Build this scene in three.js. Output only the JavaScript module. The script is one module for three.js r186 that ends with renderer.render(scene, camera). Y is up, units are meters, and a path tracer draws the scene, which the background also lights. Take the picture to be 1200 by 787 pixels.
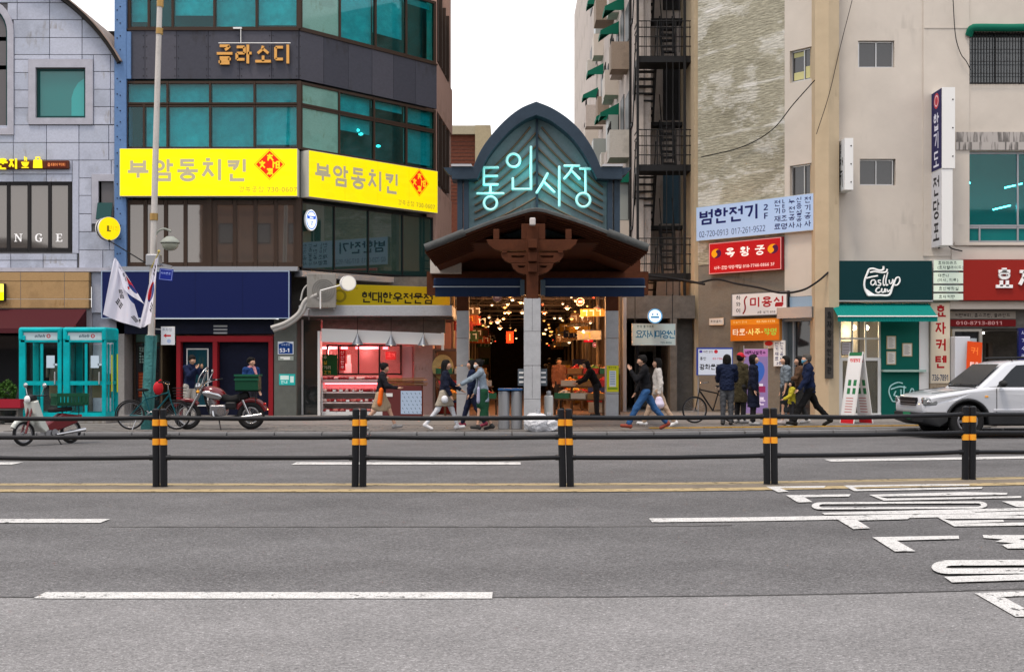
import * as THREE from 'three';
import { mergeGeometries, toCreasedNormals } from 'three/addons/utils/BufferGeometryUtils.js';
import { RoundedBoxGeometry } from 'three/addons/geometries/RoundedBoxGeometry.js';

// ---------------------------------------------------------------- camera, sky, sun, exposure
const CAM_H = 1.53, FOC = 1500, CX = 600, CY = 428;         // measured from the photograph: eye height, focal length and horizon in its pixels
const scene = new THREE.Scene();
const camera = new THREE.PerspectiveCamera(2 * Math.atan(CY / FOC) * 180 / Math.PI, 1200 / (2 * CY), 0.1, 400);
camera.setViewOffset(1200, 2 * CY, 0, 0, 1200, 787);
camera.position.set(0, CAM_H, 0);
camera.lookAt(0, CAM_H, -10);
const renderer = new THREE.WebGLRenderer();
renderer.toneMapping = THREE.LinearToneMapping;
renderer.toneMappingExposure = 1.95;
renderer.shadowMap.enabled = true;
{ // bright evening overcast: a white veil of cloud, faintly warm low down, faintly blue overhead
  const w = 512, h = 256, d = new Float32Array(w * h * 4);
  const hash = (x, y) => { const s = Math.sin(x * 127.1 + y * 311.7) * 43758.5453; return s - Math.floor(s); };
  const vn = (x, y, px) => { const xi = Math.floor(x), yi = Math.floor(y), fx = x - xi, fy = y - yi, sx = fx * fx * (3 - 2 * fx), sy = fy * fy * (3 - 2 * fy), q = (a) => ((a % px) + px) % px;
    return (hash(q(xi), yi) * (1 - sx) + hash(q(xi + 1), yi) * sx) * (1 - sy) + (hash(q(xi), yi + 1) * (1 - sx) + hash(q(xi + 1), yi + 1) * sx) * sy; };
  for (let j = 0; j < h; j++) for (let i = 0; i < w; i++) {
    const el = Math.max(0, (j + 0.5) / h * 2 - 1), t = Math.pow(el, 0.6);
    const n = vn(i / w * 12, j / h * 10, 12) * 0.6 + vn(i / w * 30, j / h * 24, 30) * 0.4;
    const b = (0.8 - 0.06 * t) * (0.95 + 0.1 * n), o = (j * w + i) * 4;
    d[o] = b * (1.0 - 0.07 * t); d[o + 1] = b * (0.975 - 0.02 * t); d[o + 2] = b * (0.94 + 0.14 * t); d[o + 3] = 1;
  }
  const sky = new THREE.DataTexture(d, w, h, THREE.RGBAFormat, THREE.FloatType);
  sky.mapping = THREE.EquirectangularReflectionMapping; sky.magFilter = THREE.LinearFilter; sky.needsUpdate = true;
  scene.background = sky; scene.environment = sky;
}
const sun = new THREE.DirectionalLight(0xffeedb, 1.4);
sun.position.set(-13, 60, -16); sun.target.position.set(0, 2, -34);
sun.castShadow = true; sun.shadow.radius = 24; sun.shadow.mapSize.set(2048, 2048);
Object.assign(sun.shadow.camera, { left: -40, right: 40, top: 40, bottom: -40, near: 1, far: 160 });
scene.add(sun, sun.target);

// ---------------------------------------------------------------- helpers
const V = (x, y, z) => new THREE.Vector3(x, y, z);
let seed = 7;
const rnd = () => { seed = (seed + 0x6d2b79f5) | 0; let t = Math.imul(seed ^ (seed >>> 15), 1 | seed); t = (t + Math.imul(t ^ (t >>> 7), 61 | t)) ^ t; return ((t ^ (t >>> 14)) >>> 0) / 4294967296; };
const rr = (a, b) => a + (b - a) * rnd();
const X = (px, d) => (px - CX) * d / FOC;                     // metres to the right at depth d of what the photograph shows at column px
const Y = (py, d) => CAM_H - (py - CY) * d / FOC;             // height at depth d of what it shows at row py
const SW = 0.12;                                              // height of the pavement over the road
const taken = new Map();
const numbered = (n) => { const k = taken.get(n) || 0; taken.set(n, k + 1); return k ? n + '_' + String(k).padStart(3, '0') : n; };
const lin = (hex) => new THREE.Color(hex);

function cleaned(g) {
  let q = g.index ? g.toNonIndexed() : g;
  for (const k of Object.keys(q.attributes)) if (k !== 'position' && k !== 'normal' && k !== 'uv' && k !== 'color') q.deleteAttribute(k);
  return q;
}
function boxUV(g, s) {                                        // texture coordinates in metres along the surface's own main directions
  const p = g.attributes.position, n = g.attributes.normal, uv = new Float32Array(p.count * 2);
  for (let i = 0; i < p.count; i++) {
    const ax = Math.abs(n.getX(i)), ay = Math.abs(n.getY(i)), az = Math.abs(n.getZ(i));
    let a, b;
    if (ay >= ax && ay >= az) { a = p.getX(i); b = p.getZ(i); } else if (ax > az) { a = p.getZ(i) + 0.37; b = p.getY(i); } else { a = p.getX(i); b = p.getY(i); }
    uv[2 * i] = a / s; uv[2 * i + 1] = b / s;
  }
  g.setAttribute('uv', new THREE.BufferAttribute(uv, 2));
}
function join(geos) {
  const list = (Array.isArray(geos) ? geos : [geos]).flat(3).map(cleaned);
  const color = list.every((g) => g.attributes.color), uv = list.every((g) => g.attributes.uv);
  for (const g of list) { if (!color) g.deleteAttribute('color'); if (!uv) g.deleteAttribute('uv'); if (!g.attributes.normal) g.computeVertexNormals(); }
  return list.length === 1 ? list[0] : mergeGeometries(list, false);
}
function mk(name, geos, m, parent = scene, keepUV = false) {   // one named mesh
  const g = join(geos);
  if (!keepUV) boxUV(g, m.userData.uv || 1);
  const o = new THREE.Mesh(g, m);
  o.castShadow = o.receiveShadow = true;
  o.name = parent === scene ? numbered(name) : name;
  parent.add(o);
  return o;
}
const info = (o, label, category, group) => { o.userData.label = label; o.userData.category = category; if (group) o.userData.group = group; return o; };
const one = (name, geos, m, label, category, group, keepUV) => { const o = mk(name, geos, m, scene, keepUV); info(o, label, category, group); o.userData.world = 1; return o; };
function thing(name, label, category, group) { const o = new THREE.Group(); o.name = numbered(name); scene.add(o); info(o, label, category, group); o.userData.world = 1; return o; }  // its base is set at the end
const struct = (name, geos, m, keepUV) => { const o = mk(name, geos, m, scene, keepUV); o.userData.kind = 'structure'; return o; };
function placed(name, label, category, [x, y, z], turn = 0, group) { const o = new THREE.Group(); o.name = numbered(name); o.position.set(x, y, z); o.rotation.y = turn; scene.add(o); return info(o, label, category, group); }
function dup(root, [x, y, z], turn, label) { const r = root.clone(); r.name = numbered(root.name.replace(/_\d+$/, '')); r.userData = { ...root.userData }; delete r.userData.world; if (label) r.userData.label = label; r.position.set(x, y, z); r.rotation.y = turn; scene.add(r); return r; }

// geometries
const bx = (w, h, d, x = 0, y = 0, z = 0, rx = 0, ry = 0, rz = 0, bev = 0) => {
  const g = bev ? new RoundedBoxGeometry(w, h, d, 2, Math.min(bev, w / 2.01, h / 2.01, d / 2.01)) : new THREE.BoxGeometry(w, h, d);
  if (rx || ry || rz) g.applyMatrix4(new THREE.Matrix4().makeRotationFromEuler(new THREE.Euler(rx, ry, rz)));
  return g.translate(x, y, z);
};
const span = (x0, x1, y0, y1, z0, z1, bev = 0) => bx(Math.abs(x1 - x0), Math.abs(y1 - y0), Math.abs(z1 - z0), (x0 + x1) / 2, (y0 + y1) / 2, (z0 + z1) / 2, 0, 0, 0, bev);
const rod = (a, b, r0, r1 = r0, n = 10) => {                  // round bar from a to b
  const A = V(...a), B = V(...b), d = B.clone().sub(A), g = new THREE.CylinderGeometry(r1, r0, d.length(), n, 1);
  g.applyQuaternion(new THREE.Quaternion().setFromUnitVectors(V(0, 1, 0), d.clone().normalize()));
  const c = A.add(B).multiplyScalar(0.5); return g.translate(c.x, c.y, c.z);
};
const bar = (a, b, w, h = w) => {                             // square bar from a to b
  const A = V(...a), B = V(...b), d = B.clone().sub(A), g = new THREE.BoxGeometry(w, d.length(), h);
  g.applyQuaternion(new THREE.Quaternion().setFromUnitVectors(V(0, 1, 0), d.clone().normalize()));
  const c = A.add(B).multiplyScalar(0.5); return g.translate(c.x, c.y, c.z);
};
const tube = (pts, r, n = 8, seg, closed = false) => new THREE.TubeGeometry(new THREE.CatmullRomCurve3(pts.map((p) => V(...p)), closed, 'catmullrom', 0.5), seg || pts.length * 5, r, n, closed);
const ball = (r, x, y, z, sx = 1, sy = 1, sz = 1, n = 14) => new THREE.SphereGeometry(r, n, Math.ceil(n * 0.7)).scale(sx, sy, sz).translate(x, y, z);
const lathe = (pts, n = 20) => new THREE.LatheGeometry(pts.map(([r, y]) => new THREE.Vector2(r, y)), n);
const ring = (R, r, x, y, z, n = 28) => new THREE.TorusGeometry(R, r, 8, n).translate(x, y, z);
const shapeOf = (pts, holes = []) => { const s = new THREE.Shape(pts.map(([x, y]) => new THREE.Vector2(x, y))); for (const h of holes) s.holes.push(new THREE.Path(h.map(([x, y]) => new THREE.Vector2(x, y)))); return s; };
const slab = (pts, z0, z1, holes = [], bev = 0) => new THREE.ExtrudeGeometry(shapeOf(pts, holes), { depth: z1 - z0 - 2 * bev, bevelEnabled: bev > 0, bevelThickness: bev, bevelSize: bev, bevelOffset: -bev, bevelSegments: 1, curveSegments: 20 }).translate(0, 0, z0 + bev);
const disc = (r, z0, z1, x, y, n = 36) => { const p = []; for (let i = 0; i < n; i++) { const a = i / n * Math.PI * 2; p.push([x + r * Math.cos(a), y + r * Math.sin(a)]); } return slab(p, z0, z1, [], 0.004); };
const sheet = (pts, y) => { const g = new THREE.ShapeGeometry(shapeOf(pts.map(([x, z]) => [x, -z]))); g.rotateX(-Math.PI / 2); return g.translate(0, y, 0); };  // flat on the ground, points in x,z
const turnY = (g, a) => g.rotateY(a);

// A vertical plane through two columns of the photograph at two depths; local x runs along it, y is height, z points out of it
class Face {
  constructor(ax, ad, bxx, bd, hd = ad) {
    this.A = V(X(ax, ad), 0, -ad); this.B = V(X(bxx, bd), 0, -bd); this.hd = hd;
    this.dir = this.B.clone().sub(this.A).normalize(); this.len = this.B.distanceTo(this.A);
    this.n = V(-this.dir.z, 0, this.dir.x); if (this.n.z < 0) this.n.negate();
    this.M = new THREE.Matrix4().makeBasis(this.dir, V(0, 1, 0), this.dir.clone().cross(V(0, 1, 0))).setPosition(this.A);
  }
  u(px) { const k = (px - CX) / FOC; return (-k * this.A.z - this.A.x) / (this.dir.x + k * this.dir.z); }
  y(py) { return Y(py, this.hd); }
  g(geo) { return geo.applyMatrix4(this.M); }
  at(px, py, z = 0) { return V(this.u(px), this.y(py), z).applyMatrix4(this.M); }
  box(p0, p1, q0, q1, z0, z1, bev = 0) { return this.g(span(this.u(p0), this.u(p1), this.y(q0), this.y(q1), z0, z1, bev)); }
  ubox(u0, u1, y0, y1, z0, z1, bev = 0) { return this.g(span(u0, u1, y0, y1, z0, z1, bev)); }
  rect(p0, p1, q0, q1) { return [[this.u(p0), this.y(q1)], [this.u(p1), this.y(q1)], [this.u(p1), this.y(q0)], [this.u(p0), this.y(q0)]]; }
  wall(rect, holes, z0, z1) { return this.g(slab(this.rect(...rect), z0, z1, holes.map((h) => this.rect(...h)))); }
  slab(pts, z0, z1, holes = [], bev = 0) { return this.g(slab(pts.map(([a, b]) => [this.u(a), this.y(b)]), z0, z1, holes.map((h) => h.map(([a, b]) => [this.u(a), this.y(b)])), bev)); }
  plate(p0, p1, q0, q1, z) {                                  // a sheet with texture coordinates 0..1, for print
    const u0 = this.u(p0), u1 = this.u(p1), y0 = this.y(q1), y1 = this.y(q0);
    return this.g(new THREE.PlaneGeometry(u1 - u0, y1 - y0).translate((u0 + u1) / 2, (y0 + y1) / 2, z));
  }
}

// ---------------------------------------------------------------- noise and textures
const perm = new Uint8Array(512); { const p = [...Array(256).keys()]; for (let i = 255; i > 0; i--) { const j = Math.floor(rnd() * (i + 1)); [p[i], p[j]] = [p[j], p[i]]; } for (let i = 0; i < 512; i++) perm[i] = p[i & 255]; }
const vnoise = (x, y, P) => { const xi = Math.floor(x), yi = Math.floor(y), fx = x - xi, fy = y - yi, sx = fx * fx * (3 - 2 * fx), sy = fy * fy * (3 - 2 * fy), q = (a) => (((a % P) + P) % P) & 255, h = (a, b) => perm[perm[q(a)] + q(b)] / 255;
  return (h(xi, yi) * (1 - sx) + h(xi + 1, yi) * sx) * (1 - sy) + (h(xi, yi + 1) * (1 - sx) + h(xi + 1, yi + 1) * sx) * sy; };
const fbm = (u, v, f, oct, gain = 0.5) => { let s = 0, a = 1, t = 0; for (let i = 0; i < oct; i++) { s += a * vnoise(u * f + i * 17.3 * f, v * f + i * 7.7 * f, f); t += a; a *= gain; f *= 2; } return s / t; };  // tiles over 0..1
const clamp = (x, a = 0, b = 1) => Math.min(b, Math.max(a, x)), smooth = (a, b, x) => { const t = clamp((x - a) / (b - a)); return t * t * (3 - 2 * t); }, mix = (a, b, t) => a + (b - a) * t;
function texOf(n, fn, srgb = true) {
  const d = new Uint8Array(n * n * 4);
  for (let j = 0; j < n; j++) for (let i = 0; i < n; i++) { const c = fn(i / n, j / n), o = (j * n + i) * 4; d[o] = clamp(c[0]) * 255; d[o + 1] = clamp(c[1]) * 255; d[o + 2] = clamp(c[2]) * 255; d[o + 3] = 255; }
  const t = new THREE.DataTexture(d, n, n); t.wrapS = t.wrapT = THREE.RepeatWrapping; t.magFilter = THREE.LinearFilter; t.minFilter = THREE.LinearMipmapLinearFilter; t.generateMipmaps = true;
  if (srgb) t.colorSpace = THREE.SRGBColorSpace; t.needsUpdate = true; return t;
}
const grey = (v) => [v, v, v];
const T = {
  grain: texOf(512, (u, v) => { const n = 0.72 + 0.28 * fbm(u, v, 8, 6, 0.7); return [n, n * 0.997, n * 0.99]; }),
  stain: texOf(1024, (u, v) => { const a = fbm(u, v, 4, 6), st = fbm(u, v * 0.25, 32, 4), b = smooth(0.52, 0.75, a) * smooth(0.4, 0.75, st); const n = 0.91 + 0.09 * fbm(u, v, 64, 3) - 0.13 * b - 0.07 * smooth(0.5, 0.7, fbm(u + 0.3, v, 3, 4)); return [n, n * (1 - 0.03 * b), n * (1 - 0.08 * b)]; }),
  plaster: texOf(512, (u, v) => { const st = smooth(0.58, 0.8, fbm(u, v * 0.2, 20, 4)) * smooth(0.45, 0.7, fbm(u, v, 4, 4)), n = 0.93 + 0.07 * fbm(u, v, 10, 5, 0.6) - 0.07 * st; return [n, n * 0.998, n * 0.993]; }),
  granite: texOf(512, (u, v) => { const n = 0.78 + 0.22 * (0.55 * vnoise(u * 200, v * 200, 200) + 0.45 * fbm(u, v, 6, 4)); return [n, n, n]; }),
  fine: texOf(512, (u, v) => grey(fbm(u, v, 32, 4, 0.7)), false),
  coarse: texOf(512, (u, v) => grey(fbm(u, v, 12, 5, 0.6)), false),
};
function mat(color, rough = 0.75, o = {}) {
  const { uv, tex, bump, bumpScale, ...rest } = o;
  const m = new THREE.MeshPhysicalMaterial({ specularIntensity: rough < 0.15 ? 0.8 : 0.3, color: Array.isArray(color) ? new THREE.Color().setRGB(...color) : lin(color), roughness: rough, ...rest });
  if (tex) m.map = tex; if (bump) { m.bumpMap = bump; m.bumpScale = bumpScale || 0.004; }
  m.userData.uv = uv || 1;
  return m;
}

// ---------------------------------------------------------------- Hangul drawn as strokes (the fonts at hand have none)
const circle = (cx, cy, rx, ry = rx, n = 20) => [...Array(n + 1).keys()].map((i) => [cx + rx * Math.cos(i / n * 6.2832 - 1.57), cy + ry * Math.sin(i / n * 6.2832 - 1.57)]);
const C1 = { ㄱ: [[[0, 0.05], [1, 0.05], [0.9, 0.5], [0.55, 1]]], ㄴ: [[[0.05, 0], [0.05, 0.95], [1, 0.95]]], ㄷ: [[[1, 0.05], [0.05, 0.05], [0.05, 0.95], [1, 0.95]]],
  ㄹ: [[[0, 0.03], [1, 0.03], [1, 0.5], [0.02, 0.5], [0.02, 0.97], [1, 0.97]]], ㅁ: [[[0.05, 0.05], [0.95, 0.05], [0.95, 0.95], [0.05, 0.95], [0.05, 0.05]]],
  ㅂ: [[[0.05, 0], [0.05, 0.97], [0.95, 0.97], [0.95, 0]], [[0.05, 0.5], [0.95, 0.5]]], ㅅ: [[[0.5, 0], [0.4, 0.5], [0, 1]], [[0.46, 0.35], [1, 1]]], ㅇ: [circle(0.5, 0.5, 0.48)],
  ㅈ: [[[0, 0.05], [1, 0.05]], [[0.55, 0.05], [0.42, 0.5], [0, 1]], [[0.46, 0.42], [1, 1]]], ㅊ: [[[0.3, -0.12], [0.7, -0.12]], [[0, 0.16], [1, 0.16]], [[0.55, 0.16], [0.42, 0.55], [0, 1]], [[0.46, 0.5], [1, 1]]],
  ㅋ: [[[0, 0.05], [1, 0.05], [0.9, 0.5], [0.55, 1]], [[0.05, 0.48], [0.92, 0.46]]], ㅌ: [[[1, 0.03], [0.05, 0.03], [0.05, 0.97], [1, 0.97]], [[0.05, 0.5], [0.95, 0.5]]],
  ㅍ: [[[0, 0.05], [1, 0.05]], [[0, 0.95], [1, 0.95]], [[0.3, 0.05], [0.34, 0.95]], [[0.7, 0.05], [0.66, 0.95]]], ㅎ: [[[0.3, -0.08], [0.7, -0.08]], [[0, 0.16], [1, 0.16]], circle(0.5, 0.66, 0.38, 0.34)] };
const LEAD = 'ㄱㄲㄴㄷㄸㄹㅁㅂㅃㅅㅆㅇㅈㅉㅊㅋㅌㅍㅎ', VOW = 'ㅏㅐㅑㅒㅓㅔㅕㅖㅗㅘㅙㅚㅛㅜㅝㅞㅟㅠㅡㅢㅣ', TAIL = ' ㄱㄲㄳㄴㄵㄶㄷㄹㄺㄻㄼㄽㄾㄿㅀㅁㅂㅄㅅㅆㅇㅈㅊㅋㅌㅍㅎ', PAIR = { ㄲ: 'ㄱㄱ', ㄸ: 'ㄷㄷ', ㅃ: 'ㅂㅂ', ㅆ: 'ㅅㅅ', ㅉ: 'ㅈㅈ', ㄳ: 'ㄱㅅ', ㄵ: 'ㄴㅈ', ㄶ: 'ㄴㅎ', ㄺ: 'ㄹㄱ', ㄻ: 'ㄹㅁ', ㄼ: 'ㄹㅂ', ㅄ: 'ㅂㅅ', ㅀ: 'ㄹㅎ' };
const VV = { ㅏ: [[0.35, 1], [[0.35, 0.45, 1, 0.45]]], ㅐ: [[0.1, 0.8], [[0.1, 0.45, 0.8, 0.45]]], ㅑ: [[0.35], [[0.35, 0.32, 1, 0.32], [0.35, 0.6, 1, 0.6]]], ㅓ: [[0.75], [[0.05, 0.45, 0.75, 0.45]]], ㅔ: [[0.45, 0.95], [[0, 0.45, 0.45, 0.45]]], ㅕ: [[0.75], [[0.1, 0.32, 0.75, 0.32], [0.1, 0.6, 0.75, 0.6]]], ㅖ: [[0.45, 0.95], [[0, 0.32, 0.45, 0.32], [0, 0.6, 0.45, 0.6]]], ㅣ: [[0.6], []] };
VV.ㅏ[0] = [0.35];
const HV = { ㅗ: [1, [0.5], -1], ㅛ: [1, [0.32, 0.68], -1], ㅜ: [0, [0.5], 1], ㅠ: [0, [0.32, 0.68], 1], ㅡ: [0.5, [], 0] }, MIXV = { ㅘ: 'ㅗㅏ', ㅙ: 'ㅗㅐ', ㅚ: 'ㅗㅣ', ㅝ: 'ㅜㅓ', ㅞ: 'ㅜㅔ', ㅟ: 'ㅜㅣ', ㅢ: 'ㅡㅣ' };
function hangul(ch) {                                         // strokes in a 0..1 box, y down
  const c = ch.codePointAt(0) - 0xac00, out = [];
  const put = (strokes, x0, y0, x1, y1) => { for (const s of strokes) out.push(s.map(([x, y]) => [mix(x0, x1, x), mix(y0, y1, y)])); };
  const cons = (j, x0, y0, x1, y1) => { const p = PAIR[j]; if (p) { const m = (x0 + x1) / 2; cons(p[0], x0, y0, m - 0.03, y1); cons(p[1], m + 0.03, y0, x1, y1); } else if (C1[j]) put(C1[j], x0, y0, x1, y1); };
  if (c < 0 || c > 11171) { if (C1[ch]) cons(ch, 0.1, 0.1, 0.9, 0.9); return out; }
  const L = LEAD[Math.floor(c / 588)], v = VOW[Math.floor((c % 588) / 28)], t = TAIL[c % 28], has = t !== ' ';
  const vert = (j, x0, y0, x1, y1) => { const [st, ti] = VV[j]; for (const s of st) out.push([[mix(x0, x1, s), y0], [mix(x0, x1, s), y1]]); for (const [a, b, e, f] of ti) out.push([[mix(x0, x1, a), mix(y0, y1, b)], [mix(x0, x1, e), mix(y0, y1, f)]]); };
  const hori = (j, x0, x1, y0, y1) => { const [at, tt, d] = HV[j], y = mix(y0, y1, at); out.push([[x0, y], [x1, y]]); for (const s of tt) out.push([[mix(x0, x1, s), y], [mix(x0, x1, s), d < 0 ? y0 : y1]]); };
  if (VV[v]) { const b = has ? 0.56 : 0.9; cons(L, 0.06, 0.1, 0.54, has ? 0.5 : 0.8); vert(v, 0.62, 0.0, 0.98, has ? 0.6 : 1); if (has) cons(t, 0.2, 0.69, 0.84, 0.99); void b; }
  else if (HV[v]) { if (has) { cons(L, 0.2, 0.05, 0.8, 0.28); hori(v, 0.02, 0.98, 0.38, 0.55); cons(t, 0.2, 0.68, 0.8, 0.99); } else { cons(L, 0.17, 0.06, 0.83, 0.46); hori(v, 0.02, 0.98, 0.58, 0.88); } }
  else { const [h, w] = MIXV[v]; cons(L, 0.08, 0.07, 0.54, has ? 0.3 : 0.42); hori(h, 0.02, 0.6, has ? 0.38 : 0.55, has ? 0.55 : 0.78); vert(w, 0.66, 0, 1, has ? 0.62 : 1); if (has) cons(t, 0.2, 0.71, 0.84, 0.99); }
  return out;
}
// text on a canvas: x,y is the top left corner, s the letter height; Hangul as strokes, the rest in the font
function write(c, text, x, y, s, color, wt = 0.13, gap = 0.16, font = 'bold', squash = 1) {
  c.strokeStyle = c.fillStyle = color; c.lineWidth = s * wt; c.lineCap = 'butt'; c.lineJoin = 'miter';
  for (const ch of text) {
    const k = ch.codePointAt(0);
    if (k >= 0x3131) { const w = s * squash; for (const st of hangul(ch)) { c.beginPath(); st.forEach(([a, b], i) => { const p = x + a * w, q = y + b * s; i ? c.lineTo(p, q) : c.moveTo(p, q); }); c.stroke(); } x += w * (1 + gap); }
    else if (ch === ' ') x += s * 0.4 * squash;
    else { c.save(); c.font = font + ' ' + s * 1.2 + 'px sans-serif'; c.textBaseline = 'alphabetic'; c.translate(x, y + s * 0.97); c.scale(squash, 1); c.fillText(ch, 0, 0); const w = c.measureText(ch).width; c.restore(); x += (w + s * 0.05) * squash; }
  }
  return x;
}
function print(w, h, fn) { const cv = document.createElement('canvas'); cv.width = w; cv.height = h; fn(cv.getContext('2d'), w, h); const t = new THREE.CanvasTexture(cv); t.colorSpace = THREE.SRGBColorSpace; t.magFilter = THREE.LinearFilter; return t; }
const printed = (w, h, fn, rough = 0.5, glow = 0) => { const t = print(w, h, fn), m = new THREE.MeshPhysicalMaterial({ map: t, roughness: rough, specularIntensity: 0.3 }); if (glow) { m.emissive = new THREE.Color(1, 1, 1); m.emissiveMap = t; m.emissiveIntensity = glow; } return m; };
const fill = (c, w, h, col) => { c.fillStyle = col; c.fillRect(0, 0, w, h); };

// ---------------------------------------------------------------- materials of the setting
const asphaltTex = (base, spread, tint) => texOf(1024, (u, v) => {
  const a = vnoise(u * 340, v * 340, 340), b = vnoise(u * 150, v * 150, 150), c = fbm(u, v, 5, 4), e = vnoise(u * 600 + 3, v * 600, 600);
  let n = base + spread * (0.5 * (a - 0.5) + 0.35 * (b - 0.5) + 0.3 * (e - 0.5)) + 0.07 * (c - 0.5);
  if (a > 0.9 && b > 0.55) n += spread * 0.5; if (a < 0.1) n -= spread * 0.3;
  return [n * tint[0], n * tint[1], n * tint[2]];
});
const asphaltBump = texOf(1024, (u, v) => grey(0.5 * vnoise(u * 340, v * 340, 340) + 0.3 * vnoise(u * 150, v * 150, 150) + 0.2 * fbm(u, v, 10, 3)), false);
const M = {
  road: mat([1, 1, 1], 0.92, { tex: asphaltTex(0.375, 0.28, [1, 0.995, 1.005]), bump: asphaltBump, bumpScale: 0.006, uv: 2.6, vertexColors: true }),
  roadNear: mat([1, 1, 1], 0.94, { tex: asphaltTex(0.46, 0.28, [1, 0.995, 1.0]), bump: asphaltBump, bumpScale: 0.006, uv: 2.3, vertexColors: true }),
  paintWhite: mat([0.6, 0.6, 0.59], 0.7, { tex: texOf(1024, (u, v) => { const n = 0.88 + 0.12 * fbm(u, v, 40, 3) - 0.5 * smooth(0.66, 0.74, fbm(u, v, 24, 5, 0.7)) - 0.25 * smooth(0.6, 0.8, vnoise(u * 300, v * 300, 300)); return grey(n); }), bump: asphaltBump, bumpScale: 0.004, uv: 2.1 }),
  paintYellow: mat([0.46, 0.36, 0.2], 0.75, { tex: texOf(512, (u, v) => { const n = 0.9 - 0.35 * smooth(0.55, 0.75, fbm(u, v, 18, 5, 0.7)); return [n, n, n]; }), bump: asphaltBump, bumpScale: 0.004, uv: 1.7 }),
  paver: mat([0.2, 0.19, 0.18], 0.9, { tex: T.stain, uv: 3 }),
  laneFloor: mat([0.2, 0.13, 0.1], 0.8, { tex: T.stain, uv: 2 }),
  kerb: mat([0.24, 0.24, 0.245], 0.85, { tex: T.granite, uv: 1 }),
  ground: mat([0.16, 0.155, 0.15], 0.95, { tex: T.grain, uv: 4 }),
  tactile: mat([0.5, 0.3, 0.06], 0.85, { tex: T.grain, uv: 1 }),
  blackPlastic: mat([0.014, 0.015, 0.018], 0.42, { bump: T.fine, bumpScale: 0.0006, uv: 0.5 }),
  reflector: mat([0.85, 0.36, 0.03], 0.4),
};

// ---------------------------------------------------------------- ground, road, pavement
const bend = (x) => (x < 0 ? 0 : x < 4 ? 0.025 * x * x : 0.4 + 0.2 * (x - 4));   // the road turns gently away to the right
const gd = (py) => CAM_H * FOC / (py - CY);                    // depth of the road surface seen at a row
struct('ground', sheet([[-150, 60], [150, 60], [150, -200], [-150, -200]], -0.03), M.ground);
function strip(d0, d1, x0, x1, y, nz, nx, shade) {             // a strip that follows the bend
  const p = [], c = [], idx = [];
  for (let j = 0; j <= nz; j++) for (let i = 0; i <= nx; i++) {
    const x = mix(x0, x1, i / nx), z = -(mix(d0, d1, j / nz) + bend(x));
    p.push(x, y, z); const s = shade ? shade(x, z) : 1; c.push(s, s, s);
  }
  for (let j = 0; j < nz; j++) for (let i = 0; i < nx; i++) { const a = j * (nx + 1) + i; idx.push(a, a + 1, a + nx + 2, a, a + nx + 2, a + nx + 1); }
  const g = new THREE.BufferGeometry(); g.setAttribute('position', new THREE.Float32BufferAttribute(p, 3)); g.setAttribute('color', new THREE.Float32BufferAttribute(c, 3)); g.setIndex(idx); g.computeVertexNormals(); return g;
}
const worn = (tracks) => (x, z) => {                           // tyre tracks, oil and patches: streaks along the road with a ragged grain
  const d = -z - bend(x), n = fbm(x / 40 + 0.5, z / 40 + 0.5, 12, 4), m = fbm(x / 60 + 0.2, z / 20 + 0.5, 30, 3);
  const big = fbm(x / 90 + 0.4, z / 90 + 0.4, 9, 4); let s = 0.72 + 0.36 * n + 0.3 * (big - 0.1) * 0.7; for (const [t, w, a] of tracks) s -= a * Math.exp(-(((d - t + (m - 0.5) * 0.4) / w) ** 2)) * (0.5 + m);
  return s;
};
struct('road', strip(8.42, 26.9, -60, 60, 0, 130, 300, worn([[13.8, 0.5, 0.1], [11.4, 0.55, 0.1], [9.6, 0.5, 0.12], [18.5, 0.7, 0.08]])), M.road);
struct('road_lane', strip(-12, 8.42, -60, 60, 0.004, 120, 260, worn([[6.9, 0.6, 0.07], [4.6, 0.5, 0.07]])), M.roadNear);
struct('asphalt_seam', strip(8.405, 8.43, -60, 60, 0.008, 1, 200, (x) => (fbm(x / 40 + 0.5, 0.3, 200, 3) > 0.42 ? 1 : 0.5)), mat([0.05, 0.049, 0.048], 0.95, { vertexColors: true }));
const band = (py0, py1, x0, x1, m) => { const o = struct('lane_line', strip(gd(py1), gd(py0), x0, x1, 0.0095, 1, Math.max(2, Math.round(x1 - x0)), null), m); o.name = numbered('road_marking_line'); };
taken.delete('lane_line');
const xg = (px, py) => (px - CX) / FOC * gd(py);
band(695, 702.6, xg(45, 699), xg(577, 699), M.paintWhite);
for (const [a, b] of [[xg(-260, 611), xg(123, 611)], [xg(763, 611), xg(1400, 611)]]) band(608.8, 613.4, a, b, M.paintWhite);
band(569.6, 573.8, -50, 50, mat([0.19, 0.165, 0.135], 0.95, { tex: T.stain, uv: 0.9, bump: asphaltBump, bumpScale: 0.004 })); struct('asphalt_seam', strip(gd(617.6), gd(617), xg(128, 617), xg(860, 617), 0.004, 1, 90, (x) => (fbm(x / 30 + 0.5, 0.7, 90, 3) > 0.5 ? 1 : 0.55)), mat([0.115, 0.113, 0.11], 0.95, { vertexColors: true }));
band(567, 569.6, -50, 50, M.paintYellow); band(573.8, 577, -50, 50, M.paintYellow);
for (const [a, b] of [[xg(-160, 543), xg(22, 543)], [xg(345, 543), xg(610, 543)], [xg(980, 543), xg(1260, 543)]]) band(542, 544.8, a, b, M.paintWhite);
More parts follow.
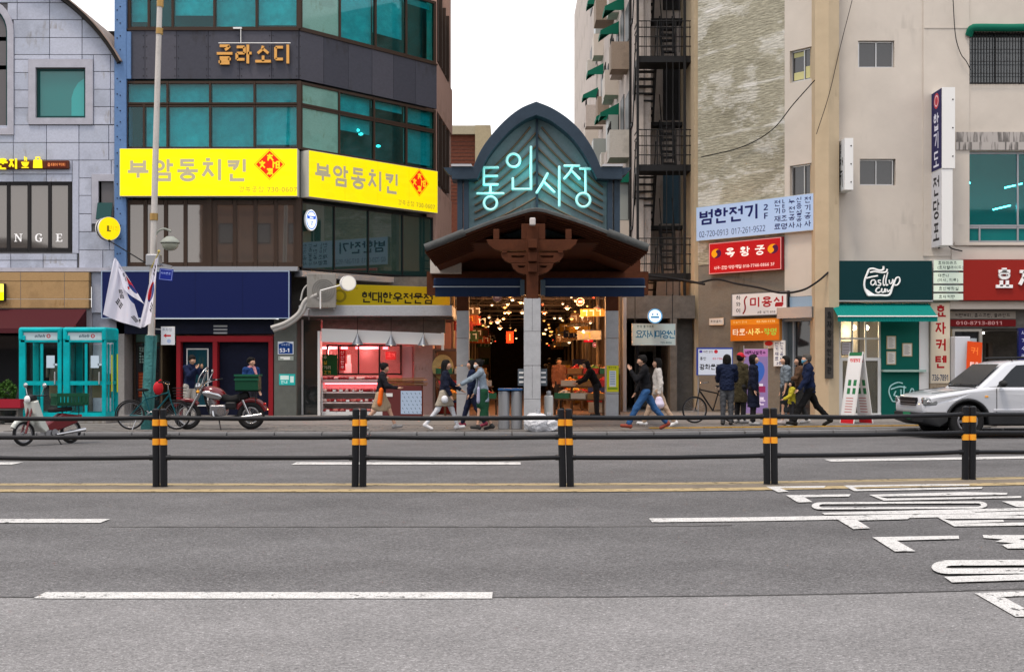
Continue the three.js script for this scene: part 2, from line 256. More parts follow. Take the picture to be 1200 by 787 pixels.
{ // lettering painted on the lanes, read by drivers coming along the road
  const q = (pts) => pts.map(([a, b]) => { const px = 880 + a / 3.75, py = 540 + b / 3.75, d = gd(py); return [(px - CX) / FOC * d, -d]; });
  const ring2 = (x0, x1, y0, y1, t, u) => { const o = [], i = [], n = 12, c = (y0 + y1) / 2, r = (y1 - y0) * 1.3;
    for (let k = 0; k <= n; k++) { const a = Math.PI / 2 + k / n * Math.PI; o.push([x0 + r + r * Math.cos(a), c - (y1 - y0) / 2 * Math.sin(a)]); i.push([x0 + r * 1.1 + r * 0.45 * Math.cos(a) + u, c - ((y1 - y0) / 2 - t) * Math.sin(a)]); }
    for (let k = 0; k <= n; k++) { const a = -Math.PI / 2 + k / n * Math.PI; o.push([x1 - r + r * Math.cos(a), c - (y1 - y0) / 2 * Math.sin(a) - 4]); i.push([x1 - r * 1.1 + r * 0.45 * Math.cos(a), c - ((y1 - y0) / 2 - t) * Math.sin(a) - 4]); }
    return [o, i]; };
  const marks = [
    [[68, 116], [330, 113], [322, 121], [128, 122.5], [168, 138], [120, 141]],
    [[155, 154], [440, 150], [432, 160], [236, 163], [272, 184], [207, 186]],
    [[372, 256], [712, 247], [690, 260], [470, 266], [525, 300], [452, 304]],
    [[535, 340], [915, 333], [917, 347], [642, 355], [725, 402], [634, 403]],
    [[408, 111], [830, 105], [965, 106], [960, 112], [640, 114], [450, 119], [470, 128], [1020, 118], [1015, 126], [455, 136]],
    [[520, 152], [940, 140], [1130, 144], [1125, 152], [900, 156], [560, 160], [600, 169], [900, 164], [1190, 158], [1190, 166], [585, 178]],
    [[312, 232], [760, 220], [1500, 205], [1500, 213], [985, 228], [990, 237], [640, 238], [325, 240]],
    [[1105, 181], [1500, 178], [1500, 190], [1200, 207], [1170, 206]],
    [[815, 248], [1500, 243], [1500, 255], [845, 259], [880, 268], [1110, 263], [1115, 272], [900, 280], [1500, 270], [1500, 285], [895, 292]],
    [[1020, 330], [1500, 333], [1500, 345], [1190, 346], [1180, 350], [1300, 372], [1500, 372], [1500, 388], [1130, 390], [1105, 374], [1160, 366], [1075, 360], [1110, 349], [1025, 343]],
    [[850, 515], [1600, 492], [1600, 517], [885, 540]],
    [[985, 588], [1600, 566], [1600, 586], [1110, 604], [1230, 668], [1600, 655], [1600, 684], [1165, 692]],
  ];
  for (const m of marks) struct('road_lettering', sheet(q(m), 0.0125), M.paintWhite);
  for (const [x0, x1, y0, y1, t, u] of [[268, 1040, 187, 219, 8.5, 6], [795, 1700, 444, 505, 24, 12]]) {
    const [o, i] = ring2(x0, x1, y0, y1, t, u), g = new THREE.ShapeGeometry(shapeOf(q(o).map(([x, z]) => [x, -z]), [q(i).map(([x, z]) => [x, -z])])); g.rotateX(-Math.PI / 2);
    struct('road_lettering', g.translate(0, 0.0165, 0), M.paintWhite);
  }
}
const KD = 26.9;
{ // pavement slab, kerb stones, paving joints
  const front = []; for (let x = -40; x <= 40; x += 1) front.push([x, -(KD + 0.18 + bend(x))]);
  const pave = new THREE.ExtrudeGeometry(shapeOf([...front.map(([x, z]) => [x, -z]), [40, 110], [-40, 110]]), { depth: 0.3, bevelEnabled: false }); pave.rotateX(-Math.PI / 2).translate(0, SW - 0.3, 0);
  const side = struct('pavement', pave, M.paver);
  const kerbGeo = bx(0.985, 0.32, 0.175, 0, SW - 0.155, 0, 0, 0, 0, 0.02); boxUV(kerbGeo, 1);
  for (let x = -17; x < 17; x++) { const o = new THREE.Mesh(kerbGeo, M.kerb), a = bend(x), b = bend(x + 1); o.name = 'kerb_stone'; o.position.set(x + 0.5, 0, -(KD + 0.09 + (a + b) / 2)); o.rotation.y = Math.atan2(b - a, 1); o.castShadow = o.receiveShadow = true; side.add(o); }
  // small paving blocks, laid in courses along the kerb
  const tones = [0.19, 0.215, 0.175].map((v, i) => mat([v * 1.02, v * [0.98, 0.95, 0.99][i], v * [0.95, 0.9, 0.96][i]], 0.9, { tex: T.grain, uv: 0.8 }));
  const blk = bx(0.585, 0.03, 0.385, 0, SW + 0.002, 0); boxUV(blk, 0.8);
  for (let j = 0; j < 8; j++) for (let i = -18; i < 18; i++) { const x = i * 0.6 + (j % 2) * 0.3 + 0.3, o = new THREE.Mesh(blk, tones[Math.floor(rnd() * 3)]); o.name = 'paving_block'; o.position.set(x, rr(-0.002, 0.002), -(KD + 0.42 + j * 0.4 + bend(x))); o.rotation.y = Math.atan2(bend(x + 0.3) - bend(x - 0.3), 0.6); o.receiveShadow = true; side.add(o); }
  const rib = []; for (let i = 0; i < 60; i++) { const x = 3.2 + i * 0.3; rib.push(bx(0.285, 0.012, 0.285, x, SW + 0.024, -(KD + 1.2 + bend(x)), 0, Math.atan2(bend(x + .1) - bend(x - .1), 0.2), 0)); for (const k of [-0.09, -0.03, 0.03, 0.09]) rib.push(bx(0.26, 0.006, 0.03, x, SW + 0.033, -(KD + 1.2 + bend(x)) + k)); }
  const tac = mk('tactile_strip', rib, M.tactile, side); void tac;
}
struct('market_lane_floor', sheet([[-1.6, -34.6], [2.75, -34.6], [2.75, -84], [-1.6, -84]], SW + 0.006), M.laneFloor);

// ---------------------------------------------------------------- median fence
{
  const f = thing('median_fence', 'black three-rail median fence with orange bands on paired posts along the double yellow line', 'fence');
  const px = [-294, -47, 187, 421, 663, 903, 1136, 1375], pos = px.map((p) => { let d = 16.05, x = 0; for (let k = 0; k < 6; k++) { x = X(p, d); d = 16.05 + bend(x) * 1.25; } return [x, d]; });
  pos.forEach(([x, d], i) => {
    const tilt = [0, 0.004, -0.003, 0.005, -0.012, -0.006, 0.004, 0][i], g = [], b = [];
    for (const s of [-1, 1]) {
      const c = x + s * 0.048; g.push(rod([c - tilt, 0, -d], [c + tilt, 0.97, -d], 0.045, 0.045, 16), ball(0.045, c + tilt, 0.97, -d, 1, 0.45, 1));
      g.push(rod([c - tilt, 0, -d], [c - tilt, 0.012, -d], 0.056, 0.056, 16));
      for (const h of [0.575, 0.815]) { const t = tilt * (2 * h - 1); b.push(new THREE.CylinderGeometry(0.0468, 0.0468, 0.08, 18, 1, true).translate(c + t, h, -d)); }
    }
    const p = mk('post', g, M.blackPlastic, f); for (let k = 0; k < 4; k++) mk('reflective_band', b[k], M.reflector, p);
  });
  for (let i = 0; i < pos.length - 1; i++) for (const h of [0.875, 0.632, 0.375]) {
    const [x0, d0] = pos[i], [x1, d1] = pos[i + 1], pts = [], sag = rr(0.004, 0.02);
    for (let k = 0; k <= 8; k++) { const t = k / 8; pts.push([mix(x0 + 0.09, x1 - 0.09, t), h - sag * 4 * t * (1 - t) + rr(-0.002, 0.002), -mix(d0, d1, t)]); }
    mk('rail', [tube(pts, 0.029, 10, 20), rod([x0 + 0.08, h, -d0], [x0 + 0.13, h, -d0], 0.036), rod([x1 - 0.13, h, -d1], [x1 - 0.08, h, -d1], 0.036)], M.blackPlastic, f);
  }
}

// ---------------------------------------------------------------- facade materials
Object.assign(M, {
  stones: [[0.46, 0.49, 0.59], [0.49, 0.52, 0.62], [0.43, 0.465, 0.56]].map((c) => mat(c, 0.8, { tex: T.stain, uv: 2.2, bump: T.fine, bumpScale: 0.0015 })),
  stoneTrim: mat([0.5, 0.5, 0.57], 0.75, { tex: T.granite, uv: 0.9 }),
  joint: mat([0.13, 0.125, 0.13], 0.95),
  tealGlass: mat([0.006, 0.15, 0.147], 0.06, { clearcoat: 0.5, clearcoatRoughness: 0.03 }),
  tealBright: mat([0.01, 0.29, 0.285], 0.1, { clearcoat: 0.5, clearcoatRoughness: 0.03 }),
  tealMid: mat([0.008, 0.22, 0.215], 0.08, { clearcoat: 0.5, clearcoatRoughness: 0.03 }),
  tealClear: mat([0.2, 0.83, 0.87], 0.03, { transmission: 1, thickness: 0 }),
  blind: mat([0.78, 0.76, 0.74], 0.85, { tex: T.grain, uv: 1.3 }), blindGrey: mat([0.6, 0.6, 0.59], 0.85, { tex: T.grain, uv: 1.3 }),
  tealDeep: mat([0.006, 0.05, 0.048], 0.05, { clearcoat: 1, clearcoatRoughness: 0.03 }),
  tealPale: mat([0.16, 0.36, 0.31], 0.2, { tex: T.stain, uv: 1.5, clearcoat: 1, clearcoatRoughness: 0.05 }),
  frameTeal: mat([0.008, 0.05, 0.05], 0.4),
  frameBrown: mat([0.045, 0.028, 0.02], 0.45),
  frameBlack: mat([0.018, 0.017, 0.018], 0.45),
  darkGlass: mat([0.02, 0.02, 0.022], 0.03, { clearcoat: 1, clearcoatRoughness: 0.02 }),
  mirrorGlass: mat([0.2, 0.185, 0.175], 0.02, { metalness: 0.75 }),
  panelDark: [[0.068, 0.07, 0.09], [0.08, 0.08, 0.1], [0.06, 0.062, 0.08]].map((c) => mat(c, 0.6, { tex: T.stain, uv: 2.8 })),
  bluePanel: mat([0.12, 0.22, 0.42], 0.45, { tex: T.stain, uv: 3 }),
  blackRoof: mat([0.02, 0.018, 0.017], 0.6, { tex: T.grain, uv: 1 }),
  tan: mat([0.42, 0.27, 0.13], 0.8, { tex: T.stain, uv: 1.6 }),
  maroon: mat([0.055, 0.01, 0.014], 0.85, { bump: T.fine, bumpScale: 0.002, uv: 0.4 }),
  darkIn: mat([0.16, 0.15, 0.14], 0.9, { tex: T.grain, uv: 1 }),  // part of the interior shade is put into this dark colour
  concrete: mat([0.3, 0.29, 0.28], 0.9, { tex: T.stain, uv: 2.4, bump: T.fine, bumpScale: 0.002 }),
  navySign: mat([0.006, 0.012, 0.075], 0.4),
  navyPanel: mat([0.006, 0.009, 0.03], 0.5, { tex: T.grain, uv: 1.2 }),
  redPaint: mat([0.24, 0.012, 0.018], 0.5),
  alu: mat([0.5, 0.5, 0.5], 0.35, { metalness: 0.7 }),
  steel: mat([0.32, 0.33, 0.35], 0.45, { metalness: 0.5 }),
  whitePaint: mat([0.72, 0.72, 0.71], 0.55),
  greenGranite: mat([0.15, 0.16, 0.145], 0.7, { tex: T.granite, uv: 0.6 }),
  wire: mat([0.012, 0.012, 0.013], 0.6),
  gold: mat([0.62, 0.32, 0.09], 0.38, { metalness: 0.6 }),
  brick: mat([0.2, 0.07, 0.045], 0.9, { tex: T.grain, uv: 0.6 }),
});
// a window: frame is the part, each pane a sub-part. cols and rows in pixels of the photograph
function win(face, parent, cols, rows, o = {}) {
  const { frame = M.frameBrown, glass = M.tealGlass, fw = 2.2, z = 0, depth = 0.1, gz = -0.04, skip, blind, name = 'window' } = o, g = [];
  const u = cols.map((c) => face.u(c)), y = rows.map((r) => face.y(r)), w = fw * face.hd / FOC;
  u.forEach((a, i) => { const h = i === 0 || i === u.length - 1 ? w : w * 0.8; g.push(face.ubox(a - h / 2, a + h / 2, y[y.length - 1] - w / 2, y[0] + w / 2, z - depth, z)); });
  y.forEach((b, j) => { for (let i = 0; i < u.length - 1; i++) g.push(face.ubox(u[i] + w / 2, u[i + 1] - w / 2, b - w / 2, b + w / 2, z - depth + 0.003, z - 0.004)); });
  const f = mk(name, g, frame, parent);
  for (let i = 0; i < u.length - 1; i++) for (let j = 0; j < y.length - 1; j++) {
    if (skip && skip(i, j)) continue;
    const m = typeof glass === 'function' ? glass(i, j) : glass;
    mk('pane', face.ubox(u[i] + w * 0.3, u[i + 1] - w * 0.3, y[j + 1] + w * 0.3, y[j] - w * 0.3, z + gz - 0.012, z + gz + rr(-0.004, 0.004)), m, f);
    const bl = blind ? blind(i, j) : 0; if (bl > 0) mk('blind', face.ubox(u[i] + w * 0.45, u[i + 1] - w * 0.45, y[j] - w * 0.45 - (y[j] - y[j + 1] - w * 0.9) * bl, y[j] - w * 0.45, z - depth - 0.1, z - depth - 0.09), (i + j) % 3 ? M.blind : M.blindGrey, f);
  }
  return f;
}
// a flat sign: cabinet with the printed face 3 mm proud
function signBoard(name, label, face, r, z, thick, mats, cabinet, o = {}) {
  const t = o.parent || thing(name, label, o.category || 'sign', o.group);
  mk('cabinet', face.box(r[0], r[1], r[2], r[3], z, z + thick), cabinet, t);
  mk('printed_face', face.plate(r[0] + (o.in || 0.6), r[1] - (o.in || 0.6), r[2] + (o.in || 0.6), r[3] - (o.in || 0.6), z + thick + 0.003), mats, t, true);
  return t;
}
const circum = ([ax, ay], [bx2, by], [cx, cy]) => { const d = 2 * (ax * (by - cy) + bx2 * (cy - ay) + cx * (ay - by)), A = ax * ax + ay * ay, B = bx2 * bx2 + by * by, C = cx * cx + cy * cy; const x = (A * (by - cy) + B * (cy - ay) + C * (ay - by)) / d, y = (A * (cx - bx2) + B * (ax - cx) + C * (bx2 - ax)) / d; return [x, y, Math.hypot(ax - x, ay - y)]; };
function clipTo(poly, inside) {                                // keep the part of a polygon inside a convex region given by half planes [a, b, c]: a x + b y <= c
  for (const [a, b, c] of inside) { const out = []; for (let i = 0; i < poly.length; i++) { const p = poly[i], q = poly[(i + 1) % poly.length], dp = a * p[0] + b * p[1] - c, dq = a * q[0] + b * q[1] - c; if (dp <= 0) out.push(p); if (dp * dq < 0) { const t = dp / (dp - dq); out.push([mix(p[0], q[0], t), mix(p[1], q[1], t)]); } } poly = out; if (poly.length < 3) return []; }
  return poly;
}
const F36 = new Face(0, 36, 1200, 36);

// ---------------------------------------------------------------- stone building with the barrel roof
{
  const t = thing('stone_building', 'grey stone-clad building with a curved barrel roof edge and teal square window', 'building'), f = F36;
  const [ccx, ccy, R] = circum([72, 0], [97.5, 21], [132.6, 64]);
  const arc = (r, a0, a1, n) => [...Array(n + 1).keys()].map((i) => { const a = mix(a0, a1, i / n); return [ccx + r * Math.cos(a), ccy - r * Math.sin(a)]; });
  const aEnd = Math.atan2(ccy - 76, Math.sqrt(R * R - (ccy - 76) ** 2)), aTop = 2.3;
  const planes = []; for (let i = 0; i < 40; i++) { const a = mix(aEnd - 0.05, aTop, i / 39), r = R - 1; planes.push([Math.cos(a), -Math.sin(a), Math.cos(a) * ccx - Math.sin(a) * ccy + r]); }
  // carcass behind the cladding
  mk('carcass', f.slab([...arc(R - 1, aEnd, aTop, 24), [-160, 40], [-160, 318], [134, 318]], -7, -0.05, [[[42, 80], [100, 80], [100, 138], [42, 138]], [[-60, 213], [82, 213], [82, 294], [-60, 294]]]), M.joint, t);
  const roofPts = [...arc(R, aEnd, aTop, 30), ...arc(R + 4.5, aEnd, aTop, 30).reverse()];
  mk('roof_edge', f.slab(roofPts, -7.05, 0.25), M.blackRoof, t);
  mk('roof_trim', f.slab([...arc(R + 4.6, aEnd, aTop, 30), ...arc(R + 6, aEnd, aTop, 30).reverse()], -7.05, 0.28), mat([0.25, 0.19, 0.16], 0.5), t);
  const row = (y0, y1, xs) => { for (let i = 0; i < xs.length - 1; i++) {
    let p = clipTo([[xs[i] + 0.35, y1 - 0.35], [xs[i + 1] - 0.35, y1 - 0.35], [xs[i + 1] - 0.35, y0 + 0.35], [xs[i] + 0.35, y0 + 0.35]], planes);
    if (p.length < 3) continue;
    let ar = 0; for (let k = 0; k < p.length; k++) { const q = p[(k + 1) % p.length]; ar += p[k][0] * q[1] - q[0] * p[k][1]; } if (Math.abs(ar) < 12) continue;
    mk('stone_panel', f.slab(p, -0.05, rr(-0.004, 0.004), [], 0.006), M.stones[Math.floor(rnd() * 3)], t);
  } };
  row(-38, -18, [-60, -20, 19.5, 57.6, 95.7]); row(-18, 3, [-60, -20, 19.5, 57.6, 95.7]); row(3, 23, [8, 19.5, 57.6, 95.7, 134]); row(23, 44, [15, 57.6, 95.7, 134]); row(44, 64, [16, 57.6, 95.7, 134]); row(64, 69.5, [16, 57.6, 95.7, 109]);
  row(64, 83.8, [109, 129, 134]); row(83.8, 104.7, [109, 129, 134]); row(104.7, 125, [109, 129, 134]); row(125, 146, [109, 129, 134]);
  row(69.5, 85, [16, 33]); row(85, 105.5, [16, 33]); row(105.5, 126.4, [16, 33]); row(126.4, 146.5, [16, 33]);
  row(146.5, 167, [-60, -24, 15, 54, 92, 127, 134]); row(167, 187.6, [-60, -24, 15, 54, 92, 127, 134]); row(187.6, 204, [-60, -24, 15, 54, 84]); row(187.6, 208.6, [92, 130, 134]); row(204, 213, [-60, -24, 15, 54, 84]);
  row(208.6, 229, [92, 107]); row(229, 250.5, [92, 107]); row(250.5, 271.5, [92, 107]); row(271.5, 293, [92, 128, 134]); row(187.6, 297, [84, 92]); row(293, 314, [92, 120, 134]);
  row(297, 305, [-60, -26, 12, 50, 90]); row(305, 314, [-60, -26, 12, 50, 90]);
  { const ys = [-18, 3, 23, 44, 64, 84, 105, 126, 146.5, 167, 187.6, 208.6, 229, 250.5, 271.5, 293, 314]; for (let i = 0; i < ys.length - 1; i++) row(ys[i], ys[i + 1], [-160, -127, -93, -60]); }
  mk('ledge', f.box(-160, 135, 314, 318.5, -0.1, 0.14), M.stoneTrim, t);
  // square window
  const tr = mk('window_surround', f.slab([[33.3, 69.8], [109, 69.8], [109, 146], [33.3, 146]], -0.06, 0.05, [[[41.5, 79], [100.5, 79], [100.5, 138.5], [41.5, 138.5]]], 0.006), M.stoneTrim, t); void tr;
  win(f, t, [43, 99], [80.5, 137], { frame: M.frameTeal, glass: M.tealGlass, fw: 3.4, z: -0.06, depth: 0.12 });
  mk('blind', f.slab([[82, 135], [97, 135], [97, 91], [90, 96], [85, 104], [82, 114]], -0.098, -0.09), M.tealBright, t);
  // arched window at the left
  const arch = (r, cy, h) => { const p = []; for (let i = 0; i <= 14; i++) { const a = i / 14 * Math.PI; p.push([-20 + r * Math.cos(a), cy - r * 1.12 * Math.sin(a)]); } return [...p, [-20 - r, h], [-20 + r, h]]; };
  mk('arch_surround', f.slab(arch(36, 38, 158), -0.06, 0.045, [arch(28.5, 38, 150)], 0.006), M.stoneTrim, t);
  const aw = mk('arched_window', f.slab(arch(28.4, 38, 149.8), -0.14, -0.03, [arch(26.2, 38, 147)]), M.frameTeal, t);
  mk('pane', f.slab(arch(26.4, 38, 147), -0.11, -0.095), M.tealGlass, aw); mk('transom', [f.box(-47, 7, 42.5, 47.5, -0.1, -0.05), f.box(-47, 7, 76, 81, -0.1, -0.05)], M.frameTeal, aw);
  // cafe window with black mullions
  const cw = win(f, t, [-60, -34, -12, 8.7, 33, 57.2, 81], [214.5, 292.5], { frame: M.frameBlack, glass: mat([0.21, 0.195, 0.185], 0.03, { metalness: 0.7 }), fw: 4.6, z: -0.03, depth: 0.14 });
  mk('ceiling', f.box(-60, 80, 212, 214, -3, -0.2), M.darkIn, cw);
  const nge = (txt, px) => mk('window_letter', f.plate(px - 5, px + 5, 271, 285, -0.058), (() => { const m = printed(64, 90, (c, w, h) => { c.clearRect(0, 0, w, h); c.fillStyle = '#fff'; c.font = 'bold 84px serif'; c.textAlign = 'center'; c.fillText(txt, w / 2, 76); }); m.transparent = true; m.alphaTest = 0.4; return m; })(), cw, true);
  nge('N', 20); nge('G', 44); nge('E', 68);
  // small sash window, its vent tilted open
  mk('sash_surround', f.slab([[107.3, 204], [134, 204], [134, 262], [107.3, 262]], -0.06, 0.04, [[[115, 212], [133.6, 212], [133.6, 261.5], [115, 261.5]]], 0.005), M.stoneTrim, t);
  win(f, t, [116.5, 133], [213, 238, 260], { frame: M.frameTeal, glass: M.tealDeep, fw: 2.6, z: -0.05 });
  mk('tilted_vent', bx(0.42, 0.5, 0.03, X(124, 36), Y(248, 36), -35.83, -0.32), M.frameTeal, t);
  // shopfront
  mk('shop_sign_panel', [f.box(-160, 106.5, 319.5, 329.6, 0, 0.22), f.box(-160, 106.5, 330.2, 350.2, 0, 0.22), f.box(-160, 106.5, 350.8, 361, 0, 0.22)], M.tan, t);
  for (const x of [27, 78]) mk('panel_seam', f.box(x, x + 0.5, 319.6, 360.9, 0.2, 0.2225), M.joint, t);
  const awn = []; { const y0 = f.y(362), y1 = f.y(389), n = 12; for (let i = 0; i < n; i++) { const a = i / n, b = (i + 1) / n; awn.push(bar([X(-160, 36), mix(y0, y1, (a + b) / 2), -35.75 + 1.15 * (a + b) / 2], [X(mix(104, 103, a), 36), mix(y0, y1, (a + b) / 2), -35.75 + 1.15 * (a + b) / 2], 0.075, 0.16)); } }
  const ag = new THREE.BufferGeometry(); { const x0 = X(-160, 36), x1 = X(104, 36), a = f.y(362.5), b = f.y(386), c = f.y(391.5); const P = [[x0, a, -35.78], [x1, a, -35.78], [x0, b, -34.7], [x1, b, -34.7], [x0, c, -34.68], [x1, c, -34.68]]; const pos = []; for (const [i, j, k] of [[0, 2, 1], [1, 2, 3], [2, 4, 3], [3, 4, 5]]) pos.push(...P[i], ...P[j], ...P[k]); pos.push(x1, a, -35.78, x1, b, -34.7, x1, b, -35.78); ag.setAttribute('position', new THREE.Float32BufferAttribute(pos, 3)); ag.computeVertexNormals(); }
  mk('awning', ag, M.maroon, t); void awn;
  mk('lintel', f.box(-160, 107, 360, 389, -0.3, -0.05), M.stoneTrim, t);
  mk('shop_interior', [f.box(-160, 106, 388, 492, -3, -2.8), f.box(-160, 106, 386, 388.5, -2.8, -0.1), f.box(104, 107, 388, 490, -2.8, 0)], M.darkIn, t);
  mk('glass_front', f.box(-160, 104, 392, 488, -0.5, -0.48), M.darkGlass, t);
  mk('pier', [f.box(107.2, 122, 319, 366, -0.3, 0.02), f.box(107.2, 136, 366, 490, -0.6, -0.1)], M.stones[0], t);
  mk('roof_block', [f.box(92, 136, 9, 22, -6, -2.5), f.box(86, 136, 22, 110, -6, -2.6)], M.blackRoof, t);
  // sign above the cafe window
  const s = thing('cafe_sign', 'dark brown strip sign with yellow cup and bag emblems above the cafe window', 'sign');
  mk('strip', f.box(-60, 82, 188.5, 198.5, 0.02, 0.1, 0.03), mat([0.1, 0.028, 0.014], 0.5), s);
  const ym = mat([0.95, 0.78, 0.02], 0.4, { emissive: lin('#ffe000'), emissiveIntensity: 0.25 });
  const letter = (txt, px, py, h, w) => { const g = []; for (const st of hangul(txt)) for (let i = 0; i < st.length - 1; i++) { const p = f.at(px + st[i][0] * w, py + st[i][1] * h, 0.12), q = f.at(px + st[i + 1][0] * w, py + st[i + 1][1] * h, 0.12); g.push(bar([p.x, p.y, p.z], [q.x, q.y, q.z], 0.045, 0.05)); } mk('letter', g, ym, s); };
  letter('새', -13, 186, 12, 11); letter('운', -0.5, 186.5, 12, 11); letter('지', 12, 186.5, 12, 10);
  mk('cup_emblem', [f.slab([[26.5, 190.5], [35.5, 190.5], [34, 194.5], [32, 196], [30, 196], [28, 194.5]], 0.1, 0.15), f.box(27, 35, 196.6, 197.6, 0.1, 0.15), f.box(30, 30.9, 184, 189, 0.1, 0.14), f.box(32, 32.9, 185, 189.5, 0.1, 0.14)], ym, s);
  mk('bag_emblem', [f.slab([[41, 188], [50.5, 188], [51, 197.6], [40.5, 197.6]], 0.1, 0.15), f.slab([[43, 188], [43, 184.5], [48.5, 184.5], [48.5, 188], [47.4, 188], [47.4, 185.6], [44.1, 185.6], [44.1, 188]], 0.1, 0.14)], ym, s);
  mk('small_lettering', f.plate(55, 79, 190, 197, 0.104), printed(192, 56, (c, w, h) => { fill(c, w, h, '#5a1e0e'); write(c, '옵테이커피', 12, 12, 30, '#ff9c5c', 0.14); }), s, true);
  signBoard('lightbox_sign', 'small glowing yellow-green lightbox over the maroon awning', f, [-14, 11, 333, 353], 0.24, 0.16, printed(128, 100, (c, w, h) => { fill(c, w, h, '#f2f060'); c.fillStyle = '#e6f200'; c.fillRect(0, 50, w, 50); write(c, '커피', 20, 62, 26, '#8fae1a', 0.14); }, 0.4, 0.4), M.frameBlack);
}

// ---------------------------------------------------------------- corner building with the teal windows and yellow sign
const BEV = new Face(350, 36, 511, 40.2), BSIDE = new Face(511, 40.2, 530, 44.7, 40.2);
{
  const t = thing('corner_building', 'chamfered corner building with bands of teal windows between dark metal panels', 'building');
  const f = F36, seamF = [150, 170, 207, 244, 281, 318, 350], bu = [0, 0.16, 0.33, 0.5, 0.66, 0.83, 1].map((q) => q * BEV.len);
  // floors as solid bands set behind the glass
  const A = f.at(136, 0), B = f.at(350, 0), C = BEV.B, D2 = V(-2.12, 0, -45);
  const plan = [[A.x, 36.45], [B.x - 0.2, 36.45], [C.x - 0.35, 40.4], [D2.x - 0.25, 45], [A.x, 45]];
  const block = (y0, y1, off) => { const g = new THREE.ExtrudeGeometry(shapeOf(plan.map(([x, d]) => [x - off, d + off])), { depth: y1 - y0, bevelEnabled: false }); return g.rotateX(-Math.PI / 2).translate(0, y0, 0); };
  mk('structure_core', block(f.y(318), f.y(-120), 0.12), mat([0.14, 0.13, 0.12], 0.9, { tex: T.grain, uv: 2 }), t);
  mk('side_column', f.box(135, 149, -60, 318, -0.5, 0.12, 0.02), M.bluePanel, t);
  mk('column_plate', f.box(149, 154, 38, 93, -0.3, 0.1), M.bluePanel, t);
  const riv = []; for (let y = 10; y < 310; y += 17) for (const x of [138.5, 142]) riv.push(ball(0.02, X(x, 36), f.y(y + rr(-3, 3)), -35.88)); mk('rivets', riv, mat([0.03, 0.04, 0.08], 0.6), t);
  for (let i = 0; i < seamF.length - 1; i++) mk('metal_panel', f.box(seamF[i] + 0.25, seamF[i + 1] - 0.25, 36, 92.5, -0.1, 0.03 + rr(0, 0.006)), M.panelDark[i % 3], t);
  for (let i = 0; i < bu.length - 1; i++) { mk('metal_panel', BEV.ubox(bu[i] + 0.006, bu[i + 1] - 0.006, f.y(92.5), f.y(36), -0.1, 0.03 + rr(0, 0.006)), M.panelDark[(i + 1) % 3], t); }
  for (let i = 0; i < seamF.length - 1; i++) mk('metal_panel', f.box(seamF[i] + 0.25, seamF[i + 1] - 0.25, -100, -46, -0.1, 0.03), M.panelDark[i % 3], t);
  mk('panel_coping', [f.box(149, 350.3, 34, 36, -0.1, 0.07), BEV.ubox(0, BEV.len, f.y(36), f.y(34), -0.1, 0.07)], M.frameBrown, t);
  const rivet2 = []; for (const s of seamF) for (const y of [42, 55, 68, 81, 89]) for (const k of [-2, 2]) rivet2.push(ball(0.014, X(s + k, 36), f.y(y), -35.962)); mk('panel_screws', rivet2, M.frameBlack, t);
  // front windows
  win(f, t, [151, 174, 202, 251, 300.5, 349], [-46, 33], { fw: 3.4, z: 0.02, glass: M.tealClear, blind: (i) => [0.9, 0, 0.8, 1, 0.95][i] });
  win(f, t, [148, 196, 246, 298, 349], [96.5, 121.5], { fw: 3, z: 0.03, glass: M.tealClear, blind: (i) => [1, 1, 1, 1][i] });
  win(f, t, [148, 168.5, 196, 246, 298, 349], [123.5, 173.5], { fw: 3, z: 0.03, glass: M.tealClear, blind: (i) => [0, 1, 1, 1, 0.92][i] });
  // bevel windows
  win(BEV, t, [352.5, 398, 440, 476, 509.5], [-46, 32.5], { fw: 3.4, z: 0.02, glass: (i) => (i ? M.tealClear : M.tealPale), blind: (i) => [0, 1, 0.75, 0.1][i] });
  win(BEV, t, [352.5, 397, 438, 476, 509], [96.5, 121.5], { fw: 3, z: 0.03, glass: (i) => (i ? M.tealClear : M.tealPale), blind: (i) => [0, 0.9, 0.4, 0.8][i] });
  win(BEV, t, [352.5, 397, 438, 476, 509], [123.5, 173.5], { fw: 3, z: 0.03, glass: (i) => (i ? M.tealClear : M.tealPale), blind: (i) => [0, 0.35, 0, 0.9][i] });
  for (const q of [f.box(348.4, 352.8, 95, 175, -0.15, 0.06), f.box(348.4, 352.8, -46, 33.8, -0.15, 0.06), f.box(347, 353, 232.5, 312.5, -0.2, 0.05)]) mk('corner_post', q, M.frameBrown, t);
  for (const [px, py] of [[423, 138], [427, 142], [447.5, 153]]) { const p = BEV.at(px, py, -0.16); const o = mk('ceiling_lamp', ball(0.055, p.x, p.y, p.z, 1.3, 0.8, 0.4), mat([0.9, 1, 0.95], 0.5, { emissive: lin('#e8fff4'), emissiveIntensity: 1.2 }), t); void o; }
  // dark cafe windows of the floor below
  const mir = (i) => (i < 4 ? M.mirrorGlass : mat([0.3, 0.27, 0.25], 0.02, { metalness: 0.72 }));
  win(f, t, [149, 170, 194, 217, 240], [237, 310], { frame: M.frameBrown, glass: mir, fw: 5.5, z: 0.02, depth: 0.2 });
  win(f, t, [251, 275, 299, 323, 346.5], [237, 310], { frame: M.frameBrown, glass: mir, fw: 5.5, z: 0.02, depth: 0.2 });
  mk('mullion', f.box(242.8, 248.2, 233, 313, -0.2, 0.05), M.frameBrown, t);
  win(BEV, t, [354, 392, 432, 472, 507], [236, 314], { frame: M.frameBlack, glass: () => mat([0.01, 0.035, 0.032], 0.03, { clearcoat: 1 }), fw: 1.6, z: 0.0 });
  // things seen through the bevel glass
  mk('ledge', [f.box(135, 350, 312.8, 318, -0.2, 0.22), BEV.ubox(0, BEV.len, f.y(324), f.y(317), -0.2, 0.15)], M.steel, t);
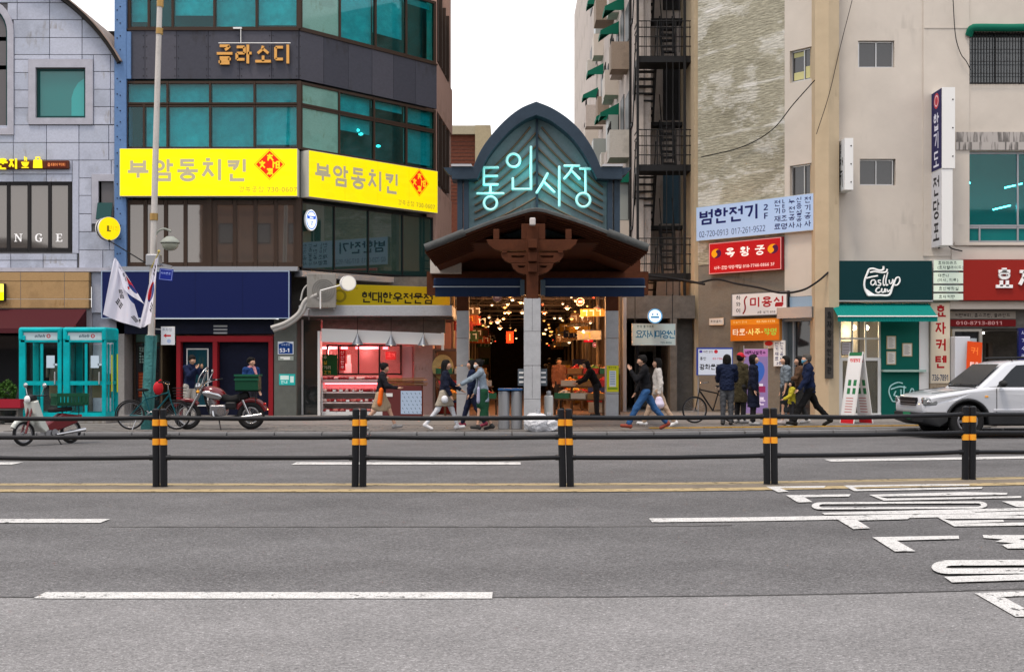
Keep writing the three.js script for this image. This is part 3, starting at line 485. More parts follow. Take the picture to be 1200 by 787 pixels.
  // side towards the lane: brick-faced panels with narrow windows
  const sideCol = mat([0.42, 0.27, 0.22], 0.85, { tex: T.stain, uv: 1.4 }), L2 = BSIDE.len;
  const hy = (py) => Y(py, 40.2);
  mk('side_wall', [BSIDE.ubox(0, L2, hy(128), hy(70), -0.3, 0), BSIDE.ubox(0, L2, hy(-90), hy(-130), -0.3, 0), BSIDE.ubox(0, 0.25, hy(70), hy(-90), -0.3, 0), BSIDE.ubox(L2 - 0.15, L2, hy(330), hy(-90), -0.35, -0.05), BSIDE.ubox(0, 0.2, hy(330), hy(128), -0.3, 0), BSIDE.ubox(0.2, L2 - 0.15, hy(330), hy(215), -0.3, -0.01)], sideCol, t);
  for (const [a, b] of [[hy(-15), hy(68)], [hy(130), hy(210)]]) for (let k = 0; k < 4; k++) { const w = mk('side_window', BSIDE.ubox(0.35 + k * 0.98, 0.42 + k * 0.98, Math.min(a, b), Math.max(a, b), -0.12, 0.03), M.frameBrown, t); mk('pane', BSIDE.ubox(0.43 + k * 0.98, 1.3 + k * 0.98, Math.min(a, b) + 0.05, Math.max(a, b) - 0.05, -0.12, -0.1), M.darkGlass, w); }
  // ground floor
  mk('ground_lintel', [f.box(136, 322, 373.5, 391, -0.6, -0.02)], M.navyPanel, t);
  mk('vent_grille', [f.box(250, 266, 381, 383, -0.03, 0.01), f.box(250, 266, 385, 387, -0.03, 0.01), f.box(250, 266, 389, 391, -0.03, 0.01)], M.steel, t);
  mk('entrance_jamb', [f.box(136, 145, 374, 490, -0.9, -0.02)], M.concrete, t);
  const door = mk('glass_entrance', [f.box(147, 149.4, 384, 489, -0.85, -0.75), f.box(178, 180, 384, 489, -0.85, -0.75), f.box(149.4, 178, 384, 387, -0.85, -0.75), f.box(149.4, 178, 400, 401.5, -0.85, -0.76)], M.frameBrown, t);
  mk('pane', f.box(149.4, 178, 401.5, 488, -0.82, -0.8), M.darkGlass, door); mk('transom_pane', f.box(149.4, 178, 387, 400, -0.82, -0.8), M.tealPale, door);
  mk('door_notice', f.plate(152, 166, 405, 426, -0.79), printed(112, 168, (c, w, h) => { fill(c, w, h, '#1c2420'); for (let j = 0; j < 6; j++) write(c, ['영업중', '커피', '차', '맥주', '안주', '주차'][j], 10, 8 + j * 27, 20, '#b9d6cf', 0.14); }), door, true);
  mk('door_menu', f.plate(152, 165, 436, 466, -0.79), printed(104, 240, (c, w, h) => { fill(c, w, h, '#6a2414'); for (let j = 0; j < 8; j++) { c.fillStyle = '#a5502c'; c.fillRect(8, 10 + j * 29, 88, 20); } }), door, true);
  mk('inner_passage', [f.box(181, 206, 392, 490, -2.4, -2.3), f.box(181, 183, 392, 490, -2.3, -0.6), f.box(204, 206, 392, 490, -2.3, -0.6), f.box(183, 204, 390.5, 393, -2.3, -0.6)], mat([0.13, 0.1, 0.06], 0.85, { tex: T.stain, uv: 1 }), t);
  mk('passage_door', f.box(187, 203, 402, 489, -2.3, -2.24), mat([0.1, 0.07, 0.045], 0.6, { tex: T.grain, uv: 0.8 }), t);
  // red-framed doors
  const rf = mk('red_door_frame', [f.box(206.5, 320, 393.5, 400.5, -0.4, 0.03, 0.01), f.box(206.5, 211.5, 400.5, 489, -0.4, 0.03, 0.01), f.box(249, 254.5, 400.5, 489, -0.4, 0.025, 0.01), f.box(314.5, 320, 400.5, 489, -0.4, 0.03, 0.01)], M.redPaint, t);
  mk('door_leaf', f.box(212, 248.5, 400.5, 488.5, -0.3, -0.22), M.navyPanel, rf);
  mk('door_light_frame', f.slab([[216, 408], [242, 408], [242, 476], [216, 476]], -0.22, -0.2, [[[217.3, 409.3], [240.7, 409.3], [240.7, 474.7], [217.3, 474.7]]]), M.whitePaint, rf);
  mk('door_pane', f.box(217.3, 240.7, 409.3, 474.7, -0.22, -0.215), mat([0.01, 0.04, 0.06], 0.06, { clearcoat: 1 }), rf);
  mk('wide_panel', f.box(255, 314, 400.5, 488.5, -0.3, -0.24), M.navyPanel, rf);
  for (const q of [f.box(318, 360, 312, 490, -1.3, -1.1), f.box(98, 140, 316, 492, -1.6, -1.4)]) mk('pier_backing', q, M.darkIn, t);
  mk('granite_pier', f.box(321, 347.5, 374, 490, -0.9, 0.02, 0.01), M.greenGranite, t);
  mk('ground_core', [f.box(136, 322, 374, 490, -5, -2.5)], M.darkIn, t);
  mk('address_plate', f.plate(325.5, 344, 400, 415, 0.03), printed(148, 120, (c, w, h) => { fill(c, w, h, '#d8dee6'); c.fillStyle = '#123f86'; c.beginPath(); c.moveTo(8, 24); c.lineTo(74, 4); c.lineTo(140, 24); c.lineTo(140, 114); c.lineTo(8, 114); c.fill(); write(c, '자하문로', 34, 22, 18, '#dfe8f4', 0.12); c.fillStyle = '#fff'; c.font = 'bold 50px sans-serif'; c.fillText('53-1', 16, 100); }), t, true);
  mk('notice_plate', f.plate(327, 346, 438, 451, 0.03), printed(152, 104, (c, w, h) => { fill(c, w, h, '#27b3ae'); c.fillStyle = '#d5f0ea'; c.fillRect(12, 14, 80, 40); c.fillRect(104, 20, 34, 60); write(c, '안내', 18, 62, 28, '#e5fffa', 0.13); }), t, true);
  mk('sticker', f.plate(326, 344, 417, 422, 0.03), printed(144, 40, (c, w, h) => { fill(c, w, h, '#9aa39b'); c.fillStyle = '#e8e8e4'; c.fillRect(20, 8, 90, 14); c.fillRect(50, 22, 60, 12); }), t, true);
}
{ // signs on the corner building
  const f = F36;
  const emblem = (c, x, y, r) => { c.save(); c.translate(x, y); c.rotate(Math.PI / 4); const s = r * 1.3; c.fillStyle = '#f02a08'; c.fillRect(-s / 2, -s / 2, s, s); c.strokeStyle = '#ffe600'; c.lineWidth = r * 0.05; c.strokeRect(-s / 2 + r * 0.05, -s / 2 + r * 0.05, s - r * 0.1, s - r * 0.1); c.restore();
    c.strokeStyle = '#ffd21a'; c.lineWidth = r * 0.09; const g = (ox, oy, S) => { for (const st of S) { c.beginPath(); st.forEach(([a, b], i) => (i ? c.lineTo : c.moveTo).call(c, x + ox + a * r, y + oy + b * r)); c.stroke(); } };
    g(-r * 0.15, -r * 0.62, [[[0, 0.1], [0.35, 0.1]], [[0.17, 0], [0.05, 0.4]], [[0.17, 0.15], [0.36, 0.4]], [[0.02, 0.24], [0.3, 0.24]]]); g(-r * 0.62, -r * 0.18, [[[0, 0.08], [0.36, 0.08]], [[0.28, 0.1], [0.04, 0.38]], [[0.1, 0.14], [0.34, 0.38]], [[0.18, -0.04], [0.18, 0.1]]]);
    g(r * 0.2, -r * 0.18, [[[0.02, 0], [0.02, 0.38]], [[0, 0.1], [0.16, 0.1]], [[0.2, 0.02], [0.36, 0.02], [0.36, 0.38], [0.2, 0.38], [0.2, 0.02]], [[0.2, 0.2], [0.36, 0.2]]]); g(-r * 0.16, r * 0.22, [[[0, 0.06], [0.36, 0.06]], [[0.18, 0], [0.18, 0.4]], [[0.06, 0.14], [0.3, 0.14], [0.3, 0.26], [0.06, 0.26]], [[0, 0.38], [0.14, 0.26]], [[0.36, 0.38], [0.22, 0.26]]]); };
  const yel = (w, h) => printed(w, h, (c) => {
    fill(c, w, h, '#ffea00'); for (let i = 0; i < 60; i++) { c.fillStyle = i % 2 ? 'rgba(210,180,0,0.05)' : 'rgba(255,246,120,0.06)'; c.beginPath(); c.ellipse((i * 397) % w, (i * 151) % h, 40 + (i * 53) % 120, 12 + (i * 29) % 40, 0, 0, 7); c.fill(); } c.fillStyle = 'rgba(150,130,0,0.35)'; for (const q of [0.26, 0.51, 0.76]) c.fillRect(w * q, 0, 2, h); write(c, '부암동치킨', w * 0.042, h * 0.22, h * 0.45, '#a89f82', 0.15, 0.15, 'bold', 1.02); emblem(c, w * 0.845, h * 0.33, h * 0.36); write(c, '경복궁점 730-0607', w * 0.67, h * 0.8, h * 0.12, '#b9a52c', 0.1);
  }, 0.45, 0.2);  // slight glow added to the print to brighten the yellow
  const a = thing('yellow_sign', 'wide yellow chicken shop sign with grey lettering, flat on the front of the teal-windowed building', 'sign');
  mk('cabinet', f.box(143.5, 350.5, 176, 231.5, -0.05, 0.3), mat([0.5, 0.5, 0.46], 0.5), a); mk('printed_face', f.plate(144, 350, 176.5, 231, 0.303), yel(1656, 438), a, true);
  const b = thing('yellow_sign', 'yellow chicken shop sign running back along the chamfered corner', 'sign');
  const u0 = 0.1, u1 = BEV.len - 0.24, y0 = f.y(231), y1 = f.y(176.5);
  mk('cabinet', BEV.ubox(u0, u1, y0, y1, -0.05, 0.3), mat([0.5, 0.5, 0.46], 0.5), b);
  mk('printed_face', BEV.g(new THREE.PlaneGeometry(u1 - u0 - 0.02, y1 - y0 - 0.02).translate((u0 + u1) / 2, (y0 + y1) / 2, 0.303)), yel(1772, 438), b, true);
  // gilt letters on the metal panels
  const gl = thing('gilt_letters', 'row of gilt metal letters with a thin bar on the dark panel band', 'sign');
  [...'글라소디'].forEach((ch, k) => { const g = [], px = 254.5 + k * 22.5, w = 19, py = 53.5, h = 22; for (const st of hangul(ch)) for (let i = 0; i < st.length - 1; i++) { const p = f.at(px + st[i][0] * w, py + st[i][1] * h, 0.09), q = f.at(px + st[i + 1][0] * w, py + st[i + 1][1] * h, 0.09); g.push(bar([p.x, p.y, p.z], [q.x, q.y, q.z], 0.075, 0.07)); } mk('letter', g, M.gold, gl); });
  mk('hanging_bar', [f.box(257, 341, 51, 51.9, 0.1, 0.13), f.box(282.5, 283.3, 34, 51, 0.1, 0.12), f.box(274, 284, 33, 35, 0.05, 0.13)], M.whitePaint, gl);
  const ns = thing('blank_sign', 'blank dark blue shop sign with pale edging under the cafe windows', 'sign');
  mk('cabinet', f.box(123.5, 341, 318.6, 373.2, -0.02, 0.36), M.navySign, ns);
  mk('edging', f.slab([[123, 318.2], [341.5, 318.2], [341.5, 373.6], [123, 373.6]], 0.3, 0.372, [[[124.2, 319.3], [340.4, 319.3], [340.4, 372.6], [124.2, 372.6]]]), mat([0.3, 0.38, 0.5], 0.4), ns);
  for (const s of [178, 232, 287]) mk('panel_joint', f.box(s, s + 0.35, 319.4, 372.5, 0.355, 0.3625), mat([0.003, 0.006, 0.04], 0.5), ns);
  // beer neon in the corner window
  const n = BEV.at(361, 257, 0.06); const be = placed('oval_lightbox', 'small white oval lightbox with blue print at the corner window', 'sign', [n.x, n.y, n.z], Math.atan2(BEV.n.x, BEV.n.z));
  mk('oval', disc(0.3, 0, 0.08, 0, 0).scale(0.7, 1, 1), mat([0.8, 0.85, 0.9], 0.4), be);
  const og = new THREE.CircleGeometry(0.28, 32).scale(0.7, 1, 1).translate(0, 0, 0.084); mk('printed_face', og, printed(128, 160, (c, w, h) => { fill(c, w, h, '#eef4ff'); c.strokeStyle = '#2b5fc4'; c.lineWidth = 9; c.beginPath(); c.ellipse(64, 80, 55, 70, 0, 0, 7); c.stroke(); c.fillStyle = '#2456b8'; c.fillRect(18, 46, 92, 26); c.fillStyle = '#fff'; c.font = 'bold 22px sans-serif'; c.fillText('Max', 42, 67); c.fillStyle = '#2456b8'; c.font = 'bold 34px sans-serif'; c.fillText('생', 44, 110); write(c, '생', 46, 84, 36, '#2456b8', 0.13); }, 0.4, 0.5), be, true);
}
// round yellow projecting sign on its bracket beside the blue column
{
  const s = placed('round_sign', 'round yellow projecting sign with white rim by the blue column', 'sign', [X(126, 35.6), Y(268, 35.6), -35.6], 0.75);
  mk('drum', new THREE.CylinderGeometry(0.325, 0.325, 0.2, 36).rotateX(Math.PI / 2), M.whitePaint, s);
  mk('black_band', new THREE.CylinderGeometry(0.33, 0.33, 0.07, 36, 1, true).rotateX(Math.PI / 2), M.frameBlack, s);
  mk('printed_face', new THREE.CircleGeometry(0.315, 36).translate(0, 0, 0.104), printed(160, 160, (c, w, h) => { fill(c, w, h, '#ffe100'); c.fillStyle = '#7a6a10'; c.fillRect(60, 60, 18, 40); c.fillRect(60, 92, 30, 10); write(c, '치킨', 84, 60, 30, '#d9b800', 0.12); }, 0.4, 0.2), s, true);
  mk('bracket', rod([0, 0, -0.1], [0.2, 0.0, -0.5], 0.02), M.steel, s);
}

// ---------------------------------------------------------------- brick building across the road, mirrored in the cafe windows
{
  const t = thing('brick_building', 'brown brick building behind the viewpoint, mirrored in the cafe windows', 'building'), bm = [[0.3, 0.15, 0.08], [0.26, 0.12, 0.065], [0.33, 0.17, 0.09]].map((c) => mat(c, 0.9, { tex: T.stain, uv: 1.5 }));
  mk('wall', span(-21.5, -11, 0, 13.5, 16, 26), bm[0], t); mk('parapet', span(-21.7, -10.8, 13.5, 14, 15.8, 26.2), M.concrete, t);
  for (let k = 0; k < 4; k++) { mk('brick_band', span(-21.52, -10.98, 2.9 + k * 3, 3.2 + k * 3, 15.94, 16), bm[1], t); for (let i = 0; i < 4; i++) { const x = -20.2 + i * 2.4, w = mk('window', span(x, x + 1.2, 3.9 + k * 3, 5.3 + k * 3, 15.95, 16.02), M.frameBlack, t); mk('pane', span(x + 0.08, x + 1.12, 3.98 + k * 3, 5.22 + k * 3, 15.93, 15.95), M.darkGlass, w); } }
}
// the rest of the row across the road: it shades the shop fronts and stands in their glass
{
  const rows = [[-62, -44, 12.5, [0.3, 0.28, 0.26], 'pale concrete'], [-43.6, -34, 10, [0.16, 0.12, 0.1], 'dark brown'], [-33.6, -22.2, 8, [0.24, 0.23, 0.23], 'low grey'], [-10.4, 2, 13, [0.2, 0.16, 0.13], 'umber plastered'], [2.4, 16, 11, [0.26, 0.24, 0.2], 'sand coloured'], [16.4, 30, 13.5, [0.17, 0.1, 0.07], 'red-brown'], [30.4, 60, 12, [0.25, 0.25, 0.26], 'long grey']];
  for (const [x0, x1, h, c, word] of rows) {
    const t = thing('street_building', `${word} building across the road behind the viewpoint`, 'building'), m = mat(c, 0.9, { tex: T.stain, uv: 3 });
    mk('wall', span(x0, x1, 0, h, 16.2, 27), m, t); mk('parapet', span(x0 - 0.1, x1 + 0.1, h, h + 0.3, 16.1, 27), M.concrete, t); mk('shop_front', span(x0 + 0.3, x1 - 0.3, 0.1, 2.7, 16.1, 16.2), M.frameBlack, t);
    for (let y = 3.6; y + 1.6 < h; y += 3) for (let x = x0 + 0.9; x + 1.4 < x1; x += 2.6) { const w = mk('window', span(x, x + 1.4, y, y + 1.5, 16.14, 16.2), M.frameBlack, t); mk('pane', span(x + 0.07, x + 1.33, y + 0.07, y + 1.43, 16.12, 16.14), M.darkGlass, w); }
  }
}
{ // neighbours on either side, just past the frame
  for (const [x0, x1, h, c, label] of [[-40, -18.5, 11, [0.4, 0.36, 0.33], 'greyish plastered building beyond the stone-clad building'], [19.8, 44, 12, [0.42, 0.4, 0.38], 'pale plastered building beyond the curtain shop']]) {
    const t = thing('street_building', label, 'building'); mk('wall', span(x0, x1, SW, h, -46, -36), mat(c, 0.9, { tex: T.stain, uv: 4 }), t); mk('parapet', span(x0 - 0.1, x1 + 0.1, h, h + 0.35, -46, -35.9), M.concrete, t);
    for (let x = x0 + 0.6; x + 3.2 < x1; x += 4) { const s = mk('shop_front', span(x, x + 3.2, SW + 0.1, 2.7, -36, -35.94), M.frameBlack, t); mk('pane', span(x + 0.1, x + 3.1, SW + 0.5, 2.6, -35.94, -35.92), M.darkGlass, s); mk('shop_sign', span(x - 0.1, x + 3.3, 2.9, 3.6, -36, -35.75), mat([[0.3, 0.05, 0.03], [0.05, 0.12, 0.25], [0.35, 0.3, 0.1]][Math.abs(Math.round(x)) % 3], 0.6), t); }
    for (let y = 4.4; y + 1.6 < h; y += 3) for (let x = x0 + 0.9; x + 1.4 < x1; x += 2.6) { const w = mk('window', span(x, x + 1.4, y, y + 1.5, -36, -35.94), M.frameBlack, t); mk('pane', span(x + 0.07, x + 1.33, y + 0.07, y + 1.43, -35.94, -35.92), M.darkGlass, w); }
  }
}

// ---------------------------------------------------------------- butcher's shop on the corner, under its concrete slab
{
  const f = new Face(0, 36.4, 1200, 36.4);
  const t = thing('butcher_shop', 'open butcher shop front with white fascia, pink-lit window and side wall', 'shop');
  mk('canopy_slab', f.box(353, 531, 358.5, 371, -3, 0.5, 0.02), mat([0.42, 0.44, 0.47], 0.75, { tex: T.stain, uv: 2 }), t);
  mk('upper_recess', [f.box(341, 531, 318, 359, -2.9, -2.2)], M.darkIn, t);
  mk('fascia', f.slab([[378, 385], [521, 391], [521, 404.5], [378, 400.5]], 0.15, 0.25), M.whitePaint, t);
  mk('added_dark_panel', f.box(376, 521, 374, 390, -0.4, -0.3), M.darkIn, t);  // dark panel added to stand in for the shade above the fascia
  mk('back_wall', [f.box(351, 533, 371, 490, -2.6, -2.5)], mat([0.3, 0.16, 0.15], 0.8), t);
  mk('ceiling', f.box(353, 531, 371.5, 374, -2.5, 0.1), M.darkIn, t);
  mk('left_glazing', [f.box(351, 353, 374, 489, -0.4, -0.3), f.box(373.5, 376.5, 388, 489, -0.15, 0.25)], M.whitePaint, t);
  mk('left_pane', f.box(353, 373.5, 374, 488, -0.38, -0.36), mat([0.03, 0.035, 0.035], 0.05, { clearcoat: 1 }), t);
  mk('right_post', f.box(517.5, 520.5, 390, 410, 0.1, 0.2), M.whitePaint, t);
  mk('right_wall', [f.box(484, 506, 404, 489, -1.4, -0.4)], mat([0.42, 0.27, 0.25], 0.8, { tex: T.stain, uv: 1.4 }), t);
  mk('pink_post', f.box(468, 479.5, 405, 448, -1.2, -1.0), mat([0.72, 0.42, 0.44], 0.7), t);
  mk('door_recess', [f.box(506.5, 509, 408, 489, -1.2, -0.4), f.box(509, 534, 408, 411, -1.2, -0.4), f.box(509, 534, 411, 489, -1.5, -1.4)], mat([0.16, 0.11, 0.09], 0.7), t);
  // window band with mullions, sliding panes and the strip lamps behind
  const w = win(f, t, [378, 391.5, 415.5, 440.5, 466.5], [404, 438.5], { frame: M.frameBlack, glass: mat([0.9, 0.82, 0.82], 0.05, { transmission: 0.92, thickness: 0 }), fw: 2, z: -0.9, depth: 0.08 }); void w;
  const lamp = mat([1, 0.5, 0.5], 0.5, { emissive: lin('#ff5a66'), emissiveIntensity: 5 });
  for (const [a, b, z] of [[364, 389, -1.1], [392, 400, -1.4], [411, 440, -1.1], [443, 449, -1.4]]) mk('strip_lamp', f.box(a, b, 405.5, 408.2, z, z + 0.06), lamp, t);
  for (const px of [380, 425]) { const p = f.at(px, 412, -1.0), L = new THREE.PointLight(0xff9490, 4.5, 0, 2); L.position.copy(p); L.shadow.radius = 6; L.castShadow = true; L.name = 'butcher_lamp'; scene.add(L); }
  mk('green_board', f.plate(365, 390.5, 415, 440, -0.86), printed(160, 160, (c, W, h) => { fill(c, W, h, '#12582c'); for (let j = 0; j < 4; j++) write(c, ['한우', '등심', '국거리', '불고기'][j], 24, 10 + j * 38, 26, j % 2 ? '#d8d23c' : '#bfe0c6', 0.12); }), t, true);
  mk('menu_strip', f.plate(393, 400, 409, 434, -0.86), printed(48, 180, (c, W, h) => { fill(c, W, h, '#c01c24'); [...'신선한우'].forEach((q, i) => write(c, q, 8, 12 + i * 42, 30, '#fff', 0.13)); }), t, true);
  mk('paper', [f.box(396, 405, 426, 437, -1.3, -1.28), f.box(400, 404, 415, 426, -1.3, -1.28)], M.whitePaint, t);
  mk('red_poster', f.plate(444, 457, 411, 421, -1.9), printed(100, 80, (c, W, h) => { fill(c, W, h, '#a81c22'); write(c, '고기', 14, 16, 36, '#e8a8a0', 0.12); }), t, true);
  // refrigerated counter with meat on three shelves
  const k = thing('meat_counter', 'white refrigerated counter with shelves of red meat under pink light', 'counter');
  mk('cabinet', [f.box(377, 453, 482, 489, -0.5, 0.05), f.box(377, 378.2, 441, 482, -0.5, 0.05), f.box(451.8, 453, 441, 482, -0.5, 0.05), f.box(378.2, 451.8, 441, 482, -0.52, -0.48)], M.whitePaint, k);
  mk('top_tray', f.box(377, 454, 444.5, 448, -0.4, 0.08, 0.01), mat([0.5, 0.3, 0.3], 0.4), k);
  const meats = [[0.3, 0.02, 0.025], [0.42, 0.05, 0.05], [0.5, 0.16, 0.14], [0.22, 0.012, 0.018]].map((c) => mat(c, 0.45)), fat = mat([0.7, 0.52, 0.48], 0.5);
  for (const [i, y] of [[0, 459.5], [1, 471.5], [2, 483]]) {
    mk('shelf', [f.box(378.2, 451.8, y, y + 1, -0.48, 0.02), f.box(378.2, 451.8, y - 0.5, y, 0.0, 0.02)], mat([0.75, 0.62, 0.6], 0.4), k);
    for (let q = 0; q < 22; q++) { const c = f.at(380.5 + q * 3.25 + rr(-0.8, 0.8), y - 2.4, -0.05 - rr(0, 0.08)); const g = new THREE.IcosahedronGeometry(0.078, 2); const p = g.attributes.position; for (let v = 0; v < p.count; v++) { const n = 1 + 0.35 * (vnoise(p.getX(v) * 30 + q * 7 + i * 3, p.getY(v) * 30 + p.getZ(v) * 22, 97) - 0.5); p.setXYZ(v, p.getX(v) * n * 1.15, p.getY(v) * n * rr(0.62, 0.64), p.getZ(v) * n * 1.6); } g.computeVertexNormals(); const o = mk('meat_cut', g.translate(c.x, c.y, c.z), rnd() < 0.16 ? fat : meats[Math.floor(rnd() * 4)], k); void o; }
    for (let q = 0; q < 9; q++) if (rnd() < 0.4) mk('price_card', f.box(382 + q * 7.8, 386 + q * 7.8, y - 3.4, y - 1, 0.03, 0.035), M.whitePaint, k);
  }
  for (let q = 0; q < 16; q++) { const c = f.at(380 + q * 4.5, 443, -0.02 - rr(0, 0.2)); mk('meat_tray', ball(0.085, c.x, c.y, c.z, 1, 0.5, 1.2, 10), rnd() < 0.25 ? fat : meats[Math.floor(rnd() * 4)], k); }
  mk('counter_lamp', f.box(379, 451, 449, 450, -0.3, -0.25), mat([1, 0.6, 0.6], 0.5, { emissive: lin('#ff7078'), emissiveIntensity: 4 }), k);
  // pendant lamps
  [[420.5, 398], [459.5, 399], [497, 399]].forEach(([px, py], i) => {
    const p = f.at(px, py, 0.33), o = placed('pendant_lamp', ['grey cone pendant lamp hanging over the green menu board end of the butcher front', 'grey cone pendant lamp hanging in the middle of the butcher front', 'grey cone pendant lamp hanging beside the butcher doorway'][i], 'lamp', [p.x, p.y, p.z], 0, 'pendant lamps of the butcher');
    mk('shade', lathe([[0.005, 0.16], [0.025, 0.16], [0.03, 0.12], [0.165, -0.14], [0.158, -0.14], [0.02, 0.11]], 24), mat([0.2, 0.22, 0.25], 0.35, { metalness: 0.6 }), o);
    mk('bulb', ball(0.05, 0, -0.1, 0), mat([1, 0.95, 0.85], 0.4, { emissive: lin('#ffe9c8'), emissiveIntensity: 1.2 }), o);
    mk('cord', rod([0, 0.16, 0], [0, f.y(372) - p.y, 0], 0.008), M.wire, o);
  });
  // yellow sign over the slab, turned a little from the street
  const sf = new Face(388, 36.0, 527, 37.6);
  const s = thing('butcher_sign', 'yellow butcher shop sign with black lettering above the concrete slab', 'sign');
  const y0 = Y(360.5, 36), y1 = Y(332.5, 36);
  mk('cabinet', sf.ubox(0, sf.len, y0, y1, -0.3, 0), mat([0.35, 0.3, 0.02], 0.5), s);
  mk('printed_face', sf.g(new THREE.PlaneGeometry(sf.len - 0.03, y1 - y0 - 0.03).translate(sf.len / 2, (y0 + y1) / 2, 0.003)), printed(1112, 224, (c, W, h) => { fill(c, W, h, '#97890e'); c.fillStyle = '#6e6414'; c.beginPath(); c.arc(70, 110, 64, 0, 7); c.fill(); c.fillStyle = '#97890e'; c.beginPath(); c.arc(70, 110, 42, 0, 7); c.fill(); write(c, '현대한우전문점', 272, 62, 104, '#1b1a10', 0.14, 0.02, 'bold', 0.92); write(c, '한우암소전문점 730-1022', 540, 190, 22, '#5a5110', 0.1); write(c, '정육식당', 150, 20, 20, '#5a5110', 0.1); }, 0.5), s, true);
  // outdoor air-conditioning unit, its cover of conduits and a round lamp sign
  const ac = placed('air_conditioner_unit', 'grey outdoor air-conditioning unit with round fan grille by the butcher sign', 'air conditioner', [X(376, 35.6), Y(361, 35.6), -35.7], 0.15);
  mk('casing', bx(0.8, 0.95, 0.32, 0, 0.48, 0, 0, 0, 0, 0.02), mat([0.28, 0.27, 0.25], 0.6, { tex: T.stain, uv: 1 }), ac);
  mk('fan_guard', [0.3, 0.24, 0.18, 0.12, 0.06].map((r) => ring(r, 0.006, 0.05, 0.5, 0.17)), mat([0.16, 0.155, 0.145], 0.6), ac); mk('side_slats', [...Array(9).keys()].map((i) => bx(0.01, 0.03, 0.26, 0.404, 0.2 + i * 0.07, 0)), M.steel, ac);
  mk('wall_bracket', [bar([-0.35, 0, -0.3], [-0.35, -0.02, 0.15], 0.04), bar([0.35, 0, -0.3], [0.35, -0.02, 0.15], 0.04), bar([-0.35, -0.3, -0.3], [-0.35, -0.02, 0.15], 0.03)], M.steel, ac);
  const rs = placed('round_lamp_sign', 'round white lamp sign projecting beside the air-conditioning unit', 'sign', [X(408, 35.3), Y(332, 35.3), -35.2], 0.35);
  mk('drum', new THREE.CylinderGeometry(0.21, 0.21, 0.2, 32).rotateX(Math.PI / 2), M.whitePaint, rs);
  mk('glowing_face', new THREE.CircleGeometry(0.19, 32).translate(0, 0, 0.104), mat([0.75, 0.75, 0.7], 0.4, { emissive: lin('#fff6e0'), emissiveIntensity: 0.12 }), rs); mk('bracket', [rod([0, 0, -0.1], [-0.7, -0.2, -0.3], 0.02), rod([-0.7, -0.2, -0.3], [-0.7, -0.7, -0.3], 0.02)], M.whitePaint, rs);
  for (const [i, pts] of [[0, [[318, 384], [335, 378], [350, 367], [358, 352], [372, 345]]], [1, [[320, 387], [338, 380], [353, 368], [361, 354], [374, 349]]], [2, [[352, 352], [356, 338], [366, 330]]]]) one('conduit', tube(pts.map(([a, b]) => [X(a, 35.6), Y(b, 35.6), -35.55 - i * 0.03]), i === 2 ? 0.025 : 0.06, 10, 24), mat([0.42, 0.41, 0.39], 0.6), ['white insulated conduit sagging from the blue sign edge', 'lower white conduit sagging from the blue sign edge', 'thin grey pipe bending up to the air-conditioning unit'][i], 'pipe', 'conduits');
  // chopping counter with a tray of dried fish
  const cc = placed('display_table', 'maroon table with a patterned blue-white panel and wooden trays', 'table', [X(472, 34.6), SW, -34.6], 0);
  mk('body', bx(1.05, 0.86, 0.6, 0, 0.43, 0, 0, 0, 0, 0.01), mat([0.12, 0.03, 0.03], 0.6), cc);
  mk('front_panel', new THREE.PlaneGeometry(0.56, 0.62).translate(0.25, 0.42, 0.304), printed(168, 186, (c, W, h) => { fill(c, W, h, '#a9bdd6'); c.strokeStyle = '#33475e'; c.lineWidth = 4; for (let j = 0; j < 6; j++) for (let i = 0; i < 5; i++) { c.beginPath(); c.moveTo(12 + i * 34 + (j % 2) * 14, 16 + j * 30); c.lineTo(20 + i * 34 + (j % 2) * 14, 28 + j * 30); c.stroke(); } }), cc, true);
  mk('price_tag', bx(0.2, 0.09, 0.01, -0.35, 0.62, 0.31), M.whitePaint, cc);
  for (let i = 0; i < 6; i++) { const tr = mk('wooden_tray', [bx(1.1, 0.02, 0.5, rr(-0.03, 0.12), 0.885 + i * 0.035, rr(-0.04, 0.04), 0, rr(-0.12, 0.12), rr(-0.03, 0.03))], mat([[0.35, 0.17, 0.05], [0.42, 0.24, 0.09], [0.25, 0.1, 0.035]][i % 3], 0.75, { tex: T.grain, uv: 0.5 }), cc); void tr; }
  // round straw-coloured board on the door
  const rb = one('round_board', new THREE.CylinderGeometry(0.36, 0.36, 0.05, 40).rotateX(Math.PI / 2).scale(0.85, 1, 1).translate(X(518.5, 36.6), Y(430, 36.6), -36.75), mat([0.68, 0.52, 0.22], 0.7, { tex: T.grain, uv: 0.4 }), 'round cream board standing in the butcher doorway', 'board'); void rb;
}

// ---------------------------------------------------------------- market gate
Object.assign(M, {
  gateSteel: mat([0.035, 0.055, 0.08], 0.5, { tex: T.stain, uv: 3 }),
  gatePanel: mat([0.2, 0.29, 0.32], 0.45, { tex: T.stain, uv: 2.6 }),
  bronze: mat([0.16, 0.11, 0.075], 0.4, { metalness: 0.4 }),
  timber: mat([0.1, 0.03, 0.012], 0.7, { tex: T.grain, uv: 0.7 }),
  tile: mat([0.1, 0.105, 0.105], 0.75, { tex: T.grain, uv: 0.6 }),
  granite: mat([0.5, 0.51, 0.53], 0.7, { tex: T.granite, uv: 0.7 }),
  graniteSide: mat([0.5, 0.51, 0.53], 0.7, { tex: T.granite, uv: 0.7 }),
  neon: mat([0.5, 0.78, 0.78], 0.4, { emissive: lin('#63f4ea'), emissiveIntensity: 0.15 }),
  navyCloth: mat([0.008, 0.02, 0.055], 0.7, { bump: T.fine, bumpScale: 0.002, uv: 0.5 }),
});
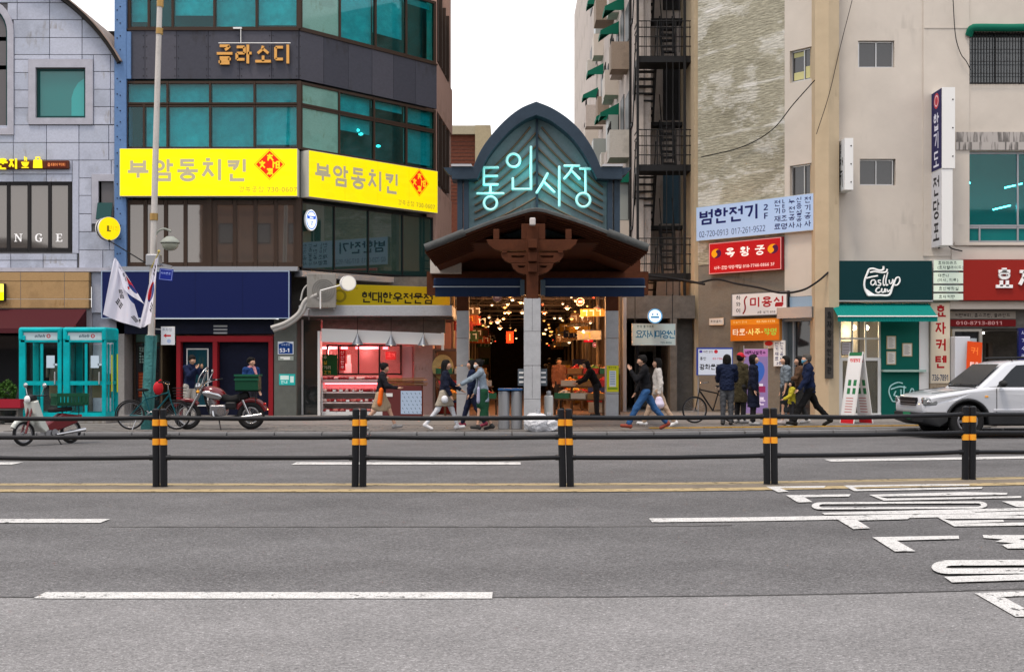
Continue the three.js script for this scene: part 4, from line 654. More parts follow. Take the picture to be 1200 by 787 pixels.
{
  const g = thing('market_gate', 'arched market gate with glowing cyan letters over a curved tile canopy and granite pillar', 'gate');
  const f = new Face(0, 30.5, 1200, 30.5), Z = ([a, b]) => [500 + a / 3.03, 100 + b / 3.03];
  const inner = [[183, 340], [195, 310], [225, 255], [265, 205], [310, 160], [350, 133], [388, 117], [430, 133], [470, 160], [510, 195], [545, 240], [575, 290], [600, 340]];
  const smoothPts = (pts, n) => { const c = new THREE.CatmullRomCurve3(pts.map(([a, b]) => V(a, b, 0)), false, 'centripetal'); return c.getPoints(n).map((p) => [p.x, p.y]); };
  const outerL = smoothPts([[168, 297], [182, 262], [203, 224], [243, 172], [288, 126], [336, 91], [388, 69]], 24), outerR = smoothPts([[388, 69], [440, 90], [490, 121], [530, 156], [562, 195], [592, 245], [614, 297]], 24).slice(1);
  const innerS = [...smoothPts(inner.slice(0, 7), 24), ...smoothPts(inner.slice(6), 24).slice(1)];
  const frame = [[92, 342], [92, 297], ...outerL, ...outerR, [690, 297], [690, 342], [642, 342], ...innerS.slice().reverse().map((p) => p), [148, 342]].filter((p, i, a) => !i || Math.hypot(p[0] - a[i - 1][0], p[1] - a[i - 1][1]) > 0.5);
  mk('arch_frame', f.slab(frame.map(Z), -0.35, 0.4, [], 0.012), M.gateSteel, g);
  mk('ledge_cap', [f.slab([[90, 289], [160, 289], [165, 297], [90, 297]].map(Z), -0.37, 0.44), f.slab([[617, 297], [622, 289], [692, 289], [692, 297]].map(Z), -0.37, 0.44)], mat([0.42, 0.42, 0.44], 0.6), g);
  mk('ledge_fin', [f.slab([[62, 300], [92, 300], [92, 330], [80, 322]].map(Z), -0.1, 0.38), f.slab([[690, 300], [722, 300], [704, 322], [690, 330]].map(Z), -0.1, 0.38)], M.gateSteel, g);
  mk('sign_panel', f.slab([...innerS, [644, 342], [644, 540], [146, 540], [146, 342]].map(Z), -0.2, -0.05), M.gatePanel, g);
  for (const [a, b] of [[110, 128], [132, 150], [640, 658], [664, 684]]) mk('frame_post', f.slab([[a, 342], [b, 342], [b, 540], [a, 540]].map(Z), -0.3, 0.22), M.gateSteel, g);
  mk('centre_rib', f.box(628, 630.6, 139, 262, -0.05, 0.05), M.gateSteel, g);
  const archY = (x) => { for (let i = 0; i < innerS.length - 1; i++) { const [a, b] = innerS[i], [c, d] = innerS[i + 1]; if ((a - x) * (c - x) <= 0 && a !== c) return mix(b, d, (x - a) / (c - a)); } return 340; };
  for (let i = 0; i < 8; i++) for (const s of [-1, 1]) {       // chevron ribs
    const yc = 122 + i * 46, D = mix(240, 92, Math.min(1, i / 7)), pts = [];
    for (let k = 0; k <= 12; k++) { const t = k / 12, x = 388 + s * t * 238, y = yc + D * (1.3 * t - 0.3 * t * t); if (x > 150 && x < 640 && (y < 342 ? y > archY(x) + 6 : true) && y < 528) { const [px, py] = Z([x, y]), p = f.at(px, py, 0.0); pts.push([p.x, p.y, p.z]); } }
    if (pts.length > 2) mk('chevron_rib', [tube(pts, 0.026, 6, 18)], M.bronze, g);
  }
  // letters: neon-lit tubes on stand-offs
  const seg = (a, b) => { const p = f.at(...Z(a), 0.2), q = f.at(...Z(b), 0.2); return [rod([p.x, p.y, p.z], [q.x, q.y, q.z], 0.032, 0.032, 10), ball(0.032, p.x, p.y, p.z), ball(0.032, q.x, q.y, q.z)]; };
  const circ = (cx, cy, r) => { const [px, py] = Z([cx, cy]), p = f.at(px, py, 0.2); return new THREE.TorusGeometry(r / 3.03 * 30.5 / FOC, 0.032, 10, 32).translate(p.x, p.y, p.z); };
  const letters = [
    [seg([203, 296], [252, 296]), seg([203, 326], [250, 326]), seg([203, 296], [203, 356]), seg([203, 356], [252, 356]), seg([227, 356], [227, 388]), seg([181, 388], [272, 388]), circ(227, 422, 23)],
    [circ(308, 271, 23), seg([370, 224], [370, 373]), seg([306, 335], [306, 373]), seg([306, 373], [370, 373])],
    [seg([428, 318], [410, 352]), seg([410, 352], [390, 385]), seg([414, 346], [452, 383]), seg([470, 294], [470, 431])],
    [seg([489, 290], [540, 290]), seg([518, 290], [508, 312]), seg([508, 312], [488, 335]), seg([512, 306], [541, 335]), seg([563, 299], [563, 384]), seg([563, 300], [580, 300]), seg([544, 300], [563, 300]), circ(555, 411, 24)],
  ];
  for (const l of letters) mk('letter', l, M.neon, g);
  { // glow of the letters on the panel
    for (const [a, b] of [[227, 370], [340, 300], [435, 360], [535, 350]]) { const p = f.at(...Z([a, b]), 0.3), L = new THREE.PointLight(0x6ffff2, 0.22, 0, 2); L.position.copy(p); L.castShadow = true; L.shadow.radius = 8; scene.add(L); L.name = 'letter_glow'; }
  }
  // tile canopy: a shallow gable with swept-up curve
  const c = new Face(0, 28.2, 1200, 28.2), prof = smoothPts([[499, 294], [520, 286], [545, 276], [575, 264.5], [603, 255.5], [628, 249.5], [653, 255.5], [681, 264.5], [711, 276], [737, 286], [758, 294]], 40);
  mk('canopy_deck', c.slab([...prof, ...prof.slice().reverse().map(([a, b]) => [a, b + 1.8])], -6.2, 0.3), M.timber, g);  // deck and tile bed extended back unseen, to shade the gate below
  mk('tile_bed', c.slab([...prof.map(([a, b]) => [a, b - 2.2]), ...prof.slice().reverse()], -6.2, 0.36), M.tile, g);
  const roll = (list, r) => tube(list.map(([a, b]) => { const p = c.at(a, b - 2.4, 0.3); return [p.x, p.y, p.z]; }), r, 10, 24);
  mk('verge_roll', [roll(prof.slice(0, 9), 0.085), roll(prof.slice(-9), 0.085), roll(prof.slice(8, 33), 0.04)], M.tile, g);
  for (let k = 0; k < 8; k++) for (const s of [0, 1]) { const l = (s ? prof.slice(21) : prof.slice(0, 20).reverse()).map(([a, b]) => { const p = c.at(a, b - 2.6, -0.1 - k * 0.46); return [p.x, p.y, p.z]; }); mk('tile_row', tube(l.filter((q, i) => i % 3 === 0), 0.06, 7, 14), M.tile, g); }
  for (let k = 0; k < 9; k++) for (const s of [0, 1]) { const l = (s ? prof.slice(22) : prof.slice(0, 19)).map(([a, b]) => { const p = c.at(a, b + 3.0, 0.05 - k * 0.42); return [p.x, p.y, p.z]; }); mk('rafter', tube(l.filter((q, i) => i % 3 === 0), 0.028, 7, 12), k < 2 ? M.timber : M.timber, g); }
  // bracket arms and timber post on the granite pillar
  const w = new Face(0, 27.75, 1200, 27.75);
  mk('timber_post', w.box(617, 631, 262, 350, -0.24, 0.0, 0.015), M.timber, g);
  mk('bracket_arm', w.slab([[570, 280.5], [677, 280.5], [675, 286], [669, 291], [661, 293.5], [586, 293.5], [578, 291], [572, 286]], -0.2, -0.02, [], 0.008), M.timber, g);
  mk('bracket_arm', w.slab([[587, 296], [661, 296], [660, 301], [656, 305.5], [649, 308], [599, 308], [592, 305.5], [588, 301]], -0.19, -0.03, [[[598, 298.6], [616, 298.6], [613, 302.2], [600, 302.2]], [[632, 298.6], [650, 298.6], [648, 302.2], [635, 302.2]]], 0.008), M.timber, g);
  mk('bracket_arm', w.slab([[599, 308.3], [649, 308.3], [647, 314], [641, 319], [633, 321.5], [615, 321.5], [607, 319], [601, 314]], -0.2, -0.02, [[[606, 310.6], [616.5, 310.6], [614, 314], [608, 314]], [[631.5, 310.6], [642, 310.6], [640, 314], [634, 314]]], 0.008), M.timber, g);
  mk('bracket_head', [w.box(611, 639, 262, 280.2, -0.22, -0.02, 0.01), w.box(578, 585, 268, 280.3, -0.2, -0.05, 0.01), w.box(663, 670, 268, 280.3, -0.2, -0.05, 0.01), w.box(588, 594, 293.6, 296, -0.2, 0), w.box(654, 660, 293.6, 296, -0.2, 0)], M.timber, g);
  for (const [y, l] of [[287, 1.0], [302, 0.7], [314, 0.45]]) mk('cross_arm', w.box(619, 629, y - 5, y + 5, -l, l * 0.35, 0.01), M.timber, g);
  mk('hanging_lantern', [w.box(620.5, 627.5, 256, 265, 0.05, 0.2, 0.03)], mat([0.5, 0.47, 0.45], 0.5), g);
  const px = 623.8, hw = 9.8;
  for (const [y0, y1, split] of [[349.5, 388, 1], [388.6, 428, 0], [428.6, 467.5, 1], [468, 505.5, 0]]) {
    if (split) for (const s of [0, 1]) mk('granite_block', w.box(px - hw + s * (hw + 0.15), px - 0.15 + s * (hw + 0.15), y0, y1, -0.36, 0.0, 0.006), M.granite, g);
    else mk('granite_block', w.box(px - hw, px + hw, y0, y1, -0.36, 0.002, 0.006), M.granite, g);
  }
  mk('pillar_core', w.box(px - hw + 0.8, px + hw - 0.8, 349, 505, -0.34, -0.02), M.graniteSide, g);
  mk('side_plate', [w.box(607, 641.5, 432, 452, -0.3, -0.24)], mat([0.1, 0.12, 0.14], 0.5), g); mk('plate_bars', [435.5, 441, 446.5].map((y) => [w.box(608.3, 613.6, y, y + 2.2, -0.24, -0.225), w.box(634.2, 640, y, y + 2.2, -0.24, -0.225)]).flat(), M.whitePaint, g);
  // side pillars and beam
  const h = new Face(0, 34, 1200, 34);
  for (const [a, b, n] of [[535, 549.5, 0], [710, 725, 1]]) for (const [y0, y1] of [[364, 396], [396.5, 428], [428.5, 461], [461.5, 490.2]]) mk('side_pillar_block', h.box(a, b, y0, y1, -0.4 - n * 0.01, 0, 0.006), M.graniteSide, g);
  mk('cross_beam', [h.box(500, 760, 318, 345, -0.5, 0), h.box(535, 549.5, 345, 364, -0.4, 0), h.box(710, 725, 345, 364, -0.4, 0)], M.timber, g);
  mk('gate_ceiling', [h.box(545, 715, 299, 303, -0.5, 4.4), h.box(505, 752, 290, 318, -0.5, -0.3)], M.timber, g);
  mk('white_wall', h.box(505, 541, 295, 321, -0.25, 0.35), mat([0.55, 0.5, 0.45], 0.8, { tex: T.stain, uv: 1.5 }), g);
  // rolled awnings
  const v = new Face(0, 30, 1200, 30);
  for (const [a, b] of [[508, 612], [636, 756]]) { const q = mk('awning_roll', [v.box(a, b, 325.5, 335.5, -0.3, 0.05, 0.05), v.box(a + 2, b - 1, 336.4, 347.5, 0.0, 0.03)], M.navyCloth, g); mk('awning_bar', v.box(a - 0.5, b + 0.5, 335.4, 336.5, 0, 0.06), mat([0.4, 0.45, 0.5], 0.5), q); }
  mk('awning_bracket', [v.box(609.5, 614.5, 328, 346, -0.3, 0.1), v.box(633.5, 639, 328, 346, -0.3, 0.1)], mat([0.06, 0.09, 0.12], 0.5), g);
  mk('yellow_notice', h.plate(711, 725, 428, 459, 0.006), printed(112, 248, (c2, W, H) => { fill(c2, W, H, '#c9c62c'); write(c2, '통인시장', 16, 10, 17, '#3c6a2c', 0.13); c2.fillStyle = '#d6dde2'; c2.fillRect(26, 50, 62, 150); c2.fillStyle = '#6c8db0'; for (let i = 0; i < 8; i++) c2.fillRect(32, 60 + i * 16, 48, 7); c2.fillStyle = '#7c9a2c'; c2.fillRect(10, 206, 92, 20); }, 0.6), g, true);
}

// ---------------------------------------------------------------- market lane behind the gate: hall, lamps, stands
{
  const hall = thing('market_hall', 'dark covered market lane running back behind the gate', 'building');
  const dk = mat([0.15, 0.105, 0.08], 0.9, { tex: T.grain, uv: 1.2 });  // dark brown carries some of the shade inside the hall
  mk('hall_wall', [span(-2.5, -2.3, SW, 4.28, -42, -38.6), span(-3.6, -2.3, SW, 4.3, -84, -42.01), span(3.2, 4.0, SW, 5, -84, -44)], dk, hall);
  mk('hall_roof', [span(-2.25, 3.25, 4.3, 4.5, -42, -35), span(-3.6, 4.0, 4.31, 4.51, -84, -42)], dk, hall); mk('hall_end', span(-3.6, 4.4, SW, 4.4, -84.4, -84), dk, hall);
  for (let k = 0; k < 10; k++) mk('roof_truss', [bar([-2.2, 4.05, -37 - k * 4.6], [3.3, 4.05, -37 - k * 4.6], 0.07), bar([-2.2, 3.7, -37 - k * 4.6], [3.3, 3.7, -37 - k * 4.6], 0.05), ...[0, 1, 2, 3, 4, 5].map((i) => bar([-2.2 + i * 0.9, 3.7, -37 - k * 4.6], [-1.75 + i * 0.9, 4.05, -37 - k * 4.6], 0.03))], mat([0.12, 0.1, 0.09], 0.5), hall);
  for (let k = 0; k < 8; k++) for (const s of [-1, 1]) { const x = s < 0 ? -1.75 : 2.85; mk('hall_post', rod([x, SW, -38 - k * 4.4], [x, 4.3, -38 - k * 4.4], 0.06), mat([0.2, 0.15, 0.1], 0.6), hall); }
  // lamps over the stands: shade and bulb, each hung from the roof
  const shadeM = mat([0.35, 0.3, 0.28], 0.4, { metalness: 0.5 }), bulbW = mat([1, 0.95, 0.85], 0.4, { emissive: lin('#ffdca8'), emissiveIntensity: 1.7 }), bulbO = mat([1, 0.7, 0.4], 0.4, { emissive: lin('#ffa850'), emissiveIntensity: 1.5 });
  const bulbR = mat([1, 0.3, 0.2], 0.4, { emissive: lin('#ff3a1c'), emissiveIntensity: 1.6 });
  const sh = lathe([[0.03, 0.16], [0.05, 0.12], [0.19, 0], [0.18, 0], [0.04, 0.11]], 16), bu = ball(0.085, 0, 0.0, 0), co = rod([0, 0.16, 0], [0, 1, 0], 0.008, 0.008, 5);
  [sh, bu, co].forEach((q) => boxUV(q, 1));
  const spots = [[610, 354, 36.6], [612, 366, 39], [604, 387, 40], [638, 366, 42], [650, 372.5, 44], [643, 380, 48], [637, 390, 50], [659, 375, 43], [670, 373, 40], [675, 352, 37], [671, 384, 47], [678, 395, 44], [687, 346, 36], [583, 377, 37.5], [575, 378, 38.5], [665, 388, 56], [655, 392, 60], [648, 398, 66], [676, 383, 41], [684, 389, 39], [663, 381, 52], [632, 398, 58], [668, 396, 62], [641, 402, 72], [596, 366, 38], [692, 378, 38], [645, 388, 54], [681, 370, 39], [656, 384, 57], [667, 402, 68], [590, 373, 41.5], [560, 366, 39], [598, 384, 47], [586, 384, 44], [605, 396, 56], [566, 381, 40.5]];  // the last few are added to brighten the dark butcher side
  for (let k = 0; k < 22; k++) spots.push([rr(556, 706), rr(347, 372), rr(36.5, 44)]);
  for (let k = 0; k < 34; k++) { const d = rr(42, 80), x = rnd() < 0.5 ? rr(-1.9, -0.6) : rr(1.2, 2.9), y = rr(2.3, 3.7); spots.push([CX + x * FOC / d, CY - (y - CAM_H) * FOC / d, d]); }
  spots.forEach(([px, py, d], i) => {
    const o = placed('market_lamp', 'bare-bulb pendant lamp glowing along the covered market lane', 'lamp', [X(px, d), Math.min(3.9, Y(py, d)), -d], 0, 'lamps in the market lane');
    const warm = i % 3 !== 1, red = i % 7 === 3; o.scale.setScalar([0.42, 0.58, 0.34, 0.66, 0.48][i % 5]);
    for (const [n, gg, m] of [['shade', sh, shadeM], ['bulb', bu, red ? bulbR : warm ? bulbO : bulbW], ['cord', co, M.wire]]) { const q = new THREE.Mesh(gg, m); q.name = n; q.castShadow = q.receiveShadow = true; o.add(q); }
    if (i % 3 === 0 && i < 45) { const L = new THREE.PointLight(warm ? 0xffb878 : 0xffd8b0, 3, 0, 2); L.position.set(X(px, d), Math.min(3.9, Y(py, d)) - 0.14, -d); L.castShadow = true; L.shadow.radius = 5; L.name = 'lamp_light'; scene.add(L); }
  });
  // produce stands with crates, each crate a thing
  const fruit = { orange: mat([0.62, 0.2, 0.02], 0.5), red: mat([0.42, 0.02, 0.02], 0.45), green: mat([0.08, 0.16, 0.02], 0.6), yellow: mat([0.7, 0.45, 0.05], 0.5), white: mat([0.5, 0.45, 0.38], 0.7), brown: mat([0.2, 0.1, 0.05], 0.8) };
  const crateM = [mat([0.3, 0.17, 0.07], 0.8, { tex: T.grain, uv: 0.4 }), mat([0.34, 0.03, 0.03], 0.5), mat([0.03, 0.14, 0.07], 0.5), mat([0.4, 0.38, 0.33], 0.6)];
  const crate = (x, y, z, kind, cm, label, big = 1) => {
    const o = placed('produce_crate', label, 'crate', [x, y, z], rr(-0.1, 0.1), 'crates on the market stands'); const W = 0.46, D = 0.34, H = 0.16;
    mk('crate_box', [bx(W, 0.015, D, 0, 0.008, 0), bx(W, H, 0.015, 0, H / 2, D / 2), bx(W, H, 0.015, 0, H / 2, -D / 2), bx(0.015, H, D - 0.03, W / 2 - 0.008, H / 2, 0), bx(0.015, H, D - 0.03, -W / 2 + 0.008, H / 2, 0)], crateM[cm], o);
    const heap = []; for (let i = 0; i < 26; i++) { const a = rr(-0.18, 0.18), b = rr(-0.13, 0.13), r = 0.042 * big * rr(0.85, 1.1); heap.push(new THREE.IcosahedronGeometry(r, 1).scale(1, rr(0.8, 1), 1).translate(a, H - 0.04 + 0.12 * (1 - Math.abs(a) / 0.2) * (1 - Math.abs(b) / 0.15), b)); }
    const h = mk('heap', heap, fruit[kind], o); h.userData.kind = 'stuff'; return o;
  };
  const stand = (x, z, turn, label) => { const o = placed('produce_stand', label, 'stand', [x, SW, z], turn, 'stands along the market lane'); const wood = mat([0.12, 0.07, 0.04], 0.8, { tex: T.grain, uv: 0.6 });
    for (const [i, h] of [[0, 0.45], [1, 0.8], [2, 1.15]]) mk('tier', bx(1.6, 0.04, 0.42, 0, h, 0.42 - i * 0.42), wood, o); for (const a of [-0.76, 0.76]) { mk('leg', bx(0.05, 0.43, 0.05, a, 0.215, 0.55), wood, o); mk('leg', bx(0.05, 1.17, 0.05, a, 0.585, -0.55), wood, o); mk('brace', bar([a, 0.45, 0.55], [a, 1.15, -0.5], 0.04), wood, o); } };
  const kinds = ['orange', 'yellow', 'red', 'green', 'white', 'brown'];
  [[-1.35, -36.6, 0.35, 'tiered wooden produce stand just inside the granite pillar beside the butcher', 0], [-1.7, -40, 1.2, 'tiered produce stand further down the butcher side of the market lane', 1], [2.15, -36.6, -0.5, 'tiered produce stand behind the pillar with the yellow notice', 2], [2.4, -40.5, -1.2, 'second tiered produce stand on the notice side of the lane', 3], [-1.7, -45, 1.4, 'distant produce stand deep in the market lane, butcher side', 4], [2.6, -46, -1.4, 'distant produce stand deep in the market lane, notice side', 5]].forEach(([x, z, turn, label, n]) => {
    stand(x, z, turn, label);
    for (const [i, h] of [[0, 0.47], [1, 0.82], [2, 1.17]]) for (let k = 0; k < 3; k++) { const kd = kinds[(i * 2 + k + n * 2) % 6], q = V(-0.52 + k * 0.52, 0, 0.42 - i * 0.42).applyAxisAngle(V(0, 1, 0), turn); crate(x + q.x, SW + h, z + q.z, n === 0 && i === 2 ? (k === 1 ? 'yellow' : 'orange') : kd, (i + k + n) % 4, `${['wooden', 'red', 'green', 'pale'][(i + k + n) % 4]} crate of ${n === 0 && i === 2 ? (k === 1 ? 'yellow' : 'orange') : kd} produce on a market stand`).rotation.y = turn; }
  });
  // stall signboards, cloth canopies and stacked goods crowding both sides of the lane
  const cols = [[0.35, 0.03, 0.02], [0.5, 0.28, 0.05], [0.1, 0.06, 0.03], [0.42, 0.38, 0.3], [0.05, 0.12, 0.05], [0.04, 0.06, 0.16], [0.5, 0.12, 0.04], [0.22, 0.13, 0.07]].map((c) => mat(c, 0.7, { tex: T.grain, uv: 0.7 }));
  for (let k = 0; k < 40; k++) {
    const s = k % 2 ? 1 : -1, z = -36.8 - k * 0.95, x = s < 0 ? -1.75 : 2.75, w = rr(0.55, 0.95), y = rr(2.25, 3.0);
    const b = placed('stall_sign', `${['red', 'amber', 'dark brown', 'cream', 'dark green', 'navy', 'orange', 'brown'][k % 8]} signboard over a stall in the market lane`, 'sign', [x - s * 0.35, y, z], -s * 0.5, 'stall signboards in the market lane'); mk('board', bx(w, rr(0.22, 0.34), 0.06, 0, 0.2, 0, 0, 0, 0, 0.01), cols[k % 8], b); mk('lettering', [0, 1, 2, 3].slice(0, 2 + k % 3).map((i) => [bx(0.14, 0.03, 0.012, -w * 0.3 + i * 0.22, 0.26, 0.035), bx(0.03, 0.18, 0.012, -w * 0.3 + i * 0.22 + 0.05, 0.2, 0.035)]), k % 3 ? M.whitePaint : M.reflector, b); mk('hanger', [rod([-w * 0.4, 0.3, 0], [-w * 0.4, 4.2 - y, 0], 0.008, 0.008, 5), rod([w * 0.4, 0.3, 0], [w * 0.4, 4.2 - y, 0], 0.008, 0.008, 5)], M.wire, b);
    const st = placed('goods_stack', `stack of ${['brown', 'red', 'pale', 'green', 'amber'][k % 5]} boxes and sacks beside a market stall`, 'goods', [x - s * rr(-0.1, 0.25), SW + 0.006, z - 0.5], rr(-0.3, 0.3), 'stacked goods in the market lane'); let hh = 0; for (let i = 0; i < 3 + k % 3; i++) { const h2 = rr(0.22, 0.42); mk('box', bx(rr(0.5, 0.8), h2, rr(0.4, 0.6), rr(-0.04, 0.04), hh + h2 / 2, 0, 0, rr(-0.15, 0.15), 0, 0.015), cols[(k * 3 + i * 5) % 8], st); hh += h2; }
  }
  // hanging signs and lanterns
  const signs = [['red_lightbox', 'glowing orange-red lightbox hanging in the market lane', 593, 602, 388, 402, 39.5, ['#d2360c', '#ff9050'], 0.7], ['round', 'round red and white hanging disc sign in the market lane', 675, 685, 348, 359, 36.4, ['#a01c1c', '#e8d8d0'], 0.1], ['round', 'pale round hanging disc sign near the butcher side of the market lane', 577, 588, 343, 354, 36.2, ['#8a6a66', '#c9b0aa'], 0.05], ['red_lightbox', 'small red lightbox sign hanging on the notice side of the lane', 684, 695, 392, 401, 42, ['#b8141c', '#ffc0b0'], 1.0], ['round', 'small round red disc sign further down the lane', 694, 700, 400, 408, 44, ['#a01c1c', '#f0d0c8'], 0.4]];
  for (const [k, label, a, b, c, d, z, [c1, c2], glow] of signs) {
    const s = placed(k === 'round' ? 'hanging_disc' : 'hanging_lightbox', label, 'sign', [X((a + b) / 2, z), Y(d, z), -z]), W = X(b, z) - X(a, z), H = Y(c, z) - Y(d, z), pm = printed(96, 96, (q, w, h) => { fill(q, w, h, c2); q.fillStyle = c1; if (k === 'round') { q.beginPath(); q.arc(48, 48, 44, 0, 7); q.fill(); q.fillStyle = c2; q.fillRect(24, 38, 48, 20); } else { q.fillRect(0, 0, 96, 96); q.fillStyle = c2; q.fillRect(40, 20, 16, 56); } }, 0.5, glow);
    if (k === 'round') { mk('drum', new THREE.CylinderGeometry(W / 2, W / 2, 0.1, 28).rotateX(Math.PI / 2).translate(0, H / 2, 0), M.frameBlack, s); mk('printed_face', new THREE.CircleGeometry(W / 2 - 0.01, 28).translate(0, H / 2, 0.054), pm, s, true); } else { mk('box', bx(W, H, 0.2, 0, H / 2, 0), M.redPaint, s); mk('printed_face', new THREE.PlaneGeometry(W - 0.02, H - 0.02).translate(0, H / 2, 0.104), pm, s, true); }
    mk('hanger', rod([0, H, 0], [0, 4.25 - Y(d, z), 0], 0.01, 0.01, 6), M.wire, s);
  }
  // tall bins, bags and boxes round the pillar
  const bagM = mat([0.62, 0.63, 0.66], 0.35, { bump: T.coarse, bumpScale: 0.03, uv: 0.5 });
  const bag = (px, d, r, label) => { const g = new THREE.IcosahedronGeometry(r, 4), p = g.attributes.position; for (let i = 0; i < p.count; i++) { const x = p.getX(i), y = p.getY(i), z = p.getZ(i), n = 1 + 0.22 * (vnoise(x * 9 + px, y * 9 + z * 7, 97) - 0.5) + 0.12 * (vnoise(x * 22 + px, y * 24 + z * 20, 97) - 0.5); p.setXYZ(i, x * n * 1.1, Math.max(-r * 0.72, y * n * 0.85), z * n); } g.computeVertexNormals(); return one('rubbish_bag', [g.translate(X(px, d), SW + r * 0.72, -d), rod([X(px, d), SW + r * 1.4, -d], [X(px, d) + 0.02, SW + r * 1.85, -d], r * 0.12, r * 0.26, 8)], bagM, label, 'bag', 'rubbish bags by the granite pillar'); };
  bag(629, 27.15, 0.26, 'white plastic rubbish bag against the foot of the granite pillar'); bag(643, 27.2, 0.22, 'smaller white rubbish bag with reddish print beside the granite pillar');
  const bn = placed('litter_bin', 'pair of tall grey litter bins with a blue lid beside the granite pillar', 'bin', [X(598, 28), SW, -28]);
  for (const [x, m] of [[-0.14, M.steel], [0.14, M.steel]]) mk('drum', lathe([[0.0, 0], [0.12, 0], [0.125, 0.04], [0.125, 0.82], [0.12, 0.86], [0, 0.86]], 22).translate(x, 0, 0), m, bn); mk('lid', [bx(0.54, 0.05, 0.28, 0, 0.885, 0, 0, 0, 0, 0.015)], mat([0.02, 0.08, 0.22], 0.5), bn);
  const cn = placed('paint_can', 'pale cylindrical can standing behind the rubbish bags', 'can', [X(643, 28.2), SW, -28.2]); mk('body', lathe([[0, 0], [0.1, 0], [0.1, 0.72], [0.085, 0.75], [0, 0.75]], 20), mat([0.5, 0.5, 0.48], 0.5), cn); mk('cap', lathe([[0, 0.75], [0.05, 0.75], [0.05, 0.84], [0, 0.86]], 16), M.steel, cn);
}
// brick and concrete block beyond the lane
{
  const f = new Face(0, 76, 1200, 76), t = thing('brick_block', 'dark red brick block with a pale concrete stair tower beyond the gate', 'building');
  mk('brick_wall', f.box(470, 557, 158, 480, -6, 0), M.brick, t); mk('stair_tower', f.box(557, 575, 148, 480, -6, 0.4), mat([0.42, 0.36, 0.24], 0.9, { tex: T.stain, uv: 4 }), t); mk('parapet', [f.box(525, 557, 148, 158, -6, 0.3)], mat([0.4, 0.36, 0.26], 0.9, { tex: T.stain, uv: 4 }), t);
  for (let y = 166; y < 240; y += 4.2) mk('brick_course', f.box(526, 556.8, y, y + 0.35, -0.1, 0.02), mat([0.1, 0.06, 0.05], 0.9), t);
}

// ---------------------------------------------------------------- beige corner building on the other side of the lane
Object.assign(M, {
  beige: mat([0.59, 0.54, 0.485], 0.88, { tex: T.plaster, uv: 5.5, bump: T.fine, bumpScale: 0.002 }),
  tanPost: mat([0.52, 0.42, 0.29], 0.85, { tex: T.plaster, uv: 3 }),
  stucco: mat([1, 1, 1], 0.95, { uv: 6.5, bump: texOf(1024, (u, v) => grey(0.5 * fbm(u, v, 60, 3, 0.6) + 0.5 * vnoise(u * 50, v * 230, 250)), false), bumpScale: 0.018, tex: texOf(1024, (u, v) => { const lay = 0.5 * vnoise(u * 60, v * 240, 240) + 0.3 * vnoise(u * 180, v * 240, 240) + 0.2 * fbm(u, v, 6, 4), bw = ((v - 0.06 * u + 0.03 * fbm(u, 0.5, 5, 3)) * 5 % 1 + 1) % 1, band = Math.exp(-((bw - 0.5) ** 2) * 900) * smooth(0.4, 0.6, fbm(u, v, 12, 3)), pat = smooth(0.47, 0.66, fbm(u, v, 9, 6, 0.68)) * (0.35 + 0.5 * lay) + band * 0.7, dk = 0.1 * smooth(0.5, 0.7, fbm(u + 0.4, v, 5, 4)), k = clamp(pat); return [mix(0.6 + 0.22 * (lay - 0.5) - dk * 0.6, 0.8, k), mix(0.585 + 0.22 * (lay - 0.5) - dk * 0.6, 0.795, k), mix(0.52 + 0.2 * (lay - 0.5) - dk * 0.6, 0.775, k)]; }) }),
  stairSteel: mat([0.014, 0.014, 0.015], 0.6),
  greenCloth: mat([0.004, 0.12, 0.075], 0.75),
  shopGreen: mat([0.0, 0.105, 0.08], 0.5), shopGreenDark: mat([0.002, 0.03, 0.035], 0.4), 
  palePink: mat([0.52, 0.46, 0.42], 0.85, { tex: T.stain, uv: 2.5 }),
});
const OF = new Face(818, 39.3, 957, 36, 36);
